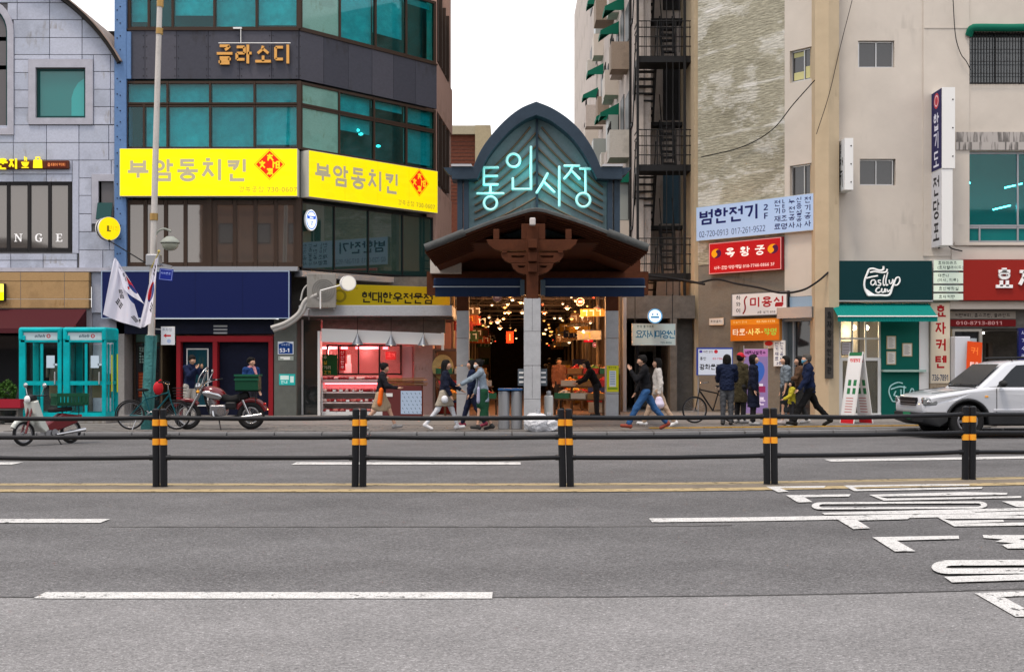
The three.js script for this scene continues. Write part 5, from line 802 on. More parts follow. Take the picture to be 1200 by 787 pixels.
{
  const f = F36, t = thing('beige_building', 'tall beige plastered building with a chamfered olive stucco corner', 'building');
  // upper walls
  mk('front_wall', f.wall([974, 1420, -140, 306], [[1006, 1048.5, 47.5, 79], [1008, 1050, 186, 217], [1136, 1232, 36, 98.5], [1119, 1330, 177, 284]], -0.3, 0), M.beige, t);
  mk('wall_step', f.box(1083, 1420, 31.5, 33.5, 0.0, 0.05), M.beige, t);
  mk('side_pilaster', f.box(1082, 1136, -140, 300, 0.001, 0.035), M.beige, t);
  mk('wall_band', f.box(1120, 1420, 155, 176, 0.0, 0.07), mat([0.45, 0.42, 0.4], 0.8, { tex: texOf(256, (u, v) => { const s = smooth(0.45, 0.7, fbm(u, v * 0.1, 24, 4)) * (0.4 + 0.6 * fbm(u, v, 8, 3)); const n = 0.95 - 0.5 * s; return [n, n, n]; }), uv: 1.3 }), t);
  mk('window_sill', f.box(1118, 1330, 284, 287.5, -0.2, 0.1), M.beige, t);
  mk('low_cornice', f.box(1115, 1420, 290, 304, 0, 0.06), M.beige, t);
  // column between front and chamfer
  const pc = f.at(965, 0), hx = 0.3; mk('tan_column', slab([[pc.x - hx, 35.7], [pc.x + 0.02, 35.45], [pc.x + hx + 0.05, 35.62], [pc.x + hx + 0.05, 36.2], [pc.x - hx, 36.3]].map(([a, b]) => [a, b]), SW, 15, [], 0).rotateX(-Math.PI / 2), M.tanPost, t);
  // chamfer: olive stucco field and pale strip with two windows
  const uW = OF.u(920), top = f.y(-140);
  mk('stucco_wall', OF.ubox(0.0, uW - 0.01, f.y(300), top, -0.3, 0), M.stucco, t);
  mk('pale_strip', OF.g(slab([[uW, f.y(346)], [OF.len, f.y(346)], [OF.len, top], [uW, top]], -0.3, 0.01, [[53, 91], [190, 231]].map(([a, b]) => [[OF.u(926), f.y(b)], [OF.u(955.5), f.y(b)], [OF.u(955.5), f.y(a)], [OF.u(926), f.y(a)]]))), M.beige, t);
  const curtain = mat([0.5, 0.48, 0.24], 0.85);
  for (const [a, b, y] of [[54, 90, 1], [191, 231, 0]]) { const w = win(OF, t, [926.5, 941, 955], [a, b], { frame: M.alu, glass: M.darkGlass, fw: 1.6, z: -0.08 }); if (y) for (const q of [OF.box(928.2, 940, a + 1.5, a + 7, -0.118, -0.112), OF.box(942, 954, a + 20, b - 2, -0.118, -0.112), OF.box(928.2, 940, b - 11, b - 2, -0.118, -0.112)]) mk('curtain', q, curtain, w); }
  for (const [a, b] of [[48.5, 78], [187, 216]]) win(f, t, [1007.5, 1028, 1047.5], [a, b], { frame: M.alu, glass: M.darkGlass, fw: 1.5, z: -0.1 });
  { // barred window with its green awning
    const w = win(f, t, [1138, 1169, 1200, 1230], [38.5, 97], { frame: M.frameBlack, glass: mat([0.06, 0.07, 0.075], 0.06, { clearcoat: 1 }), fw: 1.8, z: -0.12 });
    for (let i = 0; i < 27; i++) mk('bar', f.box(1138.5 + i * 3.4, 1139.1 + i * 3.4, 37, 98, 0.03, 0.05), M.frameBlack, w); for (const y of [44, 58, 72, 86, 97]) mk('cross_bar', f.box(1137, 1232, y, y + 0.7, 0.05, 0.062), M.frameBlack, w);
    const aw = tube([[1135, 42, 0.3], [1137, 35, 0.4], [1146, 34, 0.42], [1180, 34.3, 0.42], [1210, 33.8, 0.42], [1234, 35, 0.4]].map(([a, b, z]) => { const p = f.at(a, b, z - 0.25); return [p.x, p.y, p.z]; }), 0.11, 8, 40); mk('window_awning', aw, M.greenCloth, t);
  }
  { // big teal studio window
    const w = win(f, t, [1120.5, 1195, 1262, 1328], [178.5, 264], { frame: M.steel, glass: M.tealClear, fw: 2.4, z: -0.1 });
    win(f, t, [1120.5, 1150, 1195, 1262, 1328], [266, 282.5], { frame: M.steel, glass: M.tealGlass, fw: 2.4, z: -0.1 });
    for (const [a, b] of [[1138, 213], [1186, 240], [1200, 214]]) { const p = f.at(a, b, -0.6); mk('tube_light', bar([p.x - 0.3, p.y - 0.06, p.z], [p.x + 0.2, p.y + 0.06, p.z], 0.035, 0.03), mat([1, 1, 0.95], 0.4, { emissive: lin('#fff4f0'), emissiveIntensity: 9 }), w); }
  }
  // ground floor of the chamfer and the doorway
  mk('low_wall', [OF.ubox(0, OF.u(914), SW, f.y(300.3), -0.35, -0.02), OF.ubox(OF.u(914), OF.len, f.y(346), f.y(300.3), -0.35, -0.02)], mat([0.2, 0.18, 0.15], 0.9, { tex: T.stain, uv: 2.2, bump: T.coarse, bumpScale: 0.01 }), t);
  mk('door_canopy', OF.box(916, 957, 359, 372, -0.2, 0.22), M.steel, t);
  const dr = mk('door_frame', [OF.box(916, 919, 372, 486, -0.25, 0.03), OF.box(919, 957, 372, 375.5, -0.25, 0.03), OF.box(926.5, 928.5, 375.5, 486, -0.22, -0.1)], mat([0.22, 0.25, 0.28], 0.5), t);
  mk('door_pane', OF.box(928.5, 957, 375.5, 486, -0.2, -0.18), M.darkGlass, dr); mk('side_pane', OF.box(919, 926.5, 375.5, 486, -0.2, -0.18), mat([0.1, 0.12, 0.13], 0.08, { clearcoat: 1 }), dr);
  mk('pale_panel', OF.box(925, 957, 346.5, 358.5, -0.2, 0.05), mat([0.25, 0.36, 0.48], 0.5), t);
  mk('column_plaque', f.box(961.5, 971, 361, 443, 0.52, 0.58), mat([0.06, 0.055, 0.05], 0.7, { tex: T.stain, uv: 0.8 }), t);
  for (let i = 0; i < 7; i++) { const g = []; for (const st of hangul([...'효자동상인회관'][i])) for (let k = 0; k < st.length - 1; k++) { const p = f.at(963.5 + st[k][0] * 5.2, 366 + i * 10.6 + st[k][1] * 7.5, 0.585), q = f.at(963.5 + st[k + 1][0] * 5.2, 366 + i * 10.6 + st[k + 1][1] * 7.5, 0.585); g.push(bar([p.x, p.y, p.z], [q.x, q.y, q.z], 0.02, 0.012)); } mk('carved_letter', g, mat([0.02, 0.02, 0.02], 0.8), t); }
  // core behind
  mk('structure_core', [f.box(974, 1420, -140, 490, -5, -2.6), f.box(975, 1105, -140, 300, -2.6, -0.5), f.box(1105, 1420, -140, 150, -2.6, -0.5), OF.ubox(0.3, OF.len, SW, top, -2.0, -0.45)], M.beige, t);
  // wall of the lane side, stepping back behind the stairs
  const LS = new Face(686, 70, 745, 42, 42);
  mk('lane_wall', LS.ubox(-12, LS.len, 4.5, 24, -0.5, 0), M.palePink, t);
  const BW = new Face(745, 43.2, 818, 43.2); mk('stair_wall', [BW.box(744, 822, -200, 480, -0.3, 0)], M.palePink, t);
  for (const x of [756, 768]) mk('wall_seam', BW.box(x, x + 0.4, -200, 480, -0.01, 0.012), M.beige, t);
  mk('return_wall', span(X(745, 42) - 0.05, X(745, 42) + 0.25, 4.4, 24, -43.4, -41.9), M.palePink, t);
  for (const [y0, y1, m] of [[71, 141, M.frameBlack], [196, 262, mat([0.06, 0.12, 0.17], 0.5)], [-60, 12, M.frameBlack]]) mk('stair_door', BW.box(777, 800, y0, y1, 0, 0.06), m, t);
  const PF = new Face(813, 39.7, 821, 39.7, 39.7); mk('corner_strip', PF.box(813.5, 821, -200, 480, -3.2, 0.1), M.tanPost, t);
  // balconies, air conditioners and awnings along the lane
  const lanePane = mat([0.03, 0.034, 0.036], 0.4);
  const bal = [M.beige, mat([0.52, 0.5, 0.46], 0.7, { tex: T.stain, uv: 1.5 }), mat([0.3, 0.24, 0.19], 0.8, { tex: T.stain, uv: 1.5 }), M.palePink];
  for (const [i, d] of [43.8, 45.8, 48, 50.3, 53, 56, 59.5, 63.5].entries()) for (let fl = 0; fl < 6; fl++) {
    const u = LS.len - (d - 42) * 1.0 - 1, y = 5.6 + fl * 3.1 + (i % 2) * 0.3, k = Math.floor(rnd() * 5), out = rr(0.35, 0.8), wd = rr(0.8, 1.4);
    if (k < 3) { const b = mk('balcony', [LS.ubox(u - wd / 2, u + wd / 2, y, y + 0.12, 0, out), LS.ubox(u - wd / 2, u + wd / 2, y + 0.12, y + 0.95, out - 0.06, out), LS.ubox(u - wd / 2, u - wd / 2 + 0.06, y + 0.12, y + 0.95, 0, out - 0.06), LS.ubox(u + wd / 2 - 0.06, u + wd / 2, y + 0.12, y + 0.95, 0, out - 0.06)], bal[(i + fl) % 4], t);
      if (k === 1) mk('glazing', LS.ubox(u - wd / 2 + 0.03, u + wd / 2 - 0.03, y + 0.97, y + 2.3, 0, out - 0.08), mat([0.3, 0.33, 0.32], 0.3), b); else for (let q = 0; q < 6; q++) mk('rail_bar', LS.ubox(u - wd / 2 + q * wd / 5.2, u - wd / 2 + q * wd / 5.2 + 0.03, y + 0.95, y + 1.25, out - 0.05, out - 0.02), M.stairSteel, b); }
    else if (k === 3) { mk('wall_air_conditioner', LS.ubox(u - 0.4, u + 0.4, y + 0.4, y + 1.0, 0.1, 0.5, 0.02), bal[1], t); }
    const pw = mk('lane_window', LS.ubox(u - 0.7, u + 0.7, y + 1.0, y + 2.3, -0.02, 0.03), M.frameBlack, t); mk('pane', LS.ubox(u - 0.63, u + 0.63, y + 1.07, y + 2.23, 0.03, 0.034), lanePane, pw);
    if ((i * 7 + fl * 3) % 4 < 2) { const g = new THREE.BufferGeometry(), a = u - 0.6, b2 = u + 0.6, P = [[a, y + 2.75, 0], [b2, y + 2.75, 0], [a, y + 2.4, 0.7], [b2, y + 2.4, 0.7], [a, y + 2.25, 0.7], [b2, y + 2.25, 0.7]], q = []; for (const tri of [[0, 2, 1], [1, 2, 3], [2, 4, 3], [3, 4, 5]]) for (const n of tri) q.push(...P[n]); for (const tri of [[1, 3, 5], [0, 4, 2]]) for (const n of tri) q.push(...P[n]); q.push(b2, y + 2.75, 0, b2, y + 2.25, 0.7, b2, y + 2.25, 0); g.setAttribute('position', new THREE.Float32BufferAttribute(q, 3)); g.computeVertexNormals(); mk('green_awning', LS.g(g), M.greenCloth, t); }
  }
}
{ // steel fire stairs in the gap
  const t = thing('fire_stairs', 'black steel switchback fire stairs between the lane and the olive wall', 'stairs'), d = 40.5, s = M.stairSteel;
  const xl = X(747, d), xr = X(813, d), xm = (xl + xr) / 2, zf = -40.4, zm = -41.4, zb = -42.9, H = 3.43, base = 4.44;
  for (let k = -1; k < 5; k++) {
    const y = base + k * H; if (y < 0.5 && k < 0) { /* lowest run starts on the pavement */ }
    if (k >= 0) {
      mk('platform', span(xl, xr, y - 0.2, y, zf, zm + 0.02), s, t);
      for (const h of [0.3, 0.6, 0.9, 1.1]) mk('guard_rail', [rod([xl, y + h, zf], [xr, y + h, zf], 0.018, 0.018, 6), rod([xl, y + h, zf], [xl, y + h, zm], 0.018, 0.018, 6), rod([xr, y + h, zf], [xr, y + h, zm], 0.018, 0.018, 6)], s, t);
      for (let q = 1; q < 13; q++) mk('baluster', rod([mix(xl, xr, q / 13), y, zf], [mix(xl, xr, q / 13), y + 1.1, zf], 0.009, 0.009, 5), s, t);
      for (const x of [xl, xl + 0.62, xm + 0.3, xr]) mk('guard_post', rod([x, y, zf], [x, y + 1.12, zf], 0.022, 0.022, 6), s, t);
    }
    const ym = y + H * 0.5; if (y + H > SW) mk('landing', span(xl, xr, ym - 0.12, ym, zb, zb + 0.55), s, t);
    for (const [x0, x1, up] of [[xm + 0.02, xr - 0.45, 1], [xl + 0.04, xm - 0.2, 0]]) {
      const y0 = up ? y : ym, z0 = up ? zm : zb + 0.55, z1 = up ? zb + 0.55 : zm; if (y0 + H * 0.5 < 0.6) continue;
      for (let q = 1; q <= 7; q++) { const yy = y0 + q / 8 * H * 0.5; if (yy < 0.2) continue; mk('tread', span(x0, x1, yy - 0.045, yy, mix(z0, z1, (q - 0.5) / 8) - 0.12, mix(z0, z1, (q - 0.5) / 8) + 0.12), s, t); }
      for (const x of [x0, x1]) { const lo = Math.max(y0, SW + 0.05), q = (lo - y0) / (H * 0.5); mk('stringer', bar([x, lo, mix(z0, z1, q)], [x, y0 + H * 0.5, z1], 0.05, 0.2), s, t); mk('handrail', rod([x, lo + 0.9, mix(z0, z1, q)], [x, y0 + H * 0.5 + 0.9, z1], 0.02, 0.02, 6), s, t); }
    }
    if (k >= 0) for (let q = 0; q < 4; q++) mk('slat_screen', bar([xm + 0.02 + q * 0.2, y - H + 0.1 + (k === 0 ? 0.0 : 0), zf + 0.03], [xm + 0.02 + q * 0.2, y - 0.2, zf + 0.03], 0.025), s, t);
  }
  for (const x of [xl, xr - 0.3, xr]) mk('column', bar([x, SW, zf + 0.02], [x, base + 5 * H, zf + 0.02], 0.08), s, t);
  for (const x of [xl, xr]) mk('column', bar([x, SW, zb], [x, base + 5 * H, zb], 0.08), s, t);
  mk('outrigger', [bar([xr, Y(81, 40), zf], [xr + 0.85, Y(81, 40), -39.2], 0.06), bar([xr, Y(184, 40), zf], [xr + 0.5, Y(184, 40), -39.3], 0.05), bar([xr, Y(88, 40), zf], [xr + 0.35, Y(81.5, 40), -40], 0.04)], s, t);
}
{ // dark shop under the stairs
  const f = new Face(0, 38.8, 1200, 38.8), t = thing('stair_shop', 'dark narrow shop front below the fire stairs', 'shop');
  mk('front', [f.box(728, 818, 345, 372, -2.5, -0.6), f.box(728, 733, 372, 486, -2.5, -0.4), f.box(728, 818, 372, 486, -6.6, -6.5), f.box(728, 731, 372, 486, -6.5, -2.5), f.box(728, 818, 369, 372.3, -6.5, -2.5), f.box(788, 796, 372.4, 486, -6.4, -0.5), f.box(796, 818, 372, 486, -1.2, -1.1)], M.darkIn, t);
  mk('inner_red', f.box(764, 784, 410, 430, -4.5, -4.4), mat([0.12, 0.015, 0.02], 0.7), t); mk('left_post', f.box(731, 735, 348, 486, -0.4, -0.2), M.steel, t);
  mk('wall_alarm', f.box(804, 813, 346, 358, -1.1, -0.95), mat([0.2, 0.015, 0.02], 0.5), t);
}
// ---------------------------------------------------------------- signs on the chamfer
{
  const f = F36, H = (py) => f.y(py);
  const ofs = (name, label, p0, p1, y0, y1, z, W, Hh, fn, cab, o = {}) => { const t = thing(name, label, 'sign', o.group), u0 = OF.u(p0), u1 = OF.u(p1); mk('cabinet', OF.ubox(u0, u1, y0, y1, z, z + (o.th || 0.12)), cab, t); mk('printed_face', OF.g(new THREE.PlaneGeometry(u1 - u0 - 0.03, y1 - y0 - 0.03).translate((u0 + u1) / 2, (y0 + y1) / 2, z + (o.th || 0.12) + 0.003)), printed(W, Hh, fn, 0.5, o.glow || 0), t, true); return t; };
  const col = (c, s, x, y, h, g, colr) => [...s].forEach((ch, i) => write(c, ch, x, y + i * g, h, colr, 0.13));
  ofs('electric_shop_sign', 'wide pale blue electric shop sign with navy lettering on the olive wall', 819.5, 957.5, H(270), H(226.5), 0.02, 1100, 352, (c, W, h) => { fill(c, W, h, '#a9c4ea'); write(c, '범한전기', 30, 34, 150, '#141a58', 0.14, 0.04, 'bold', 0.94); c.fillStyle = '#1c245e'; c.font = '62px sans-serif'; c.save(); c.translate(26, 318); c.scale(0.85, 1.35); c.fillText('02-720-0913  017-261-9522', 0, 0); c.restore(); c.font = 'bold 84px sans-serif'; c.fillText('2', 652, 110); c.fillText('F', 652, 196); col(c, '전기재료', 752, 24, 58, 78, '#1b2158'); col(c, 'LED', 822, 18, 42, 48, '#1b2158'); col(c, '조명', 814, 182, 58, 78, '#1b2158'); col(c, '누전공사', 882, 24, 58, 78, '#1b2158'); col(c, '신증설공사', 950, 18, 50, 63, '#1b2158'); col(c, '전기공사', 1022, 24, 58, 78, '#1b2158'); }, M.alu);
  ofs('red_palace_sign', 'red sign with white lettering between two yellow-purple swirl discs', 834.5, 920, H(313.5), H(274), 0.03, 680, 316, (c, W, h) => { fill(c, W, h, '#b3121a'); c.strokeStyle = '#d8a8a8'; c.lineWidth = 6; c.strokeRect(3, 3, W - 6, h - 6);
    for (const x of [72, 606]) { c.fillStyle = '#f0a010'; c.beginPath(); c.arc(x, 108, 48, 0, 7); c.fill(); c.fillStyle = '#4a1040'; c.beginPath(); c.arc(x, 108, 48, -0.4, 2.74); c.arc(x - 22, 126, 24, 2.74, -0.4, true); c.fill(); c.beginPath(); c.arc(x + 20, 92, 24, 0, 7); c.fill(); c.fillStyle = '#f0a010'; c.beginPath(); c.arc(x - 14, 118, 24, 0, 7); c.fill(); }
    write(c, '옥', 160, 62, 92, '#fff', 0.14); write(c, '황', 300, 62, 92, '#fff', 0.14); write(c, '궁', 440, 62, 92, '#fff', 0.14); write(c, '사주·궁합·작명·택일 010-7746-0866 3F', 50, 240, 36, '#f4d8d8', 0.13, 0.04, 'bold', 0.78); }, M.redPaint);
  ofs('hair_salon_sign', 'white hair salon sign with dark red lettering on the low concrete wall', 861, 927, H(368), H(339), 0.03, 528, 232, (c, W, h) => { fill(c, W, h, '#d9dadc'); c.strokeStyle = '#555'; c.lineWidth = 5; c.strokeRect(4, 4, W - 8, h - 8); col(c, '하와이', 44, 20, 44, 66, '#33353c'); c.strokeStyle = '#7c1420'; c.lineWidth = 14; c.beginPath(); c.moveTo(150, 30); c.bezierCurveTo(90, 90, 170, 130, 110, 210); c.stroke(); write(c, '미용실', 178, 44, 100, '#9c1c28', 0.15, 0.12); write(c, '2층 상기 010', 250, 186, 24, '#444', 0.12); }, M.frameBlack);
  ofs('orange_fortune_sign', 'orange sign with white and green lettering under the hair salon sign', 860, 917.5, H(398), H(371), 0.03, 460, 216, (c, W, h) => { fill(c, W, h, '#d06c10'); c.fillStyle = '#e88a1c'; c.fillRect(0, 0, W, 54); write(c, '오늘의 운세', 22, 14, 22, '#f6e2a8', 0.1); write(c, '02-723-1178', 250, 12, 24, '#f6e2a8', 0.1); write(c, '타로·', 20, 96, 68, '#fff0d8', 0.14, 0.08, 'bold', 0.85); write(c, '사주·', 168, 96, 68, '#f6ee8a', 0.14, 0.08, 'bold', 0.85); write(c, '작명', 318, 96, 68, '#9cd04a', 0.14, 0.08, 'bold', 0.85); }, mat([0.5, 0.2, 0.04], 0.5));
  ofs('small_notice', 'small white notice plate on the low wall beside the red palace wall', 832, 849, H(377), H(368.5), 0.0, 136, 60, (c, W, h) => { fill(c, W, h, '#c4c6c4'); write(c, '주차금지', 10, 16, 24, '#333', 0.13); }, M.alu, { th: 0.03 });
  ofs('vertical_notice', 'white vertical notice with navy lettering beside the glass door', 908.5, 922, H(429), H(398), 0.03, 112, 256, (c, W, h) => { fill(c, W, h, '#d9e0e4'); col(c, '전기재료', 10, 14, 38, 50, '#20285c'); col(c, '전기공사', 62, 14, 38, 50, '#20285c'); c.fillStyle = '#20285c'; c.font = 'bold 34px sans-serif'; write(c, '2층', 26, 214, 32, '#20285c', 0.13); }, M.whitePaint, { th: 0.04 });
  ofs('red_round_notice', 'small red and white notice beside the vertical notice', 896, 908, H(407), H(397), 0.0, 96, 80, (c, W, h) => { fill(c, W, h, '#b9b4a8'); c.fillStyle = '#c01820'; c.beginPath(); c.ellipse(48, 34, 42, 28, 0, 0, 7); c.fill(); }, M.alu, { th: 0.03 });
  const banner = (px0, px1, y0, y1, z, label, W, Hh, fn) => { const b = new Face(0, z, 1200, z), t = thing('banner', label, 'banner'); mk('cloth', b.plate(px0, px1, y0, y1, 0), printed(W, Hh, fn, 0.7), t, true); const p = b.at(px0, y0), q = b.at(px1, y0); mk('pole', [rod([p.x, SW, p.z - 0.02], [p.x, p.y + 0.1, p.z - 0.02], 0.015), rod([q.x, SW, q.z - 0.02], [q.x, q.y + 0.1, q.z - 0.02], 0.015), rod([p.x, p.y, p.z - 0.02], [q.x, q.y, q.z - 0.02], 0.012)], M.steel, t); };
  banner(872, 900, 409, 484, 35.2, 'purple banner stand with white lettering behind the waiting people', 200, 520, (c, W, h) => { fill(c, W, h, '#8f78a8'); c.fillStyle = '#b878b0'; c.fillRect(0, 0, W, 60); write(c, '베트남쌀국수', 12, 14, 28, '#3a0c3c', 0.16, 0.08, 'bold', 0.95); c.fillStyle = '#3f66b8'; c.beginPath(); c.ellipse(110, 190, 60, 90, 0.3, 0, 7); c.fill(); c.fillStyle = '#e8e0ee'; c.fillRect(40, 280, 120, 40); c.fillStyle = '#98305c'; c.fillRect(120, 300, 60, 50); write(c, '오픈', 50, 390, 60, '#f4e4f4', 0.14); });
  { const b = new Face(0, 33.5, 1200, 33.5), t = thing('sword_club_sign', 'white and blue event board with black lettering standing behind the parked bicycle', 'sign'); mk('cabinet', b.box(816.5, 859, 407, 439.5, -0.08, 0), mat([0.03, 0.06, 0.3], 0.5), t); mk('printed_face', b.plate(818.5, 858, 409, 439, 0.004), printed(400, 300, (c, W, h) => { fill(c, W, h, '#d2dae8'); c.fillStyle = '#4a3a9c'; c.fillRect(12, 12, 36, 30); write(c, '대한검도', 60, 16, 26, '#5a4a4c', 0.13); c.fillStyle = '#c02838'; c.beginPath(); c.arc(210, 28, 22, 0, 7); c.fill(); write(c, '통인', 20, 92, 34, '#202028', 0.14); write(c, '02-736-1472', 170, 96, 28, '#c04858', 0.1); write(c, '광화문검도관', 14, 176, 62, '#141418', 0.15, 0.06); }), t, true); mk('leg', [b.box(818, 819, 439.5, 490.5, -0.06, -0.03), b.box(856, 857, 439.5, 490.5, -0.06, -0.03)], M.steel, t); }
  { const b = new Face(0, 37.6, 1200, 37.6), t = thing('food_sign', 'pale sign with blue lettering hanging in front of the shop below the stairs', 'sign'); mk('cabinet', b.box(741, 792, 379, 404.5, -0.12, 0), M.alu, t); mk('printed_face', b.plate(741.6, 791.4, 379.5, 404, 0.004), printed(400, 196, (c, W, h) => { fill(c, W, h, '#a4b9bd'); write(c, '요자시마영신', 26, 58, 74, '#1d5f86', 0.12, -0.12, 'bold', 0.95); write(c, '한국 물가대표', 40, 12, 22, '#31444c', 0.12); write(c, '725-8056', 260, 164, 20, '#45606a', 0.1); }), t, true); for (const x of [744, 788]) mk('hanger', b.box(x, x + 1, 345, 379, -0.08, -0.05), M.frameBlack, t);
    const r = placed('round_face_sign', 'round glowing white-blue disc sign above the pale blue-lettered sign', 'sign', [X(767.5, 37.4), Y(379, 37.4), -37.4]); mk('drum', new THREE.CylinderGeometry(0.22, 0.22, 0.1, 32).rotateX(Math.PI / 2).translate(0, 0.22, 0), M.steel, r); mk('printed_face', new THREE.CircleGeometry(0.215, 32).translate(0, 0.22, 0.054), printed(128, 128, (c, W, h) => { fill(c, W, h, '#3f7fae'); c.fillStyle = '#d3e8f2'; c.beginPath(); c.arc(64, 64, 54, 0, 7); c.fill(); c.fillStyle = '#2f6a98'; c.beginPath(); c.arc(44, 50, 8, 0, 7); c.arc(84, 50, 8, 0, 7); c.fill(); c.fillRect(28, 66, 72, 16); }, 0.5, 0.4), r, true); }
}
// ---------------------------------------------------------------- coffee shop, curtain shop
{
  const f = F36, t = thing('coffee_shop', 'green and white takeaway coffee shop front with framed menus', 'shop');
  mk('dark_header', f.box(971, 1088, 306.5, 352.5, -0.1, 0.35, 0.01), M.shopGreenDark, t);
  mk('header_trim', [f.box(970.4, 1088.6, 352.5, 354, 0, 0.38)], M.alu, t);
  // cup emblem drawn in white raised strokes
  const P = (a, b) => { const p = f.at(1007.5 + a / 6.055 * 1, 313 + b / 6.055, 0.372); return [p.x, p.y, p.z]; }, st = (pts, r = 0.028) => tube(pts.map(([a, b]) => P(a - 288, b - 140)), r, 6, pts.length * 6);
  const wh = mat([0.85, 0.85, 0.85], 0.5);
  mk('cup_emblem', [st([[330, 160], [302, 230], [296, 270], [304, 310], [322, 345]], 0.03), st([[330, 160], [360, 158], [400, 170], [428, 165], [432, 140]], 0.03), st([[335, 185], [370, 178], [415, 185], [450, 180], [458, 160]], 0.026), st([[310, 225], [350, 215], [392, 208]], 0.026), st([[322, 345], [400, 345], [470, 342], [492, 290], [505, 262]], 0.034), st([[372, 238], [350, 240], [342, 262], [356, 274], [372, 258], [374, 240], [380, 275]], 0.02), st([[412, 240], [396, 240], [398, 255], [412, 262], [406, 276], [390, 274]], 0.02), st([[440, 200], [430, 240], [432, 275], [442, 270]], 0.02), st([[462, 180], [448, 240], [452, 275], [464, 268]], 0.02), st([[470, 235], [476, 262], [490, 258], [498, 232], [500, 262], [486, 300]], 0.02), st([[505, 262], [520, 225], [540, 220], [546, 245], [530, 270], [508, 275]], 0.024), st([[404, 290], [386, 296], [378, 315], [394, 326], [410, 318]], 0.022), st([[420, 295], [418, 320], [434, 322], [444, 296], [446, 324]], 0.022), st([[456, 300], [462, 320], [478, 306]], 0.02)], wh, t);
  mk('cup_base', f.slab([[300 - 288, 290 - 140], [372 - 288, 340 - 140], [322 - 288, 346 - 140]].map(([a, b]) => [1007.5 + a / 6.055, 313 + b / 6.055]), 0.34, 0.37), wh, t);
  { const g = new THREE.BufferGeometry(), a = f.at(972, 356, 0.2), b = f.at(1086, 372, 0.95), y2 = f.y(378), pos = [], n = 38; for (let i = 0; i < n; i++) { const x0 = mix(a.x, b.x, i / n), x1 = mix(a.x, b.x, (i + 1) / n), xm = (x0 + x1) / 2; const q = (p) => pos.push(...p); for (const [u, v] of [[x0, xm], [xm, x1]]) { const zu = u === xm ? 0.012 : 0, zv = v === xm ? 0.012 : 0; q([u, a.y + zu, a.z]); q([u, b.y + zu, b.z + zu]); q([v, b.y + zv, b.z + zv]); q([u, a.y + zu, a.z]); q([v, b.y + zv, b.z + zv]); q([v, a.y + zv, a.z]); q([u, b.y, b.z + zu]); q([u, y2, b.z + zu]); q([v, y2, b.z + zv]); q([u, b.y, b.z + zu]); q([v, y2, b.z + zv]); q([v, b.y, b.z + zv]); } } g.setAttribute('position', new THREE.Float32BufferAttribute(pos, 3)); g.computeVertexNormals(); mk('awning', g, mat([0.0, 0.17, 0.15], 0.7), t); mk('awning_bar', rod([a.x, b.y, b.z + 0.015], [b.x, b.y, b.z + 0.015], 0.02), M.whitePaint, t); }
  mk('white_jamb', [f.box(972, 985.5, 370, 488, -0.3, 0.02), f.box(1077.5, 1088.5, 370, 488, -0.3, 0.02), f.box(985.5, 1033, 484, 488, -0.3, 0.0)], M.whitePaint, t);
  mk('door_handle_disc', f.g(disc(0.07, 0.02, 0.05, f.u(977.5), f.y(402))), M.frameBlack, t);
  mk('green_wall', f.box(1033, 1077.5, 366, 488, -0.3, 0.0), M.shopGreen, t);
  const w = win(f, t, [985.5, 1000, 1015.5, 1032], [368, 396.5, 420], { frame: M.whitePaint, glass: mat([0.95, 0.95, 0.95], 0.03, { transmission: 0.94, thickness: 0 }), fw: 2, z: -0.05 });
  mk('lower_frame', [f.box(985.5, 988, 420, 484, -0.12, -0.02), f.box(1029.5, 1033, 420, 484, -0.12, -0.02), f.box(988, 1029.5, 420, 422.5, -0.12, -0.02)], M.whitePaint, t); mk('lower_pane', f.box(988, 1029.5, 422.5, 484, -0.1, -0.08), mat([0.5, 0.5, 0.45], 0.04, { transmission: 0.85, thickness: 0 }), t);
  mk('interior', [f.box(985, 1033, 365, 486, -2.3, -2.2), f.box(985, 1033, 362, 366, -2.2, -0.3)], mat([0.2, 0.17, 0.13], 0.85), t); mk('back_shelf', [f.box(988, 1028, 440, 443, -1.6, -1.2), f.box(988, 1028, 455, 478, -1.4, -0.9), f.box(990, 1026, 420, 422, -1.6, -1.3)], mat([0.2, 0.15, 0.06], 0.7), t);
  const jars = [[0.4, 0.3, 0.05], [0.3, 0.05, 0.03], [0.08, 0.2, 0.06], [0.4, 0.35, 0.28]].map((q) => mat(q, 0.4)); for (let i = 0; i < 12; i++) { const p = f.at(991 + i * 3, 440, -1.35); mk('jar', lathe([[0, 0], [0.04, 0], [0.045, 0.1], [0.03, 0.14], [0, 0.15]], 10).translate(p.x, p.y, p.z), jars[i % 4], t); }
  for (const x of [1009, 1024]) { const p = f.at(x, 383, -0.7); mk('ceiling_bulb', ball(0.07, p.x, p.y, p.z), mat([1, 0.95, 0.85], 0.4, { emissive: lin('#fff0d0'), emissiveIntensity: 6 }), t); const L = new THREE.PointLight(0xffe2b0, 0.7, 0, 2); L.position.set(p.x, p.y - 0.15, p.z); L.castShadow = true; L.shadow.radius = 4; L.name = 'shop_light'; scene.add(L); }
  mk('counter_ledge', f.box(1033, 1083, 433, 435.5, 0.0, 0.22), mat([0.35, 0.5, 0.44], 0.5), t);
  for (const [a, b, c, d] of [[1039, 1050, 393.5, 409], [1039, 1050, 411.5, 427], [1057.5, 1069, 402, 417.5]]) { const m = mk('menu_frame', f.box(a, b, c, d, 0.0, 0.03), mat([0.5, 0.4, 0.24], 0.6), t); mk('menu_sheet', f.plate(a + 1, b - 1, c + 1, d - 1, 0.034), printed(90, 130, (q, W, h) => { fill(q, W, h, '#d7d3cc'); q.fillStyle = '#7b7470'; for (let i = 0; i < 9; i++) q.fillRect(12, 14 + i * 12, 40 + ((i * 37) % 26), 4); }), m, true); }
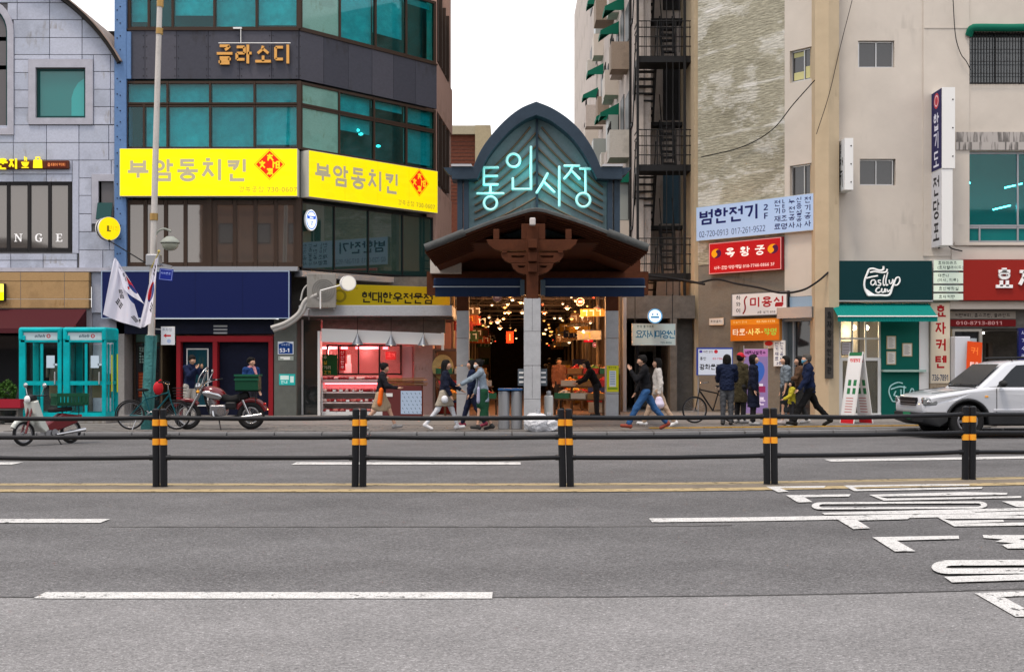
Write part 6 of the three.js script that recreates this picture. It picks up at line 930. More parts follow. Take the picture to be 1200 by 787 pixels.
  mk('wall_emblem', [[[1046, 470], [1042, 460], [1044, 452], [1052, 448], [1058, 449]], [[1044, 456], [1054, 453], [1062, 454]], [[1046, 470], [1056, 471], [1064, 468], [1066, 460]], [[1050, 458], [1048, 463], [1052, 464]], [[1056, 456], [1056, 463]], [[1060, 452], [1059, 463]], [[1066, 460], [1069, 455], [1071, 459], [1066, 463]]].map((pts) => tube(pts.map(([a, b]) => { const p = f.at(a, b, 0.012); return [p.x, p.y, p.z]; }), 0.02, 6, 24)), mat([0.45, 0.75, 0.74], 0.5), t);
  mk('window_notice', f.plate(986.5, 998.5, 400, 416, -0.02), printed(96, 128, (q, W, h) => { fill(q, W, h, '#2c2a30'); q.fillStyle = '#c9c5cc'; q.fillRect(8, 8, 80, 112); q.fillStyle = '#6c5a60'; for (let i = 0; i < 7; i++) q.fillRect(16, 20 + i * 14, 60, 5); }), t, true);
  // curtain shop beside it
  const k = thing('curtain_shop', 'curtain shop with red header sign, grey shutter box and dark doorway', 'shop');
  mk('red_header', f.box(1125, 1330, 305.5, 352.5, -0.1, 0.3, 0.01), mat([0.26, 0.015, 0.01], 0.5), k);
  [['효', 1162], ['자', 1189]].forEach(([ch, px]) => { const g = []; for (const s of hangul(ch)) for (let i = 0; i < s.length - 1; i++) { const p = f.at(px + s[i][0] * 20, 316 + s[i][1] * 23, 0.33), q = f.at(px + s[i + 1][0] * 20, 316 + s[i + 1][1] * 23, 0.33); g.push(bar([p.x, p.y, p.z], [q.x, q.y, q.z], 0.085, 0.06)); } mk('header_letter', g, wh, k); });
  for (const [y0, y1, tx] of [[305.5, 318, ['효자미라즈', '(효자헬라이드)']], [320, 333, ['대문나', '(이사, 의류)']], [335, 342.5, ['효신벽화실']], [344.5, 352, ['효자커텐']]]) { const m = mk('small_sign', f.box(1090, 1124.5, y0, y1, 0, 0.32), M.whitePaint, k); mk('printed_face', f.plate(1090.3, 1124.2, y0 + 0.3, y1 - 0.3, 0.323), printed(272, Math.round((y1 - y0) * 8), (q, W, h) => { fill(q, W, h, '#dcead8'); tx.forEach((s, i) => write(q, s, tx.length > 1 ? 40 - i * 6 : 46, (tx.length > 1 ? 12 + i * 44 : 14), tx.length > 1 ? 30 : 32, '#3c4a44', 0.13, 0.2)); }), m, true); }
  mk('shutter_box', f.box(1112.5, 1330, 353, 362, -0.3, 0.1), M.beige, k);
  const vs = mk('vertical_sign', f.box(1089.5, 1112, 355, 449, -0.1, 0.12), mat([0.55, 0.5, 0.42], 0.6), k);
  mk('printed_face', f.plate(1090, 1111.5, 355.5, 448.5, 0.123), printed(172, 744, (q, W, h) => { fill(q, W, h, '#cfc3ae'); [...'효자커텐'].forEach((s, i) => write(q, s, 38, 20 + i * 156, 112, '#a0141c', 0.15, 0, 'bold', 0.9)); q.fillStyle = '#2c3a58'; q.save(); q.translate(8, 722); q.scale(0.6, 1.3); q.font = 'bold 62px sans-serif'; q.fillText('736-7891', 0, 0); q.restore(); }), vs, true);
  mk('sign_base', f.box(1089.5, 1112, 449, 488, -0.1, 0.1), mat([0.45, 0.36, 0.26], 0.8, { tex: T.stain, uv: 1 }), k);
  mk('upper_fascia', f.plate(1116, 1194, 364, 373, -0.2), printed(624, 72, (q, W, h) => { fill(q, W, h, '#8d857c'); write(q, '커텐부띠, 홈스크린, 블라인드', 50, 22, 34, '#241f1c', 0.12); }), k, true);
  mk('phone_strip', f.plate(1116, 1194, 374, 382, -0.19), printed(624, 64, (q, W, h) => { fill(q, W, h, '#701014'); q.fillStyle = '#d09a98'; q.font = 'bold 44px sans-serif'; q.save(); q.translate(60, 48); q.scale(1.5, 1); q.fillText('010-8713-8011', 0, 0); q.restore(); }, 0.5), k, true);
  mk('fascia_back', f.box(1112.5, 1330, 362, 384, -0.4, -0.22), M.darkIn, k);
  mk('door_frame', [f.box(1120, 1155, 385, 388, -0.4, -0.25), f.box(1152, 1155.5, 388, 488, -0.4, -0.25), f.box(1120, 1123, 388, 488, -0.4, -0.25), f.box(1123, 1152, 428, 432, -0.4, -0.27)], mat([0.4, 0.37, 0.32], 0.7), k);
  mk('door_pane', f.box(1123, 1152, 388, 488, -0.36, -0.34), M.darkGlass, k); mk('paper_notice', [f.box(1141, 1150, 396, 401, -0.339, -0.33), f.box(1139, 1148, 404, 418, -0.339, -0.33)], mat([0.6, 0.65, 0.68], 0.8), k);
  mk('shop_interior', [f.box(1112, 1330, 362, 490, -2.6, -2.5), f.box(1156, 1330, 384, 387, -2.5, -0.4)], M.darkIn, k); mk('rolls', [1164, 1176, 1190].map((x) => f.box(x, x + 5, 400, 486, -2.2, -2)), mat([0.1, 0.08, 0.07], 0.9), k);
  mk('ceiling_lamp', f.box(1164, 1171, 387.5, 390, -1.3, -1.1), mat([1, 0.9, 0.8], 0.4, { emissive: lin('#fff0e0'), emissiveIntensity: 4 }), k);
  mk('white_cabinet', f.box(1113, 1131, 394.5, 488, -0.1, 0.45, 0.02), mat([0.55, 0.57, 0.62], 0.5), k);
  // leaning orange banner and navy hanging sign
  const ob = one('orange_banner', (() => { const g = new THREE.PlaneGeometry(0.42, 1.9).translate(0, 0.95, 0); g.rotateX(-0.16).rotateZ(-0.1); return g.translate(X(1138, 35.3), SW + 0.2, -35.2); })(), printed(84, 380, (q, W, h) => { fill(q, W, h, '#c8420c'); [...'커텐세일'].forEach((s, i) => write(q, s, 20, 30 + i * 84, 44, i % 2 ? '#f4c8c0' : '#e8702c', 0.14)); }), 'leaning orange banner with pale lettering beside the white cabinet', 'banner', null, true); void ob;
  const nsF = new Face(0, 35.4, 1200, 35.4); signBoard('navy_vertical_sign', 'narrow navy vertical sign beyond the dark doorway of the curtain shop', nsF, [1194, 1206, 384, 425], -0.1, 0.1, printed(96, 328, (q, W, h) => { fill(q, W, h, '#1c1c58'); [...'시계수리'].forEach((s, i) => write(q, s, 26, 20 + i * 76, 44, '#b9bfd8', 0.13)); }), M.navySign);
  // A-board
  const ab = placed('a_board', 'white folding A-board with red and green print before the coffee shop', 'sign', [X(1004, 31), SW, -31], 0.25);
  const leaf = (s) => { const g = new THREE.PlaneGeometry(0.5, 1.75).translate(0, 0.875, 0); g.rotateX(-s * 0.16); return g.translate(0, 0, s * 0.29); };
  const prt = printed(150, 520, (q, W, h) => { fill(q, W, h, '#dfe2e4'); q.fillStyle = '#20704c'; q.fillRect(0, 0, W, 26); write(q, '카페라떼', 14, 44, 30, '#c8202c', 0.14, -0.05); for (const [x, y] of [[30, 200], [90, 200], [30, 260], [90, 260]]) { q.fillStyle = '#2c7a50'; q.fillRect(x, y, 34, 44); } q.fillStyle = '#b88'; for (let i = 0; i < 6; i++) q.fillRect(30, 330 + i * 20, 80, 8); q.fillStyle = '#c8202c'; q.fillRect(0, 480, W, 40); });
  ab.rotation.y = -1.15; mk('front_leaf', leaf(1), prt, ab, true); mk('back_leaf', leaf(-1).rotateY(0), prt, ab, true); mk('frame', [-0.25, 0.25].map((x) => [bar([x, 0, 0.29], [x, 1.74, 0.01], 0.02), bar([x, 0, -0.29], [x, 1.74, -0.01], 0.02)]), M.whitePaint, ab);
}
// ---------------------------------------------------------------- projecting signs on the beige wall
{
  const box3 = (name, label, X0, d0, d1, w, y0, y1, faces) => { const t = thing(name, label, 'sign'); mk('cabinet', span(X0, X0 + w, y0, y1, -d1, -d0), M.whitePaint, t); for (const [a, b, W, H, fn] of faces) mk('printed_face', new THREE.PlaneGeometry(d1 - d0 - 0.03, b - a - 0.03).rotateY(-Math.PI / 2).translate(X0 - 0.003, (a + b) / 2, -(d0 + d1) / 2), printed(W, H, fn), t, true); mk('bolts', [0.15, 0.5, 0.85].map((q) => ball(0.02, X0 + w - 0.06, mix(y0, y1, q), -d0)), M.frameBlack, t); return t; };
  const v = (c, s, x, y, h, g, colr) => [...s].forEach((ch, i) => write(c, ch, x, y + i * g, h, colr, 0.13));
  const Y36 = (p) => Y(p, 35.1);
  const t = box3('martial_arts_sign', 'tall projecting sign, navy upper part with white lettering and white lower part', 11.8, 35.1, 36, 0.36, Y36(197), Y36(102), [[Y36(197), Y36(102), 160, 400, (c, W, h) => { fill(c, W, h, '#191950'); c.fillStyle = '#b9384a'; c.beginPath(); c.arc(80, 50, 40, 0, 7); c.fill(); c.strokeStyle = '#e8d4d8'; c.lineWidth = 6; c.beginPath(); c.arc(80, 50, 26, 0, 7); c.stroke(); v(c, '합기도', 34, 112, 84, 96, '#d9dcec'); }]]);
  mk('lower_cabinet', span(11.8, 12.1, Y36(287), Y36(197.5), -36, -35.12), M.whitePaint, t); mk('lower_face', new THREE.PlaneGeometry(0.84, Y36(198) - Y36(287)).rotateY(-Math.PI / 2).translate(11.797, (Y36(198) + Y36(287)) / 2, -35.56), printed(150, 380, (c, W, h) => { fill(c, W, h, '#c6c8cf'); v(c, '전당포', 26, 24, 96, 118, '#1c1c22'); }), t, true);
  box3('electric_side_sign', 'short white projecting sign with dark lettering on the beige wall', 9.18, 35.3, 36, 0.24, Y36(221), Y36(160), [[Y36(221), Y36(160), 140, 300, (c, W, h) => { fill(c, W, h, '#ccd3da'); v(c, '범한', 40, 18, 34, 40, '#394050'); v(c, '전기', 28, 104, 84, 94, '#23252c'); }]]);
}
// ---------------------------------------------------------------- cables
{
  const cable = (label, pts, r = 0.012, m = M.wire) => one('cable', tube(pts, r, 6, pts.length * 8), m, label, 'cable', 'overhead cables');
  const P = (a, b, d) => [X(a, d), Y(b, d), -d];
  cable('thick black cable draped along the low concrete wall under the signs', [P(800, 329, 39), P(818, 331, 38.6), P(840, 327, 38.3), P(862, 332, 37.6), P(890, 337, 37), P(915, 343, 36.3), P(940, 340, 35.6), P(958, 330, 35.3), P(972, 318, 35.5)], 0.03);
  cable('black cable running level past the fire stairs', [P(742, 320, 38.5), P(770, 324, 38.6), P(800, 328, 38.8), P(826, 333, 38.2)], 0.035);
  cable('thin cable crossing the olive wall up to the beige column', [P(822, 184, 38.8), P(870, 172, 37.9), P(905, 152, 36.9), P(930, 122, 36), P(955, 94, 35.3)], 0.016);
  cable('thin cable slanting down the beige wall from above the frame', [P(999, 0, 35.7), P(985, 55, 35.6), P(972, 110, 35.4), P(957, 157, 35.35)], 0.01);
  cable('thin looped cable by the barred window', [P(1117, -5, 35.85), P(1120, 40, 35.85), P(1126, 62, 35.85), P(1133, 72, 35.85), P(1138, 82, 35.85)], 0.012);
  cable('grey cable along the ledge above the coffee shop signs', [P(1100, 291, 35.8), P(1108, 285, 35.75), P(1116, 291, 35.8), P(1128, 294, 35.85)], 0.02);
}

// ---------------------------------------------------------------- telephone booths
Object.assign(M, {
  cyan: mat([0.0, 0.52, 0.58], 0.4, { tex: T.grain, uv: 2.5 }), clear: mat([0.9, 0.95, 0.94], 0.02, { transmission: 1, thickness: 0, specularIntensity: 0.3 }),
  chrome: mat([0.45, 0.45, 0.46], 0.2, { metalness: 1 }), rubber: mat([0.016, 0.016, 0.017], 0.85), rim: mat([0.25, 0.25, 0.265], 0.35, { metalness: 0.8 }), blackMetal: mat([0.02, 0.02, 0.022], 0.4, { metalness: 0.4 }),
});
{
  const W = 1.04, D = 1.0, H = 2.34, c = M.cyan;
  const build = (label, px) => {
    const o = placed('telephone_booth', label, 'phone booth', [X(px, 31.1), SW, -31.6], 0, 'telephone booths');
    mk('plinth', bx(W, 0.14, D, 0, 0.07, 0, 0, 0, 0, 0.01), M.concrete, o);
    for (const x of [-1, 1]) for (const z of [-1, 1]) mk('corner_post', bx(x < 0 ? 0.16 : 0.1, H - 0.34, 0.09, x * (W / 2 - (x < 0 ? 0.08 : 0.05)), 0.14 + (H - 0.34) / 2, z * (D / 2 - 0.045), 0, 0, 0, 0.015), c, o);
    mk('sill', [bx(W - 0.26, 0.12, 0.07, 0.03, 0.2, D / 2 - 0.045), bx(W - 0.26, 0.12, 0.07, 0.03, 0.2, -D / 2 + 0.045), bx(0.07, 0.12, D - 0.18, W / 2 - 0.045, 0.2, 0), bx(0.07, 0.12, D - 0.18, -W / 2 + 0.045, 0.2, 0)], c, o);
    mk('mid_rail', [bx(W - 0.26, 0.1, 0.06, 0.03, 0.98, D / 2 - 0.045), bx(0.06, 0.08, D - 0.18, W / 2 - 0.045, 0.98, 0), bx(0.06, 0.08, D - 0.18, -W / 2 + 0.045, 0.98, 0)], c, o);
    mk('glazing_bar', [bx(0.06, 1.72, 0.05, 0.03, 1.08, D / 2 - 0.045), bx(0.04, 1.72, 0.05, 0.2, 1.08, -D / 2 + 0.045), bx(0.04, 1.72, 0.04, W / 2 - 0.04, 1.08, -0.13), bx(0.04, 1.72, 0.04, W / 2 - 0.04, 1.08, 0.16)], c, o);
    mk('pane', bx(W - 0.24, 1.68, 0.008, 0.03, 1.08, D / 2 - 0.05), M.clear, o); mk('pane', bx(0.008, 1.68, D - 0.16, W / 2 - 0.05, 1.08, 0), M.clear, o); mk('pane', bx(W - 0.24, 1.68, 0.008, 0.03, 1.08, -D / 2 + 0.05), M.clear, o); mk('pane', bx(0.008, 1.68, D - 0.16, -W / 2 + 0.05, 1.08, 0), M.clear, o);
    mk('hood', [bx(W + 0.02, 0.13, D + 0.04, 0, H - 0.065, 0, 0, 0, 0, 0.06), bx(0.12, 0.3, D + 0.04, -W / 2 + 0.05, H - 0.18, 0, 0, 0, 0, 0.05), bx(0.12, 0.3, D + 0.04, W / 2 - 0.05, H - 0.18, 0, 0, 0, 0, 0.05), bx(W - 0.1, 0.05, D, 0, H - 0.34, 0)], c, o);
    mk('roof_panel', bx(W - 0.1, 0.2, D - 0.06, 0, H - 0.22, 0), mat([0.5, 0.55, 0.58], 0.5), o);
    mk('sign_strip', new THREE.PlaneGeometry(W - 0.22, 0.16).translate(0, H - 0.215, D / 2 - 0.026), printed(260, 52, (q, w, h) => { fill(q, w, h, '#b4c6cc'); q.fillStyle = '#26364a'; q.font = 'bold italic 34px sans-serif'; q.fillText('olleh', 82, 38); q.strokeStyle = '#b03038'; q.lineWidth = 8; q.beginPath(); q.arc(192, 26, 12, 0, 7); q.stroke(); }, 0.4), o, true);
    mk('side_sign', new THREE.PlaneGeometry(D - 0.2, 0.16).rotateY(Math.PI / 2).translate(W / 2 - 0.047, H - 0.215, 0), mat([0.12, 0.2, 0.22], 0.4), o);
    mk('telephone', [bx(0.3, 0.46, 0.2, 0.12, 1.2, -0.3, 0, 0, 0, 0.02), bx(0.06, 0.26, 0.07, -0.07, 1.24, -0.18, 0, 0, 0, 0.02)], mat([0.2, 0.16, 0.13], 0.5), o); mk('shelf', bx(0.5, 0.6, 0.06, 0.15, 0.9, -0.42), mat([0.3, 0.22, 0.13], 0.6), o);
    mk('notice', [bx(0.2, 0.3, 0.006, 0.24, 1.5, D / 2 - 0.04), bx(0.09, 0.05, 0.006, 0.36, 1.43, D / 2 - 0.04)], mat([0.5, 0.62, 0.72], 0.7), o);
    mk('door_handle', bx(0.03, 0.3, 0.04, 0.36, 1.1, D / 2 + 0.005, 0, 0, 0, 0.01), M.alu, o);
    return o;
  };
  build('turquoise telephone booth under the maroon awning', 46.5);
  const b = build('turquoise telephone booth with a yellow vertical sticker facing the lamp post', 98.5);
  mk('yellow_sticker', bx(0.006, 0.95, 0.09, W / 2 + 0.004, 1.22, -0.4), mat([0.7, 0.75, 0.02], 0.5), b); mk('yellow_sticker', bx(0.006, 0.9, 0.08, W / 2 + 0.004, 1.22, 0.04), mat([0.7, 0.75, 0.02], 0.5), b);
}
// ---------------------------------------------------------------- lamp post with flags and signs
{
  const d = 28, P = (a, b, z = 0) => [X(a, d), Y(b, d), -d + z];
  const o = thing('lamp_post', 'leaning grey lamp post with a bowl lantern and teal wrapped foot', 'street lamp');
  mk('shaft', [rod(P(172, 505.5), P(177, 392), 0.115, 0.1, 18), rod(P(177, 392), P(181.5, 200), 0.075, 0.066, 18), rod(P(181.5, 200), P(188.5, -60), 0.066, 0.055, 18)], mat([0.56, 0.53, 0.5], 0.5, { tex: T.stain, uv: 1.2, metalness: 0.2 }), o);
  mk('foot_wrap', rod(P(171.8, 505), P(176.8, 393), 0.135, 0.13, 20), mat([0.06, 0.22, 0.22], 0.8, { tex: T.stain, uv: 0.6, bump: T.coarse, bumpScale: 0.02 }), o);
  for (const q of [rod(P(187.6, -2), P(187.3, 8), 0.075, 0.075, 14), rod(P(186.7, 33), P(186.4, 40), 0.078, 0.078, 14), rod(P(180, 250), P(179.8, 258), 0.09, 0.09, 14)]) mk('collar', q, mat([0.35, 0.22, 0.08], 0.4, { metalness: 0.6 }), o);
  mk('clamp', [bx(0.3, 0.26, 0.26, X(180, d), Y(305, d), -d, 0, 0, 0, 0.03)], M.steel, o);
  mk('lantern_arm', tube([P(180, 284), P(184, 272), P(192, 268), P(200, 271)], 0.022, 8, 20), mat([0.25, 0.27, 0.24], 0.5), o);
  mk('lantern', [lathe([[0.0, 0.13], [0.08, 0.13], [0.18, 0.05], [0.215, 0.0], [0.205, -0.02], [0, -0.02]], 24).translate(X(199, d), Y(284, d), -d)], mat([0.25, 0.27, 0.24], 0.5), o); mk('globe', new THREE.SphereGeometry(0.18, 20, 12).scale(1, 0.75, 1).translate(X(199, d), Y(286.5, d), -d), mat([0.42, 0.44, 0.36], 0.3, { transmission: 0.3, thickness: 0 }), o);
  mk('name_plate_bracket', bar(P(181, 308), P(201, 312.5), 0.05, 0.04), M.steel, o);
  mk('street_name_plate', bx(0.3, 0.26, 0.03, X(195, d), Y(322, d), -d + 0.05, 0, 0.1, -0.1, 0.01), mat([0.01, 0.035, 0.26], 0.5), o); mk('street_name_print', new THREE.PlaneGeometry(0.28, 0.24).rotateZ(-0.1).rotateY(0.1).translate(X(195, d) + 0.002, Y(322, d), -d + 0.068), printed(112, 96, (q, w, h) => { fill(q, w, h, '#1a2a86'); q.strokeStyle = '#8c9ad0'; q.lineWidth = 4; q.strokeRect(5, 5, w - 10, h - 10); write(q, '자하문로', 12, 26, 20, '#9fb0e6', 0.13, 0.06); }), o, true);
  mk('arrow_sign', bx(0.3, 0.4, 0.02, X(198.5, d), Y(393.5, d), -d + 0.14, 0, 0, 0, 0.004), M.whitePaint, o); mk('arrow_print', new THREE.PlaneGeometry(0.28, 0.38).translate(X(198.5, d), Y(393.5, d), -d + 0.153), printed(112, 152, (q, w, h) => { fill(q, w, h, '#c8ccd2'); write(q, '주차장', 8, 10, 26, '#7c8490', 0.12, 0.12); q.fillStyle = '#b0141c'; q.beginPath(); q.moveTo(16, 74); q.lineTo(42, 56); q.lineTo(42, 68); q.lineTo(84, 68); q.lineTo(84, 82); q.lineTo(42, 82); q.lineTo(42, 92); q.fill(); q.fillStyle = '#98a8c8'; q.beginPath(); q.arc(66, 122, 18, 0, 7); q.fill(); }), o, true); mk('arrow_sign_strap', [bar(P(176, 385), P(192, 386), 0.03, 0.02)], M.steel, o);
  // flags: cloth hung from two sticks
  const trig = (q, x, y, s, a, pat) => { q.save(); q.translate(x, y); q.rotate(a); q.fillStyle = '#16161c'; pat.forEach((full, i) => { if (full) q.fillRect(-s / 2, (i - 1) * s * 0.3 - s * 0.1, s, s * 0.2); else { q.fillRect(-s / 2, (i - 1) * s * 0.3 - s * 0.1, s * 0.45, s * 0.2); q.fillRect(s * 0.05, (i - 1) * s * 0.3 - s * 0.1, s * 0.45, s * 0.2); } }); q.restore(); };
  const swirl = (q, x, y, r, a) => { q.save(); q.translate(x, y); q.rotate(a); q.fillStyle = '#c81e2e'; q.beginPath(); q.arc(0, 0, r, Math.PI, 0); q.fill(); q.fillStyle = '#14367e'; q.beginPath(); q.arc(0, 0, r, 0, Math.PI); q.fill(); q.fillStyle = '#c81e2e'; q.beginPath(); q.arc(-r / 2, 0, r / 2, 0, 7); q.fill(); q.fillStyle = '#14367e'; q.beginPath(); q.arc(r / 2, 0, r / 2, 0, 7); q.fill(); q.restore(); };
  const cloth = (c, fold, amp) => { const n = 26, m = 26, p = [], uv = [], idx = []; for (let j = 0; j <= m; j++) for (let i = 0; i <= n; i++) { const u = i / n, v = j / m, a = c.map((q) => q), x = mix(mix(a[0][0], a[1][0], u), mix(a[2][0], a[3][0], u), v), y = mix(mix(a[0][1], a[1][1], u), mix(a[2][1], a[3][1], u), v), z = mix(mix(a[0][2], a[1][2], u), mix(a[2][2], a[3][2], u), v); const f = Math.sin(u * fold + v * 2.2) * amp * (0.25 + v) + Math.sin(u * fold * 2.3 + v * 5) * amp * 0.35; p.push(X(x + f * 6, d), Y(y + Math.sin(u * 5) * 1.2 * v, d), -d + z + f); uv.push(u, 1 - v); } for (let j = 0; j < m; j++) for (let i = 0; i < n; i++) { const a = j * (n + 1) + i; idx.push(a, a + n + 1, a + 1, a + 1, a + n + 1, a + n + 2); } const g = new THREE.BufferGeometry(); g.setAttribute('position', new THREE.Float32BufferAttribute(p, 3)); g.setAttribute('uv', new THREE.Float32BufferAttribute(uv, 2)); g.setIndex(idx); g.computeVertexNormals(); return g; };
  const flagMat = (fn) => { const m = new THREE.MeshPhysicalMaterial({ map: print(256, 384, fn), roughness: 0.9, side: THREE.DoubleSide, transmission: 0.25, thickness: 0 }); return m; };
  const f1 = thing('flag', 'white national flag with black trigrams, spread out on the lamp post', 'flag', 'flags on the lamp post');
  mk('cloth', cloth([[137.5, 303, 0.25], [150, 322, 0.2], [127.5, 369, 0.4], [167, 386, 0.15]], 9, 0.05), flagMat((q, w, h) => { fill(q, w, h, '#dcdcea'); swirl(q, 268, 150, 62, 1.1); trig(q, 214, 40, 54, 1.0, [1, 0, 1]); trig(q, 130, 190, 58, 1.25, [0, 1, 0]); trig(q, 108, 262, 56, 0.6, [0, 0, 0]); trig(q, 226, 330, 40, 0.9, [1, 1, 1]); }), f1, true);
  mk('cloth_fold', cloth([[137.5, 302, 0.2], [142, 308, 0.2], [150, 340, 0.3], [171, 358, 0.12]], 6, 0.03), flagMat((q, w, h) => { fill(q, w, h, '#e0e0ec'); swirl(q, 190, 230, 80, 0.9); trig(q, 110, 100, 60, 1.0, [1, 0, 1]); }), f1, true);
  mk('stick', [rod(P(177, 312), P(131, 283, 0.2), 0.014, 0.012, 8), ball(0.03, ...P(131, 283, 0.2))], M.blackMetal, f1);
  const f2 = thing('flag', 'white national flag with red swirl hanging furled close against the lamp post', 'flag', 'flags on the lamp post');
  mk('cloth', cloth([[186, 305, 0.3], [190, 303, 0.35], [166, 383, 0.2], [183, 381, 0.42]], 7, 0.04), flagMat((q, w, h) => { fill(q, w, h, '#e2e0ec'); q.save(); q.translate(140, 190); q.scale(1.5, 0.8); swirl(q, 0, 0, 70, -0.6); q.restore(); trig(q, 120, 66, 70, 0.2, [1, 0, 0]); trig(q, 220, 288, 60, 0.4, [0, 0, 1]); }), f2, true);
  mk('stick', [rod(P(179, 314, 0.12), P(191, 297, 0.35), 0.014, 0.012, 8), ball(0.03, ...P(191, 296, 0.35))], mat([0.5, 0.4, 0.1], 0.4), f2);
}
// ---------------------------------------------------------------- wheels and two-wheelers
function wheel(parent, x, y, z, R, tyre, spokes, rimM = M.rim, name = 'wheel') {
  const w = mk(name, [new THREE.TorusGeometry(R - tyre, tyre, 10, 36).translate(x, y, z)], M.rubber, parent);
  mk('rim', new THREE.TorusGeometry(R - tyre * 2.1, tyre * 0.45, 8, 36).translate(x, y, z), rimM, w);
  const g = [rod([x, y, z - 0.05], [x, y, z + 0.05], 0.03, 0.03, 10)]; for (let i = 0; i < spokes; i++) { const a = i / spokes * 6.2832; g.push(rod([x, y, z + (i % 2 ? 0.03 : -0.03)], [x + Math.cos(a) * (R - tyre * 2), y + Math.sin(a) * (R - tyre * 2), z], 0.0028, 0.0028, 4)); }
  mk('spokes', g, rimM, w); return w;
}
{ // bicycle
  const o = placed('bicycle', 'dark teal bicycle with a red bag on the handlebar beside the lamp post', 'bicycle', [X(176, 27.6), SW + 0.02, -27.75], 0.03), t = mat([0.01, 0.09, 0.11], 0.35, { metalness: 0.4 });
  wheel(o, -0.47, 0.31, 0, 0.31, 0.02, 28); wheel(o, 0.52, 0.31, 0, 0.31, 0.02, 28);
  mk('frame', [rod([-0.02, 0.29, 0], [-0.18, 0.78, 0], 0.018), rod([-0.02, 0.29, 0], [0.36, 0.74, 0], 0.022), rod([-0.15, 0.66, 0], [0.34, 0.8, 0], 0.018), rod([-0.47, 0.31, 0.05], [-0.02, 0.29, 0.03], 0.011), rod([-0.47, 0.31, -0.05], [-0.02, 0.29, -0.03], 0.011), rod([-0.47, 0.31, 0.05], [-0.15, 0.66, 0], 0.009), rod([-0.47, 0.31, -0.05], [-0.15, 0.66, 0], 0.009), rod([0.34, 0.86, 0], [0.38, 0.7, 0], 0.02)], t, o);
  mk('fork', [rod([0.38, 0.68, 0.03], [0.52, 0.31, 0.045], 0.012), rod([0.38, 0.68, -0.03], [0.52, 0.31, -0.045], 0.012)], t, o);
  mk('handlebar', [rod([0.34, 0.85, 0], [0.33, 0.98, 0], 0.013), tube([[0.3, 1.02, -0.27], [0.33, 0.99, -0.1], [0.36, 0.98, 0], [0.33, 0.99, 0.1], [0.28, 1.03, 0.27]], 0.011)], M.chrome, o);
  mk('grip', [rod([0.3, 1.02, 0.2], [0.2, 1.03, 0.3], 0.018), rod([0.3, 1.02, -0.2], [0.2, 1.03, -0.3], 0.018)], M.rubber, o);
  mk('saddle', [ball(0.1, -0.2, 0.86, 0, 1.25, 0.35, 0.8), rod([-0.19, 0.77, 0], [-0.2, 0.85, 0], 0.013)], M.rubber, o);
  mk('crank', [ring(0.09, 0.008, -0.02, 0.29, 0.05), rod([-0.02, 0.29, 0.06], [0.1, 0.18, 0.08], 0.01), rod([-0.02, 0.29, -0.06], [-0.14, 0.4, -0.08], 0.01), bx(0.09, 0.02, 0.06, 0.1, 0.18, 0.12), bx(0.09, 0.02, 0.06, -0.14, 0.4, -0.12)], M.chrome, o);
  mk('mudguard', [new THREE.TorusGeometry(0.33, 0.014, 6, 24, 2.4).rotateZ(0.9).translate(-0.47, 0.31, 0), new THREE.TorusGeometry(0.33, 0.014, 6, 24, 1.6).rotateZ(0.9).translate(0.52, 0.31, 0)], M.blackMetal, o);
  mk('basket', [0.72, 0.78, 0.84, 0.9].map((y) => new THREE.TorusGeometry(0.12 + (y - 0.72) * 0.2, 0.006, 5, 20).rotateX(Math.PI / 2).translate(0.58, y, 0)), M.blackMetal, o);
  const b = ball(0.11, 0.16, 0.9, 0.14, 1, 1.35, 0.75); mk('red_bag', [b, rod([0.16, 1.02, 0.14], [0.22, 1.08, 0.14], 0.025)], mat([0.42, 0.012, 0.02], 0.5), o); mk('stand', rod([-0.3, 0.3, 0.05], [-0.4, 0.0, 0.14], 0.01), M.chrome, o);
}
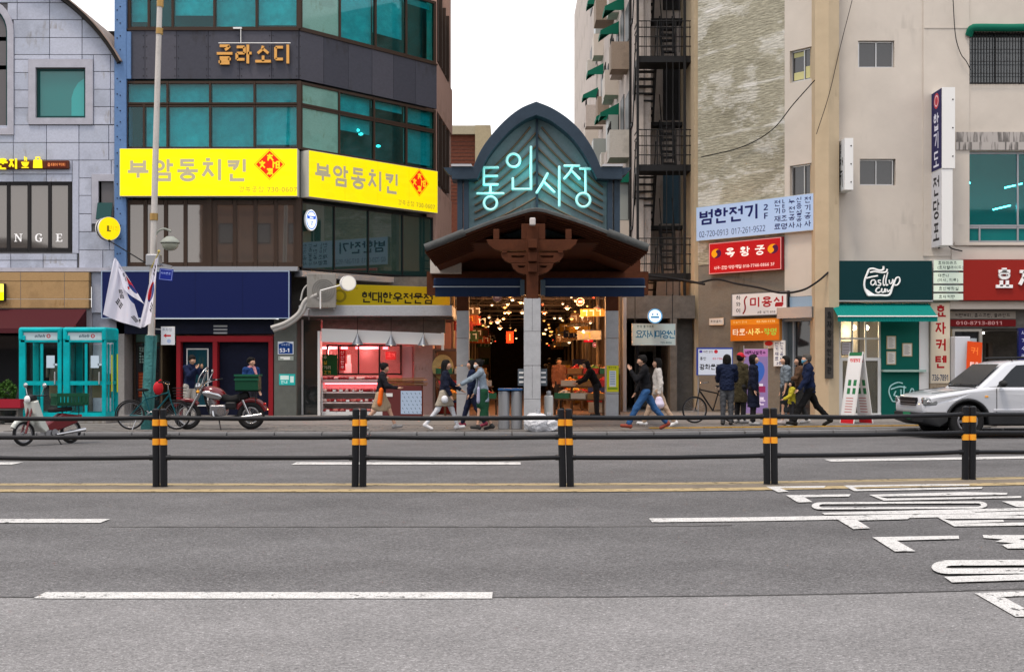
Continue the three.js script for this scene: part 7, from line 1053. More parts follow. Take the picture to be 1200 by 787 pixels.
{ // cruiser motorcycle with a green delivery crate
  const o = placed('motorcycle', 'red and chrome cruiser motorcycle with a green crate on its tail', 'motorcycle', [X(254, 27.6), SW + 0.02, -27.85], 0.02), red = mat([0.14, 0.01, 0.013], 0.25, { clearcoat: 1 });
  wheel(o, -0.7, 0.3, 0, 0.3, 0.05, 24, M.chrome); wheel(o, 0.68, 0.3, 0, 0.3, 0.06, 18, M.chrome);
  mk('fork', [rod([-0.7, 0.3, 0.08], [-0.34, 0.95, 0.08], 0.024), rod([-0.7, 0.3, -0.08], [-0.34, 0.95, -0.08], 0.024), bx(0.08, 0.03, 0.26, -0.38, 0.9, 0, 0, 0, -1.05)], M.chrome, o);
  mk('fuel_tank', new THREE.SphereGeometry(0.2, 24, 16).scale(1.35, 0.72, 0.75).rotateZ(-0.25).translate(-0.12, 0.79, 0), red, o); mk('tank_panel', [new THREE.SphereGeometry(0.17, 20, 12).scale(1.3, 0.45, 0.2).rotateZ(-0.25).translate(-0.14, 0.75, 0.125)], M.chrome, o);
  mk('frame', [tube([[-0.36, 0.88, 0], [-0.28, 0.55, 0], [-0.15, 0.3, 0], [0.3, 0.27, 0], [0.5, 0.4, 0]], 0.024), tube([[-0.36, 0.86, 0], [0.1, 0.68, 0], [0.5, 0.55, 0], [0.75, 0.62, 0]], 0.022)], M.blackMetal, o);
  mk('engine', [bx(0.36, 0.24, 0.28, -0.02, 0.42, 0, 0, 0, 0, 0.05), ...[0, 1, 2, 3, 4].map((i) => new THREE.CylinderGeometry(0.1, 0.1, 0.012, 18).rotateZ(0.5).translate(-0.14 - i * 0.012, 0.54 + i * 0.026, 0)), new THREE.CylinderGeometry(0.11, 0.11, 0.32, 20).rotateX(Math.PI / 2).translate(0.06, 0.4, 0)], M.rim, o);
  mk('engine_cover', new THREE.CylinderGeometry(0.085, 0.085, 0.36, 20).rotateX(Math.PI / 2).translate(0.06, 0.4, 0), M.chrome, o);
  mk('seat', tube([[0.05, 0.72, 0], [0.22, 0.65, 0], [0.4, 0.68, 0], [0.62, 0.76, 0]], 0.09, 10, 20).scale(1, 1, 1.2), M.rubber, o);
  mk('exhaust', [tube([[-0.12, 0.4, 0.14], [-0.05, 0.26, 0.18], [0.3, 0.24, 0.19], [0.5, 0.25, 0.19]], 0.025), rod([0.45, 0.25, 0.19], [0.95, 0.32, 0.19], 0.045, 0.05)], M.chrome, o);
  mk('rear_mudguard', new THREE.TorusGeometry(0.34, 0.06, 8, 24, 2.4).rotateZ(0.3).translate(0.68, 0.3, 0), red, o); mk('front_mudguard', new THREE.TorusGeometry(0.335, 0.05, 8, 24, 1.7).rotateZ(0.8).translate(-0.7, 0.3, 0), red, o);
  mk('side_cover', bx(0.24, 0.16, 0.26, 0.26, 0.52, 0, 0, 0, 0, 0.04), M.blackMetal, o); for (const z of [0.13, -0.13]) mk('shock', rod([0.66, 0.32, z], [0.52, 0.64, z], 0.028), M.chrome, o);
  mk('handlebar', tube([[-0.08, 1.08, 0.36], [-0.2, 1.06, 0.28], [-0.34, 0.98, 0.08], [-0.34, 0.98, -0.08], [-0.2, 1.06, -0.28], [-0.08, 1.08, -0.36]], 0.013), M.chrome, o); mk('grip', [rod([-0.12, 1.075, 0.33], [-0.02, 1.09, 0.4], 0.02), rod([-0.12, 1.075, -0.33], [-0.02, 1.09, -0.4], 0.02)], M.rubber, o);
  mk('headlight', [new THREE.SphereGeometry(0.1, 18, 12).scale(0.8, 1, 1).translate(-0.46, 0.92, 0)], M.chrome, o); mk('indicator', [ball(0.035, -0.44, 0.82, 0.14), ball(0.035, -0.44, 0.82, -0.14)], M.reflector, o);
  mk('windscreen_frame', tube([[-0.44, 0.95, 0.2], [-0.38, 1.15, 0.22], [-0.28, 1.32, 0.12], [-0.27, 1.34, 0], [-0.28, 1.32, -0.12], [-0.38, 1.15, -0.22], [-0.44, 0.95, -0.2]], 0.012), M.chrome, o); const ws = new THREE.BufferGeometry(); { const L = [[-0.44, 0.95, 0.2], [-0.38, 1.15, 0.21], [-0.28, 1.32, 0.11], [-0.28, 1.32, -0.11], [-0.38, 1.15, -0.21], [-0.44, 0.95, -0.2]], q = []; for (let i = 1; i < 5; i++) q.push(...L[0], ...L[i], ...L[i + 1]); ws.setAttribute('position', new THREE.Float32BufferAttribute(q, 3)); ws.computeVertexNormals(); } mk('windscreen', ws, M.clear, o);
  for (const s of [1, -1]) mk('mirror', [rod([-0.3, 1.02, s * 0.2], [-0.22, 1.22, s * 0.3], 0.007), ball(0.06, -0.22, 1.26, s * 0.3, 0.4, 0.8, 1)], M.chrome, o);
  mk('tail_light', bx(0.05, 0.06, 0.14, 0.98, 0.55, 0, 0, 0, 0, 0.02), mat([0.4, 0.01, 0.01], 0.3), o); mk('stand', rod([0.0, 0.26, 0.1], [0.08, 0.0, 0.26], 0.014), M.blackMetal, o); mk('rack', [bx(0.5, 0.02, 0.3, 0.62, 0.83, 0), rod([0.45, 0.62, 0.12], [0.45, 0.83, 0.12], 0.01), rod([0.8, 0.55, 0.12], [0.8, 0.83, 0.12], 0.01)], M.blackMetal, o);
  const k = placed('plastic_crate', 'dark green plastic delivery crate on the motorcycle tail', 'crate', [X(254, 27.6) + 0.62, SW + 0.865, -27.86], 0.02), gm = mat([0.006, 0.05, 0.025], 0.5);
  mk('shell', [bx(0.5, 0.02, 0.38, 0, 0.01, 0), bx(0.5, 0.34, 0.02, 0, 0.17, 0.18), bx(0.5, 0.34, 0.02, 0, 0.17, -0.18), bx(0.02, 0.34, 0.34, 0.24, 0.17, 0), bx(0.02, 0.34, 0.34, -0.24, 0.17, 0)], gm, k); mk('rim', [bx(0.54, 0.04, 0.03, 0, 0.33, 0.195), bx(0.54, 0.04, 0.03, 0, 0.33, -0.195), bx(0.54, 0.03, 0.02, 0, 0.24, 0.195)], mat([0.012, 0.09, 0.05], 0.5), k);
}
{ // step-through scooter
  const ang = 0.98, o = placed('scooter', 'white and red step-through scooter parked at the kerb before the telephone booths', 'scooter', [X(54, 24.6), 0.004, -24.7], ang), wh = mat([0.5, 0.52, 0.48], 0.35, { clearcoat: 0.6 }), red = mat([0.12, 0.009, 0.012], 0.35, { clearcoat: 0.6 });
  wheel(o, -0.62, 0.27, 0, 0.27, 0.035, 20); wheel(o, 0.58, 0.27, 0, 0.27, 0.035, 20);
  mk('leg_shield', (() => { const s = slab([[-0.5, 0.95], [-0.38, 0.98], [-0.24, 0.6], [-0.1, 0.34], [-0.2, 0.28], [-0.34, 0.4], [-0.46, 0.7]], -0.19, 0.19, [], 0.02); return s; })(), wh, o);
  mk('fork', [rod([-0.62, 0.27, 0.07], [-0.44, 0.86, 0.06], 0.025), rod([-0.62, 0.27, -0.07], [-0.44, 0.86, -0.06], 0.025)], red, o); mk('front_mudguard', new THREE.TorusGeometry(0.3, 0.055, 8, 20, 2).rotateZ(0.7).translate(-0.62, 0.27, 0), wh, o);
  mk('body', [slab([[-0.16, 0.3], [0.2, 0.3], [0.7, 0.46], [0.78, 0.62], [0.3, 0.68], [0.02, 0.52], [-0.16, 0.42]], -0.11, 0.11, [], 0.03)], red, o);
  mk('engine', [bx(0.34, 0.18, 0.2, 0.02, 0.26, 0, 0, 0, 0, 0.04), new THREE.CylinderGeometry(0.08, 0.08, 0.26, 16).rotateX(Math.PI / 2).translate(0.08, 0.26, 0)], M.rim, o);
  mk('seat', bx(0.52, 0.1, 0.24, 0.3, 0.76, 0, 0, 0, 0.04, 0.045), M.rubber, o);
  mk('handlebar_cowl', [bx(0.2, 0.16, 0.22, -0.43, 1.02, 0, 0, 0, -0.3, 0.07)], M.blackMetal, o); mk('headlight', new THREE.SphereGeometry(0.085, 16, 10).scale(0.7, 1, 1).translate(-0.53, 1.0, 0), mat([0.7, 0.72, 0.72], 0.1, { clearcoat: 1 }), o);
  mk('handlebar', [tube([[-0.3, 1.08, -0.33], [-0.4, 1.08, -0.12], [-0.42, 1.08, 0], [-0.4, 1.08, 0.12], [-0.3, 1.08, 0.33]], 0.014)], M.blackMetal, o);
  for (const s of [1, -1]) mk('mirror', [rod([-0.36, 1.08, s * 0.24], [-0.34, 1.26, s * 0.32], 0.007), ball(0.07, -0.34, 1.3, s * 0.33, 0.35, 0.8, 1)], M.chrome, o);
  mk('exhaust', rod([0.1, 0.22, 0.14], [0.85, 0.3, 0.15], 0.03, 0.045), M.chrome, o); mk('stand', [rod([0.1, 0.2, 0.12], [0.16, 0, 0.24], 0.014)], M.blackMetal, o); mk('rack', [bx(0.5, 0.02, 0.3, 0.55, 0.84, 0), rod([0.4, 0.7, 0.1], [0.4, 0.84, 0.1], 0.01), rod([0.72, 0.62, 0.1], [0.72, 0.84, 0.1], 0.01)], M.blackMetal, o); mk('tail_light', bx(0.05, 0.08, 0.12, 0.82, 0.6, 0, 0, 0, 0, 0.02), mat([0.4, 0.01, 0.01], 0.3), o);
  o.scale.setScalar(0.88); const q = V(0.49, 0.76, 0).applyAxisAngle(V(0, 1, 0), ang), k = placed('plastic_crate', 'shallow green crate tied on the step-through scooter', 'crate', [X(54, 24.6) + q.x, 0.752, -24.7 + q.z], ang - 0.35), gm = mat([0.008, 0.07, 0.035], 0.5);
  mk('shell', [bx(0.62, 0.02, 0.42, 0, 0.01, 0), bx(0.62, 0.06, 0.02, 0, 0.2, 0.2), bx(0.62, 0.06, 0.02, 0, 0.2, -0.2), bx(0.02, 0.06, 0.38, 0.3, 0.2, 0), bx(0.02, 0.06, 0.38, -0.3, 0.2, 0), bx(0.62, 0.04, 0.02, 0, 0.03, 0.2), bx(0.62, 0.04, 0.02, 0, 0.03, -0.2), ...[...Array(9).keys()].map((i) => [bx(0.03, 0.16, 0.02, -0.28 + i * 0.07, 0.1, 0.2), bx(0.03, 0.16, 0.02, -0.28 + i * 0.07, 0.1, -0.2)]).flat(), ...[...Array(5).keys()].map((i) => [bx(0.02, 0.16, 0.03, 0.3, 0.1, -0.16 + i * 0.08), bx(0.02, 0.16, 0.03, -0.3, 0.1, -0.16 + i * 0.08)]).flat()], gm, k);
}
{ // shrub pot and red basket at the dark shop
  const p = placed('potted_shrub', 'clipped round green shrub in a dark pot beside the telephone booths', 'plant', [X(4, 31.5), SW, -31.6]); mk('pot', lathe([[0, 0], [0.2, 0], [0.27, 0.42], [0.25, 0.44], [0.22, 0.4], [0, 0.38]], 20), mat([0.03, 0.03, 0.032], 0.7), p); mk('trunk', rod([0, 0.35, 0], [0, 0.62, 0], 0.03), M.timber, p);
  const lf = [], q = new THREE.Quaternion(), e = new THREE.Euler(); for (let i = 0; i < 900; i++) { const a = rr(0, 6.283), b = Math.acos(rr(-0.8, 1)), r = 0.3 * (0.75 + 0.3 * rnd()) * (1 + 0.15 * Math.sin(a * 3)), s = 0.035 * rr(0.7, 1.3); const g = new THREE.PlaneGeometry(s, s * 1.5).applyQuaternion(q.setFromEuler(e.set(rr(0, 6), rr(0, 6), rr(0, 6)))).translate(r * Math.sin(b) * Math.cos(a), 0.78 + r * Math.cos(b) * 0.8, r * Math.sin(b) * Math.sin(a)); lf.push(g); } mk('foliage', lf, mat([0.05, 0.12, 0.02], 0.7, { side: THREE.DoubleSide }), p);
  const b = placed('red_basket', 'red plastic basket in front of the potted shrub', 'basket', [X(10, 30.6), SW, -30.7]), rm = mat([0.3, 0.015, 0.03], 0.5); mk('stool', [bx(0.5, 0.04, 0.34, 0, 0.36, 0), bx(0.04, 0.34, 0.3, -0.22, 0.17, 0), bx(0.04, 0.34, 0.3, 0.22, 0.17, 0)], M.darkIn, b); mk('shell', [bx(0.6, 0.02, 0.36, 0, 0.4, 0), bx(0.62, 0.2, 0.02, 0, 0.5, 0.18), bx(0.62, 0.2, 0.02, 0, 0.5, -0.18), bx(0.02, 0.2, 0.36, 0.3, 0.5, 0), bx(0.02, 0.2, 0.36, -0.3, 0.5, 0)], rm, b);
}
{ // parked bicycle in the shade by the sword club board
  const o = placed('bicycle', 'old black bicycle standing in the shade under the event board', 'bicycle', [X(838, 31.2), SW, -31.4], 0.25);
  wheel(o, -0.5, 0.33, 0, 0.33, 0.02, 24); wheel(o, 0.52, 0.33, 0, 0.33, 0.02, 24);
  mk('frame', [rod([-0.02, 0.3, 0], [0.14, 0.8, 0], 0.018), rod([-0.02, 0.3, 0], [-0.36, 0.78, 0], 0.02), rod([0.12, 0.72, 0], [-0.36, 0.82, 0], 0.018), rod([0.52, 0.33, 0.05], [-0.02, 0.3, 0.03], 0.011), rod([0.52, 0.33, 0.05], [0.12, 0.7, 0], 0.01), rod([-0.36, 0.86, 0.0], [-0.5, 0.33, 0.04], 0.014)], M.blackMetal, o); mk('handlebar', tube([[-0.24, 1.0, -0.27], [-0.34, 0.98, 0], [-0.24, 1.0, 0.27]], 0.012), M.chrome, o); mk('saddle', [ball(0.1, 0.18, 0.9, 0, 1.3, 0.35, 0.8), rod([0.14, 0.8, 0], [0.17, 0.89, 0], 0.013)], M.rubber, o); mk('parcel', bx(0.62, 0.1, 0.34, 0.42, 0.86, 0, 0, 0.1, 0.06, 0.03), mat([0.42, 0.33, 0.26], 0.8), o); mk('rack', [bx(0.5, 0.02, 0.2, 0.42, 0.8, 0), rod([0.52, 0.33, 0.06], [0.6, 0.8, 0.08], 0.008)], M.blackMetal, o);
}
// ---------------------------------------------------------------- silver off-road car
{
  const o = placed('parked_car', 'silver off-road car with black lower cladding parked at the kerb', 'car', [8.6, 0.004, -26.55], 0.09); o.scale.set(1, 0.955, 1);
  const paint = mat([0.56, 0.58, 0.62], 0.3, { clearcoat: 0.8, clearcoatRoughness: 0.05, metalness: 0.15 }), clad = mat([0.02, 0.021, 0.023], 0.6, { bump: T.fine, bumpScale: 0.001 }), glass = mat([0.01, 0.013, 0.017], 0.03, { specularIntensity: 0.6 }), lampG = mat([0.22, 0.235, 0.24], 0.08, { clearcoat: 1, metalness: 0.3 });
  const W = 0.9, zc = -W;                                      // near side at z = 0, far side at -1.8
  const arc = (cx, r, a0, a1, n = 12) => [...Array(n + 1).keys()].map((i) => { const a = mix(a0, a1, i / n); return [cx + r * Math.cos(a), 0.38 + r * Math.sin(a)]; });
  const plan = (g, taper) => { const p = g.attributes.position; for (let i = 0; i < p.count; i++) { const x = p.getX(i), y = p.getY(i), z = p.getZ(i) - zc; let s = 1; if (x < 0.55) s *= 1 - 0.17 * ((0.55 - x) / 0.55) ** 2; if (x > 4.0) s *= 1 - 0.08 * ((x - 4.0) / 0.45) ** 2; if (taper && y > 1.05) s *= 1 - 0.24 * (y - 1.05) / 0.62; p.setZ(i, zc + z * s); } return toCreasedNormals(g, 0.75); };
  const soft = (pts, z0, z1, bev) => new THREE.ExtrudeGeometry(shapeOf(pts), { depth: z1 - z0 - 2 * bev, bevelEnabled: true, bevelThickness: bev, bevelSize: bev, bevelOffset: -bev, bevelSegments: 5 }).translate(0, 0, z0 + bev);
  const fa = 0.9, ra = 3.45, r = 0.45;
  const lower = [[0.02, 0.52], [-0.01, 0.62], [-0.01, 0.72], [0.02, 0.81], [0.07, 0.88], [0.15, 0.925], [0.26, 0.955], [0.42, 0.985], [0.7, 1.03], [1.0, 1.08], [1.18, 1.1], [1.4, 1.12], [4.28, 1.12], [4.4, 0.98], [4.44, 0.55], [4.4, 0.46], ...arc(ra, r, 0.18, Math.PI - 0.18), ...arc(fa, r, 0.18, Math.PI - 0.18), [0.1, 0.46]];
  mk('body', plan(soft(lower, -1.8, 0, 0.075)), paint, o);
  mk('cladding', plan(slab([[-0.02, 0.36], [-0.03, 0.54], [0.05, 0.58], [0.42, 0.58], ...arc(fa, r + 0.045, Math.PI - 0.35, 0.35, 14), [1.38, 0.5], [2.97, 0.5], ...arc(ra, r + 0.045, Math.PI - 0.35, 0.35, 14), [4.46, 0.56], [4.46, 0.36], [4.3, 0.3], ...arc(ra, r - 0.01, 0.0, Math.PI), [2.98, 0.3], [1.36, 0.3], ...arc(fa, r - 0.01, 0.0, Math.PI), [0.3, 0.26]], -1.83, 0.03, [], 0.02)), clad, o);
  mk('underbody', plan(span(0.3, 4.2, 0.28, 0.9, -1.62, -0.18)), M.blackMetal, o);
  const green = [[1.1, 1.05], [1.3, 1.22], [1.76, 1.6], [1.84, 1.645], [1.95, 1.68], [2.15, 1.705], [2.5, 1.72], [3.7, 1.72], [3.95, 1.705], [4.08, 1.67], [4.15, 1.6], [4.34, 1.09]];
  mk('cabin', plan(soft(green, -1.74, -0.06, 0.07), true), paint, o);
  const panel = (name, pts, m, off) => { const g = slab(pts, -0.01, 0); const p = g.attributes.position; for (let i = 0; i < p.count; i++) { const y = p.getY(i), s = 1 - 0.24 * Math.max(0, y - 1.05) / 0.62; p.setZ(i, zc + (W - 0.06) * s + off + p.getZ(i)); } g.computeVertexNormals(); return mk(name, g, m, o); };
  panel('side_window', [[1.56, 1.14], [1.93, 1.5], [2.06, 1.6], [2.5, 1.63], [2.56, 1.14]], glass, 0.018); panel('side_window', [[2.66, 1.14], [2.62, 1.63], [3.4, 1.63], [3.5, 1.14]], glass, 0.018); panel('side_window', [[3.6, 1.14], [3.52, 1.62], [3.95, 1.6], [4.18, 1.14]], glass, 0.018);
  panel('window_seal', [[1.4, 1.1], [1.4, 1.125], [4.22, 1.125], [4.22, 1.1]], clad, 0.012);
  const quad = (a, b, c, d) => { const g = new THREE.BufferGeometry(); g.setAttribute('position', new THREE.Float32BufferAttribute([...a, ...b, ...c, ...a, ...c, ...d], 3)); g.computeVertexNormals(); return g; };
  mk('windscreen', quad([1.225, 1.16, -0.16], [1.74, 1.612, -0.28], [1.74, 1.612, -1.52], [1.225, 1.16, -1.64]).translate(-0.035, 0.016, 0), glass, o); mk('dashboard', bx(0.12, 0.03, 1.3, 1.22, 1.135, zc), M.rubber, o);
  mk('wiper', [rod([1.2, 1.17, -0.5], [1.32, 1.27, -1.1], 0.01), rod([1.2, 1.17, -1.0], [1.32, 1.27, -1.5], 0.01)], M.rubber, o);
  mk('door_gap', [bx(0.01, 0.56, 0.012, 1.52, 0.82, 0.002), bx(0.012, 0.56, 0.012, 2.6, 0.82, 0.002)], M.blackMetal, o); mk('door_handle', bx(0.16, 0.03, 0.03, 2.42, 0.98, 0.012, 0, 0, 0, 0.01), clad, o); mk('side_moulding', bx(1.5, 0.05, 0.02, 2.2, 0.62, 0.008, 0, 0, 0, 0.01), paint, o);
  mk('mirror', [new THREE.SphereGeometry(0.11, 16, 12).scale(0.75, 0.7, 1.1).translate(1.6, 1.2, 0.12), rod([1.62, 1.14, -0.02], [1.6, 1.17, 0.1], 0.025)], clad, o);
  mk('side_indicator', bx(0.07, 0.035, 0.012, 1.3, 0.92, 0.006, 0, 0, 0, 0.005), M.reflector, o);
  for (const s of [0, 1]) { const z = s ? -1.56 : -0.235; { const hl = mk('headlight', bx(0.3, 0.19, 0.3, 0.165, 0.8, z, 0, s ? 0.2 : -0.2, 0, 0.05), lampG, o); mk('reflector', [ball(0.06, 0.02, 0.8, z + (s ? -0.02 : 0.02), 0.4, 1, 1), ball(0.05, 0.1, 0.79, z + (s ? -0.13 : 0.13), 1, 1, 0.5)], M.chrome, hl); } }
  mk('grille', [bx(0.06, 0.18, 0.84, 0.0, 0.8, zc, 0, 0, 0.1, 0.01)], M.blackMetal, o); mk('grille_bar', [0.74, 0.8, 0.86].map((y) => bx(0.02, 0.02, 0.82, -0.034 + (y - 0.74) * 0.1, y, zc)), M.rim, o); mk('number_plate', bx(0.02, 0.15, 0.36, -0.05, 0.48, zc), mat([0.02, 0.2, 0.09], 0.5), o); mk('fog_lamp', [ball(0.05, 0.01, 0.44, -0.42, 0.5, 1, 1), ball(0.05, 0.01, 0.44, -1.38, 0.5, 1, 1)], lampG, o);
  mk('bonnet_line', [rod([0.2, 0.985, -0.2], [1.14, 1.1, -0.12], 0.007), rod([0.2, 0.985, -1.6], [1.14, 1.1, -1.68], 0.007)], M.blackMetal, o);
  for (const z of [-0.3, -1.5]) mk('roof_rail', tube([[2.0, 1.7, z], [2.1, 1.77, z], [3.9, 1.77, z], [4.0, 1.71, z]], 0.022), clad, o);
  for (const x of [fa, ra]) for (const z of [-0.12, -1.68]) {
    const w = mk('wheel', new THREE.LatheGeometry([[0.2, -0.1], [0.3, -0.11], [0.355, -0.1], [0.37, -0.06], [0.37, 0.06], [0.355, 0.1], [0.3, 0.11], [0.2, 0.1]].map(([a, b]) => new THREE.Vector2(a, b)), 40).rotateX(Math.PI / 2).translate(x, 0.375, z), M.rubber, o);
    const s = z > -1 ? 1 : -1, g = [new THREE.TorusGeometry(0.205, 0.025, 8, 32).translate(x, 0.375, z + s * 0.09), new THREE.CylinderGeometry(0.06, 0.06, 0.04, 16).rotateX(Math.PI / 2).translate(x, 0.375, z + s * 0.08)]; for (let k = 0; k < 6; k++) { const a = k / 6 * 6.283; g.push(bar([x, 0.375, z + s * 0.08], [x + 0.2 * Math.cos(a), 0.375 + 0.2 * Math.sin(a), z + s * 0.085], 0.055, 0.03)); } mk('rim', g, M.rim, w);
    mk('brake_disc', new THREE.CylinderGeometry(0.19, 0.19, 0.03, 24).rotateX(Math.PI / 2).translate(x, 0.375, z), M.blackMetal, w);
  }
}

// ---------------------------------------------------------------- people: bodies as one smooth skin over posed bones
function skinOver(prims, cell, k = 0.03, cut = -9) {                     // prims: [ax, ay, az, ra, bx, by, bz, rb, flatten]; returns a closed mesh of their smooth union
  let lo = [1e9, 1e9, 1e9], hi = [-1e9, -1e9, -1e9];
  for (const q of prims) for (let i = 0; i < 3; i++) { const r = Math.max(q[3], q[7]) + 3 * cell; lo[i] = Math.min(lo[i], q[i] - r, q[4 + i] - r); hi[i] = Math.max(hi[i], q[i] + r, q[4 + i] + r); }
  const n = [0, 1, 2].map((i) => Math.ceil((hi[i] - lo[i]) / cell) + 1), [nx, ny, nz] = n, f = new Float32Array(nx * ny * nz).fill(9), id = (x, y, z) => (z * ny + y) * nx + x;
  for (const [ax, ay, az, ra, bx2, by, bz, rb, fl = 1] of prims) {
    const pad = Math.max(ra, rb) + k + 2 * cell, r = [0, 1, 2].map((i) => [Math.max(0, Math.floor((Math.min([ax, ay, az][i], [bx2, by, bz][i]) - pad - lo[i]) / cell)), Math.min(n[i] - 1, Math.ceil((Math.max([ax, ay, az][i], [bx2, by, bz][i]) + pad - lo[i]) / cell))]);
    const dx = bx2 - ax, dy = by - ay, dz = (bz - az), L = dx * dx + dy * dy + dz * dz || 1e-9;
    for (let z = r[2][0]; z <= r[2][1]; z++) for (let y = r[1][0]; y <= r[1][1]; y++) for (let x = r[0][0]; x <= r[0][1]; x++) {
      const px = lo[0] + x * cell - ax, py = lo[1] + y * cell - ay, pz = lo[2] + z * cell - az, t = clamp((px * dx + py * dy + pz * dz) / L), ex = px - dx * t, ey = py - dy * t, ez = (pz - dz * t) / fl;
      const d = Math.sqrt(ex * ex + ey * ey + ez * ez) - mix(ra, rb, t), i = id(x, y, z), o = f[i], h = Math.max(k - Math.abs(o - d), 0) / k; f[i] = Math.min(o, d) - h * h * k * 0.25;
    }
  }
  if (cut > -9) for (let z = 0; z < nz; z++) for (let y = 0; y < ny; y++) for (let x = 0; x < nx; x++) { const i = id(x, y, z); f[i] = Math.max(f[i], cut - lo[1] - y * cell); }
  const vi = new Int32Array(nx * ny * nz).fill(-1), pos = [], idx = [], C = [[0, 0, 0], [1, 0, 0], [0, 1, 0], [1, 1, 0], [0, 0, 1], [1, 0, 1], [0, 1, 1], [1, 1, 1]], E = [[0, 1], [2, 3], [4, 5], [6, 7], [0, 2], [1, 3], [4, 6], [5, 7], [0, 4], [1, 5], [2, 6], [3, 7]];
  for (let z = 0; z < nz - 1; z++) for (let y = 0; y < ny - 1; y++) for (let x = 0; x < nx - 1; x++) {
    const v = C.map(([a, b, c]) => f[id(x + a, y + b, z + c)]); let s = 0; for (const q of v) if (q < 0) s++; if (s === 0 || s === 8) continue;
    let cx = 0, cy = 0, cz = 0, m = 0; for (const [a, b] of E) if (v[a] < 0 !== v[b] < 0) { const t = v[a] / (v[a] - v[b]); cx += mix(C[a][0], C[b][0], t); cy += mix(C[a][1], C[b][1], t); cz += mix(C[a][2], C[b][2], t); m++; }
    vi[id(x, y, z)] = pos.length / 3; pos.push(lo[0] + (x + cx / m) * cell, lo[1] + (y + cy / m) * cell, lo[2] + (z + cz / m) * cell);
  }
  const quad = (a, b, c, d, flip) => { if (a < 0 || b < 0 || c < 0 || d < 0) return; flip ? idx.push(a, c, b, a, d, c) : idx.push(a, b, c, a, c, d); };
  for (let z = 1; z < nz - 1; z++) for (let y = 1; y < ny - 1; y++) for (let x = 1; x < nx - 1; x++) {
    const a = f[id(x, y, z)] < 0;
    if (a !== f[id(x + 1, y, z)] < 0) quad(vi[id(x, y - 1, z - 1)], vi[id(x, y, z - 1)], vi[id(x, y, z)], vi[id(x, y - 1, z)], !a);
    if (a !== f[id(x, y + 1, z)] < 0) quad(vi[id(x - 1, y, z - 1)], vi[id(x - 1, y, z)], vi[id(x, y, z)], vi[id(x, y, z - 1)], !a);
    if (a !== f[id(x, y, z + 1)] < 0) quad(vi[id(x - 1, y - 1, z)], vi[id(x, y - 1, z)], vi[id(x, y, z)], vi[id(x - 1, y, z)], !a);
  }
  const g = new THREE.BufferGeometry(); g.setAttribute('position', new THREE.Float32BufferAttribute(pos, 3)); g.setIndex(idx); g.computeVertexNormals(); return g;
}
const skinM = [mat([0.5, 0.3, 0.21], 0.6), mat([0.44, 0.25, 0.17], 0.6)], clothOf = (c) => mat(c, 0.9, { bump: T.coarse, bumpScale: 0.012, uv: 0.35 }), hairM = mat([0.005, 0.0042, 0.004], 0.65, { bump: T.fine, bumpScale: 0.004, uv: 0.15 });
// a head looking along +z about the origin at its centre, and a relaxed hand hanging from the wrist at the origin; both made once
const headGeo = skinOver([[0, 0.025, -0.012, 0.088, 0, 0.0, 0.012, 0.08], [0, -0.03, 0.03, 0.062, 0, -0.07, 0.048, 0.038], [0, 0.0, 0.09, 0.011, 0, -0.022, 0.106, 0.014], [-0.04, -0.012, 0.068, 0.02, -0.04, -0.02, 0.07, 0.02], [0.04, -0.012, 0.068, 0.02, 0.04, -0.02, 0.07, 0.02], [-0.084, 0.006, -0.006, 0.013, -0.082, -0.028, 0.0, 0.012, 0.6], [0.084, 0.006, -0.006, 0.013, 0.082, -0.028, 0.0, 0.012, 0.6], [-0.03, 0.024, 0.078, 0.012, 0.03, 0.024, 0.078, 0.012], [-0.016, -0.046, 0.086, 0.01, 0.016, -0.046, 0.086, 0.01]], 0.0075, 0.022);
const handGeo = skinOver([[0, 0, 0, 0.024, 0, -0.075, 0.004, 0.03, 0.55], [-0.024, -0.07, 0.004, 0.0095, -0.027, -0.108, 0.012, 0.0085], [-0.027, -0.108, 0.012, 0.0085, -0.026, -0.132, 0.028, 0.0075], [-0.008, -0.078, 0.004, 0.0098, -0.009, -0.12, 0.014, 0.009], [-0.009, -0.12, 0.014, 0.009, -0.008, -0.148, 0.032, 0.0078], [0.009, -0.078, 0.004, 0.0098, 0.01, -0.116, 0.014, 0.0088], [0.01, -0.116, 0.014, 0.0088, 0.01, -0.142, 0.032, 0.0076], [0.025, -0.07, 0.004, 0.0088, 0.028, -0.1, 0.012, 0.008], [0.028, -0.1, 0.012, 0.008, 0.028, -0.12, 0.026, 0.007], [-0.02, -0.02, 0.008, 0.012, -0.042, -0.055, 0.026, 0.01], [-0.042, -0.055, 0.026, 0.01, -0.04, -0.085, 0.036, 0.0085]], 0.005, 0.008);
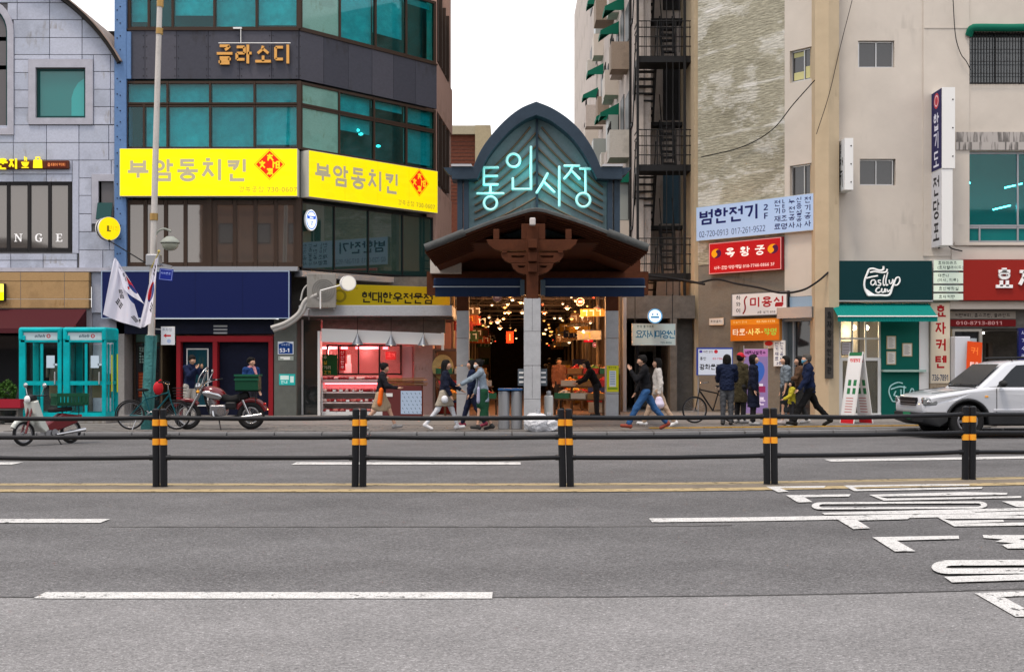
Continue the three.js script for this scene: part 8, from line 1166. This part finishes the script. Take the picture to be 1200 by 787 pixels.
// cloth creases: short wrinkles across the sleeves and trunk
function creased(g, k = 0.007) { const p = g.attributes.position, n = g.attributes.normal; for (let i = 0; i < p.count; i++) { const x = p.getX(i), y = p.getY(i), z = p.getZ(i), w = (vnoise(x * 9 + z * 6 + 40, y * 17 + x * 8 + 40, 199) - 0.5) + 0.6 * (vnoise(x * 22 + 70, y * 30 + z * 20 + 70, 199) - 0.5); p.setXYZ(i, x + n.getX(i) * w * k * 2, y + n.getY(i) * w * k * 2, z + n.getZ(i) * w * k * 2); } g.computeVertexNormals(); return g; }
function person(label, px, d, turn, h, o) {
  const ground = o.ground ?? SW + 0.018, g = placed('person', label, 'person', [X(px, d), ground, -d], turn, o.group); g.scale.setScalar(h / 1.7);
  const lean = o.lean || 0, rot = (v, a, c) => { const y = v[1] - c[1], z = v[2] - c[2]; return [v[0], c[1] + y * Math.cos(a) - z * Math.sin(a), c[2] + y * Math.sin(a) + z * Math.cos(a)]; }, add = (a, b) => [a[0] + b[0], a[1] + b[1], a[2] + b[2]];
  const leg = (s, [a, k]) => { const hip = [s * 0.088, 0.9, 0], knee = add(hip, [s * 0.005, -0.42 * Math.cos(a), 0.42 * Math.sin(a)]), b = a - k, ank = add(knee, [0, -0.41 * Math.cos(b), 0.41 * Math.sin(b)]), p = o.tip ? 0 : clamp(-b * 0.9, -0.15, 0.9), toe = add(ank, [s * 0.02, -0.045 - 0.14 * Math.sin(p), 0.15 * Math.cos(p)]); return { hip, knee, ank, toe, heel: add(ank, [0, -0.04, -0.045]) }; };
  const L = [leg(-1, o.legR || [0.02, 0.04]), leg(1, o.legL || [-0.02, 0.02])];
  const drop = Math.min(...L.map((l) => Math.min(l.heel[1], l.toe[1]))) - 0.04; for (const l of L) for (const q of Object.values(l)) q[1] -= drop;
  const y0 = -drop, piv = [0, 0.93 + y0, 0], up = (v) => rot([v[0], v[1] + y0, v[2]], lean, piv), pelvis = up([0, 0.95, 0]), chest = up([0, 1.26, 0.005]), neck = up([0, 1.45, 0.0]), headC = add(up([0, 1.585, 0.0]), [0, 0, 0.02 + lean * 0.02]);
  const arm = (s, [pitch, out, bend, inn = 0]) => { const sh = up([s * 0.172, 1.375, 0]), e = add(sh, [s * 0.28 * Math.sin(out), -0.28 * Math.cos(pitch) * Math.cos(out), 0.28 * Math.sin(pitch) * Math.cos(out)]), b = pitch + bend, w = add(e, [s * (0.25 * Math.sin(out) * 0.5 - 0.25 * Math.sin(inn)), -0.25 * Math.cos(b) * Math.cos(inn), 0.25 * Math.sin(b) * Math.cos(inn)]); return { sh, e, w }; };
  const A = [arm(-1, o.armR || [0.05, 0.1, 0.15]), arm(1, o.armL || [0.05, 0.1, 0.15])];
  const pr = (a, ra, b, rb, fl) => [...a, ra, ...b, rb, fl || 1];
  // body
  const bones = [pr(pelvis, 0.125, chest, 0.135, 0.72), pr(chest, 0.13, up([0, 1.38, 0]), 0.1, 0.72), pr(up([-0.15, 1.385, 0]), 0.055, up([0.15, 1.385, 0]), 0.055), pr(neck, 0.052, headC, 0.05)];
  for (const l of L) bones.push(pr(l.hip, 0.085, l.knee, 0.058), pr(l.knee, 0.056, l.ank, 0.036), pr(l.heel, 0.034, l.toe, 0.03)); for (const a of A) bones.push(pr(a.sh, 0.05, a.e, 0.042), pr(a.e, 0.041, a.w, 0.027));
  const geos = [skinOver(bones, 0.019)], look = o.look || [0, 0], hm = new THREE.Matrix4().makeRotationFromEuler(new THREE.Euler(lean * 0.6 + look[1], look[0], 0, 'YXZ')).setPosition(...headC);
  geos.push(headGeo.clone().applyMatrix4(hm));
  A.forEach((a, i) => { const dir = V(a.w[0] - a.e[0], a.w[1] - a.e[1], a.w[2] - a.e[2]).normalize(), q = new THREE.Quaternion().setFromUnitVectors(V(0, -1, 0), dir); const hg = handGeo.clone(); if (i === 0) { hg.scale(-1, 1, 1); const ix = hg.index.array; for (let k = 0; k < ix.length; k += 3) { const t = ix[k]; ix[k] = ix[k + 1]; ix[k + 1] = t; } hg.computeVertexNormals(); } geos.push(hg.applyQuaternion(q).translate(...a.w)); });
  mk('body', geos, skinM[o.skin || 0], g);
  // clothes
  const top = o.top || [0.02, 0.02, 0.025], puff = o.puff || 0.016, T2 = [pr(up([0, 0.93, 0]), 0.128 + puff, chest, 0.142 + puff, 0.76), pr(chest, 0.138 + puff, up([0, 1.38, -0.005]), 0.098 + puff, 0.76), pr(up([-0.155, 1.385, 0]), 0.056 + puff, up([0.155, 1.385, 0]), 0.056 + puff), pr(up([0, 1.42, -0.01]), 0.058 + puff * 0.5, up([0, 1.462, -0.01]), 0.056 + puff * 0.5)];
  if (o.coat) { const lx = (L[0].knee[2] + L[1].knee[2]) / 2 * 0.6; T2.push(pr(up([0, 0.95, 0]), 0.15 + puff, [0, o.coat + y0, lx], 0.17 + puff, 0.8)); } else T2.push(pr(up([0, 0.95, 0]), 0.15 + puff, up([0, 0.86, 0]), 0.15 + puff, 0.76));
  const sleeve = o.sleeve ?? 1; for (const a of A) { T2.push(pr(a.sh, 0.058 + puff, a.e, 0.048 + puff)); if (sleeve) T2.push(pr(a.e, 0.047 + puff, [mix(a.e[0], a.w[0], 0.93), mix(a.e[1], a.w[1], 0.93), mix(a.e[2], a.w[2], 0.93)], 0.036 + puff * 0.8)); }
  mk(o.topName || 'jacket', creased(skinOver(T2, 0.015, 0.035, o.coat ? o.coat + y0 : 0.82 + y0), o.puff ? 0.013 : 0.009), clothOf(top), g);
  if (o.skirt) mk('skirt', skinOver([pr([0, 0.92 + y0, 0], 0.15, [0, o.skirt + y0 + 0.06, (L[0].knee[2] + L[1].knee[2]) * 0.3], 0.17, 0.85), ...L.map((l) => pr(l.hip, 0.11, [mix(l.hip[0], l.knee[0], 0.75), mix(l.hip[1], l.knee[1], 0.75), mix(l.hip[2], l.knee[2], 0.75)], 0.1))], 0.018, 0.06, o.skirt + y0), clothOf(o.bottom), g);
  else { const B = [pr([0, 0.93 + y0, 0], 0.13, [0, 0.87 + y0, 0], 0.135, 0.8)]; for (const l of L) B.push(pr(l.hip, 0.098, l.knee, 0.073), pr(l.knee, 0.071, [mix(l.knee[0], l.ank[0], 0.96), mix(l.knee[1], l.ank[1], 0.96), mix(l.knee[2], l.ank[2], 0.96)], 0.056)); mk('trousers', creased(skinOver(B, 0.016)), clothOf(o.bottom || [0.03, 0.03, 0.035]), g); }
  if (o.tights) mk('tights', skinOver(L.flatMap((l) => [pr(l.hip, 0.088, l.knee, 0.062), pr(l.knee, 0.06, l.ank, 0.041)]), 0.018), clothOf(o.tights), g);
  L.forEach((l) => mk('shoe', skinOver([pr(l.heel, 0.042, l.toe, 0.038), pr(add(l.ank, [0, 0.01, -0.005]), 0.044, l.heel, 0.042)], 0.011), mat(o.shoes || [0.03, 0.03, 0.03], 0.6), g));
  // hair and head things
  const H = [[0, 0.034, -0.026, 0.095, 0, 0.012, -0.03, 0.09], [0, 0.07, 0.02, 0.06, 0, 0.05, -0.04, 0.08], [-0.066, 0.03, -0.01, 0.032, -0.068, -0.012, -0.014, 0.028], [0.066, 0.03, -0.01, 0.032, 0.068, -0.012, -0.014, 0.028]];
  if (o.hair === 'bob') H.push([0, -0.01, -0.045, 0.085, 0, -0.075, -0.045, 0.075], [-0.078, 0, -0.015, 0.03, -0.074, -0.09, -0.008, 0.03], [0.078, 0, -0.015, 0.03, 0.074, -0.09, -0.008, 0.03]); if (o.hair === 'long') H.push([0, 0, -0.05, 0.085, 0, -0.2, -0.075, 0.06], [-0.076, 0, -0.02, 0.03, -0.08, -0.16, -0.03, 0.03], [0.076, 0, -0.02, 0.03, 0.08, -0.16, -0.03, 0.03]); if (o.hair === 'bun') H.push([0, 0.05, -0.11, 0.042, 0, 0.06, -0.12, 0.042]); if (o.hair === 'perm') for (let i = 0; i < 12; i++) { const a = i / 12 * 6.28; H.push([Math.cos(a) * 0.07, 0.05 + 0.02 * Math.sin(a * 3), -0.03 + Math.sin(a) * 0.06, 0.045, Math.cos(a) * 0.075, 0.02, -0.035 + Math.sin(a) * 0.055, 0.04]); }
  mk('hair', skinOver(H, 0.0095, 0.015).applyMatrix4(hm), o.hairColor ? mat(o.hairColor, 0.6, { bump: T.fine, bumpScale: 0.004, uv: 0.15 }) : hairM, g);
  mk('eyes', [ball(0.0075, -0.031, 0.008, 0.083, 1.3, 0.7, 0.6), ball(0.0075, 0.031, 0.008, 0.083, 1.3, 0.7, 0.6)].map((q) => q.applyMatrix4(hm)), hairM, g);
  if (o.mask) mk('face_mask', skinOver([[-0.035, -0.03, 0.07, 0.026, 0.035, -0.03, 0.07, 0.026], [0, -0.022, 0.09, 0.026, 0, -0.06, 0.08, 0.032], [-0.07, -0.015, 0.02, 0.016, -0.03, -0.04, 0.07, 0.03], [0.07, -0.015, 0.02, 0.016, 0.03, -0.04, 0.07, 0.03]], 0.008, 0.02).applyMatrix4(hm), mat(o.mask, 0.8), g); else mk('mouth', ball(0.016, 0, -0.05, 0.0935, 1, 0.24, 0.3).applyMatrix4(hm), mat([0.3, 0.09, 0.08], 0.6), g);
  if (o.cap) mk('cap', [skinOver([[0, 0.055, -0.02, 0.098, 0, 0.06, -0.02, 0.096], [-0.04, 0.055, 0.09, 0.02, 0.04, 0.055, 0.09, 0.02], [-0.03, 0.05, 0.14, 0.014, 0.03, 0.05, 0.14, 0.014]], 0.01, 0.03).applyMatrix4(hm)], mat(o.cap, 0.7), g);
  o.extra?.({ g, up, A, L, headC, neck, y0, pr, chest });
  return g;
}
const RIGHT = Math.PI / 2, LEFT = -Math.PI / 2;
person('person in navy jacket and pale trousers, hands at the face, by the red-framed door', 222, 32.2, 0.9, 1.62, { lean: 0.12, look: [0.1, 0.35], top: [0.008, 0.014, 0.045], bottom: [0.42, 0.4, 0.37], armL: [0.75, 0.1, 1.75, 0.5], armR: [0.75, 0.1, 1.8, 0.55], legL: [0.05, 0.05], legR: [-0.06, 0.02] });
person('person in a blue jacket with a pink scarf behind the green motorcycle crate', 294, 30.6, 0.7, 1.56, { hair: 'perm', look: [0.2, 0.1], top: [0.012, 0.04, 0.14], bottom: [0.03, 0.03, 0.04], extra: ({ g, up }) => mk('scarf', skinOver([[...up([-0.06, 1.45, 0.03]), 0.04, ...up([0.06, 1.45, 0.03]), 0.04], [...up([0.05, 1.43, 0.08]), 0.04, ...up([0.09, 1.2, 0.14]), 0.035], [...up([-0.06, 1.44, -0.04]), 0.04, ...up([0.06, 1.44, -0.04]), 0.04]], 0.014), clothOf([0.6, 0.28, 0.3]), g) });
const straps = (col, col2) => ({ g, up }) => { mk('shoulder_bag', skinOver([[...up([0.17, 0.98, 0.1]), 0.075, ...up([0.15, 0.72, 0.14]), 0.09, 0.5]], 0.015), mat(col, 0.7), g); mk('bag_strap', rod(up([0.16, 1.0, 0.1]), up([0.1, 1.4, 0.02]), 0.012), mat(col2 || col, 0.7), g); };
person('person in dark jacket and beige skirt striding past the meat counter with an orange bag', 446, 27.6, RIGHT, 1.47, { hair: 'bun', lean: 0.12, look: [0.2, 0.15], top: [0.012, 0.012, 0.016], bottom: [0.36, 0.27, 0.18], skirt: 0.5, shoes: [0.25, 0.24, 0.24], legL: [0.5, 0.12], legR: [-0.38, 0.35], armR: [0.5, 0.2, 0.9], armL: [-0.2, 0.1, 0.3], extra: ({ g, up }) => mk('orange_bag', skinOver([[...up([-0.17, 1.02, 0.02]), 0.08, ...up([-0.18, 0.72, 0.02]), 0.09, 0.7]], 0.015), mat([0.75, 0.12, 0.01], 0.6), g) });
person('person in navy top, khaki skirt and white tights before the round cream board', 521, 27.6, RIGHT, 1.53, { hair: 'long', lean: 0.04, top: [0.01, 0.013, 0.028], bottom: [0.34, 0.3, 0.24], skirt: 0.6, tights: [0.6, 0.62, 0.66], shoes: [0.6, 0.6, 0.62], legL: [0.42, 0.08], legR: [-0.42, 0.25], armR: [0.1, 0.12, 0.3], armL: [0.55, 0.1, 0.4], extra: ({ g, up }) => mk('white_bag', skinOver([[...up([-0.19, 0.78, 0.02]), 0.085, ...up([-0.19, 0.76, 0.02]), 0.085]], 0.015), mat([0.62, 0.63, 0.66], 0.5), g) });
person('person in dark blue walking half hidden behind the grey-blue coat', 553, 28.6, LEFT, 1.5, { hair: 'bob', top: [0.01, 0.016, 0.045], bottom: [0.012, 0.016, 0.04], legL: [-0.3, 0.2], legR: [0.32, 0.05], shoes: [0.2, 0.03, 0.06] });
person('person in a grey-blue coat and white mask stretching one arm forward beside the litter bins', 566, 27.5, LEFT, 1.5, { hair: 'bun', lean: 0.14, mask: [0.72, 0.73, 0.74], top: [0.2, 0.25, 0.3], coat: 0.66, bottom: [0.012, 0.06, 0.03], skirt: 0.2, armL: [1.0, 0.1, 0.05], armR: [0.15, 0.1, 0.3], legL: [0.18, 0.05], legR: [-0.16, 0.15], extra: straps([0.35, 0.36, 0.5]) });
person('person in a black jacket and blue jeans striding, a hand raised to the mouth', 757, 27.7, LEFT, 1.66, { lean: 0.1, look: [0, 0.15], top: [0.009, 0.009, 0.011], bottom: [0.03, 0.09, 0.22], shoes: [0.24, 0.05, 0.03], legL: [0.55, 0.1], legR: [-0.5, 0.2], armL: [0.7, 0.1, 1.9, 0.4], armR: [0.1, 0.1, 0.4] });
person('person with a pale sleeve carrying a white plastic bag behind the black jacket and jeans', 771, 28.9, LEFT, 1.56, { hair: 'bob', top: [0.6, 0.56, 0.52], bottom: [0.45, 0.33, 0.24], shoes: [0.7, 0.7, 0.7], legL: [-0.4, 0.2], legR: [0.45, 0.08], armL: [-0.15, 0.15, 0.3], extra: ({ g, A }) => { const w = A[1].w; mk('plastic_bag', skinOver([[w[0], w[1] - 0.16, w[2], 0.09, w[0], w[1] - 0.26, w[2], 0.13]], 0.015), mat([0.62, 0.56, 0.7], 0.4), g); } });
person('person in a navy padded jacket and grey trousers seen from behind at the event board', 852, 29.9, 3.0, 1.62, { hair: 'bob', look: [0.1, 0.1], puff: 0.032, top: [0.01, 0.016, 0.042], bottom: [0.07, 0.075, 0.085], armL: [0.5, 0.1, 0.8], armR: [0.5, 0.1, 0.8] });
person('person in a khaki coat and red cap before the purple banner', 868, 30.8, 2.2, 1.65, { cap: [0.42, 0.015, 0.025], top: [0.05, 0.042, 0.022], coat: 0.5, bottom: [0.02, 0.02, 0.022], shoes: [0.35, 0.35, 0.35] });
person('person in a long navy coat with dark hair beside the purple banner', 883, 29.8, 1.2, 1.62, { hair: 'bob', look: [0.2, -0.1], top: [0.008, 0.011, 0.026], coat: 0.42, bottom: [0.012, 0.012, 0.014], shoes: [0.3, 0.3, 0.3] });
person('person in a grey padded vest and dark skirt facing the waiting people', 921, 29.7, LEFT, 1.58, { hair: 'long', look: [0, -0.12], puff: 0.028, sleeve: 0, topName: 'vest', top: [0.16, 0.19, 0.22], bottom: [0.03, 0.035, 0.04], skirt: 0.3, shoes: [0.4, 0.36, 0.36], legL: [0.15, 0.05], legR: [-0.12, 0.1] });
person('person in a brown jacket partly behind the navy jacket and blue mask', 937, 30.4, LEFT, 1.58, { hair: 'bob', top: [0.09, 0.05, 0.03], bottom: [0.03, 0.03, 0.03], shoes: [0.6, 0.58, 0.56], legL: [0.2, 0.05], legR: [-0.2, 0.12], armL: [0.6, 0.15, 0.7] });
person('small child in bright yellow beside the grey padded vest', 928.5, 29.3, LEFT, 1.02, { hair: 'bob', puff: 0.03, top: [0.42, 0.36, 0.03], bottom: [0.03, 0.03, 0.035], shoes: [0.4, 0.4, 0.4], armL: [0.5, 0.2, 0.6] });
person('person in a navy jacket, black trousers and blue face mask walking past the glass door', 949, 29.2, LEFT, 1.7, { lean: 0.08, hairColor: [0.06, 0.055, 0.05], mask: [0.12, 0.36, 0.52], puff: 0.024, top: [0.008, 0.014, 0.042], bottom: [0.008, 0.008, 0.009], shoes: [0.01, 0.01, 0.01], legL: [0.52, 0.08], legR: [-0.46, 0.3], armL: [0.35, 0.1, 0.3], armR: [-0.3, 0.1, 0.3] });
person('person with an apricot apron working deep in the market lane', 655, 41, 0.2, 1.62, { ground: SW + 0.006, top: [0.2, 0.09, 0.06], bottom: [0.03, 0.03, 0.035] });
person('dark figure walking away down the middle of the market lane', 644, 50, 3.14, 1.68, { ground: SW + 0.006, top: [0.03, 0.025, 0.022], bottom: [0.02, 0.02, 0.025], legL: [0.3, 0.1], legR: [-0.3, 0.2] });
person('person in black bending over the produce stand behind the yellow notice', 699, 34.9, LEFT, 1.56, { lean: 0.45, hair: 'bob', top: [0.008, 0.008, 0.009], bottom: [0.02, 0.02, 0.022], armL: [0.5, 0.1, 0.6], armR: [0.6, 0.1, 0.5] });

// ---------------------------------------------------------------- each thing's own base point
for (const o of [...scene.children]) {
  if (!o.userData.world) continue;
  delete o.userData.world;
  const b = new THREE.Box3().setFromObject(o); if (b.isEmpty()) continue;
  const c = V((b.min.x + b.max.x) / 2, b.min.y, (b.min.z + b.max.z) / 2);
  if (o.isMesh) o.geometry.translate(-c.x, -c.y, -c.z); 
  for (const k of o.children) k.position.sub(c);
  o.position.copy(c);
}
renderer.render(scene, camera);
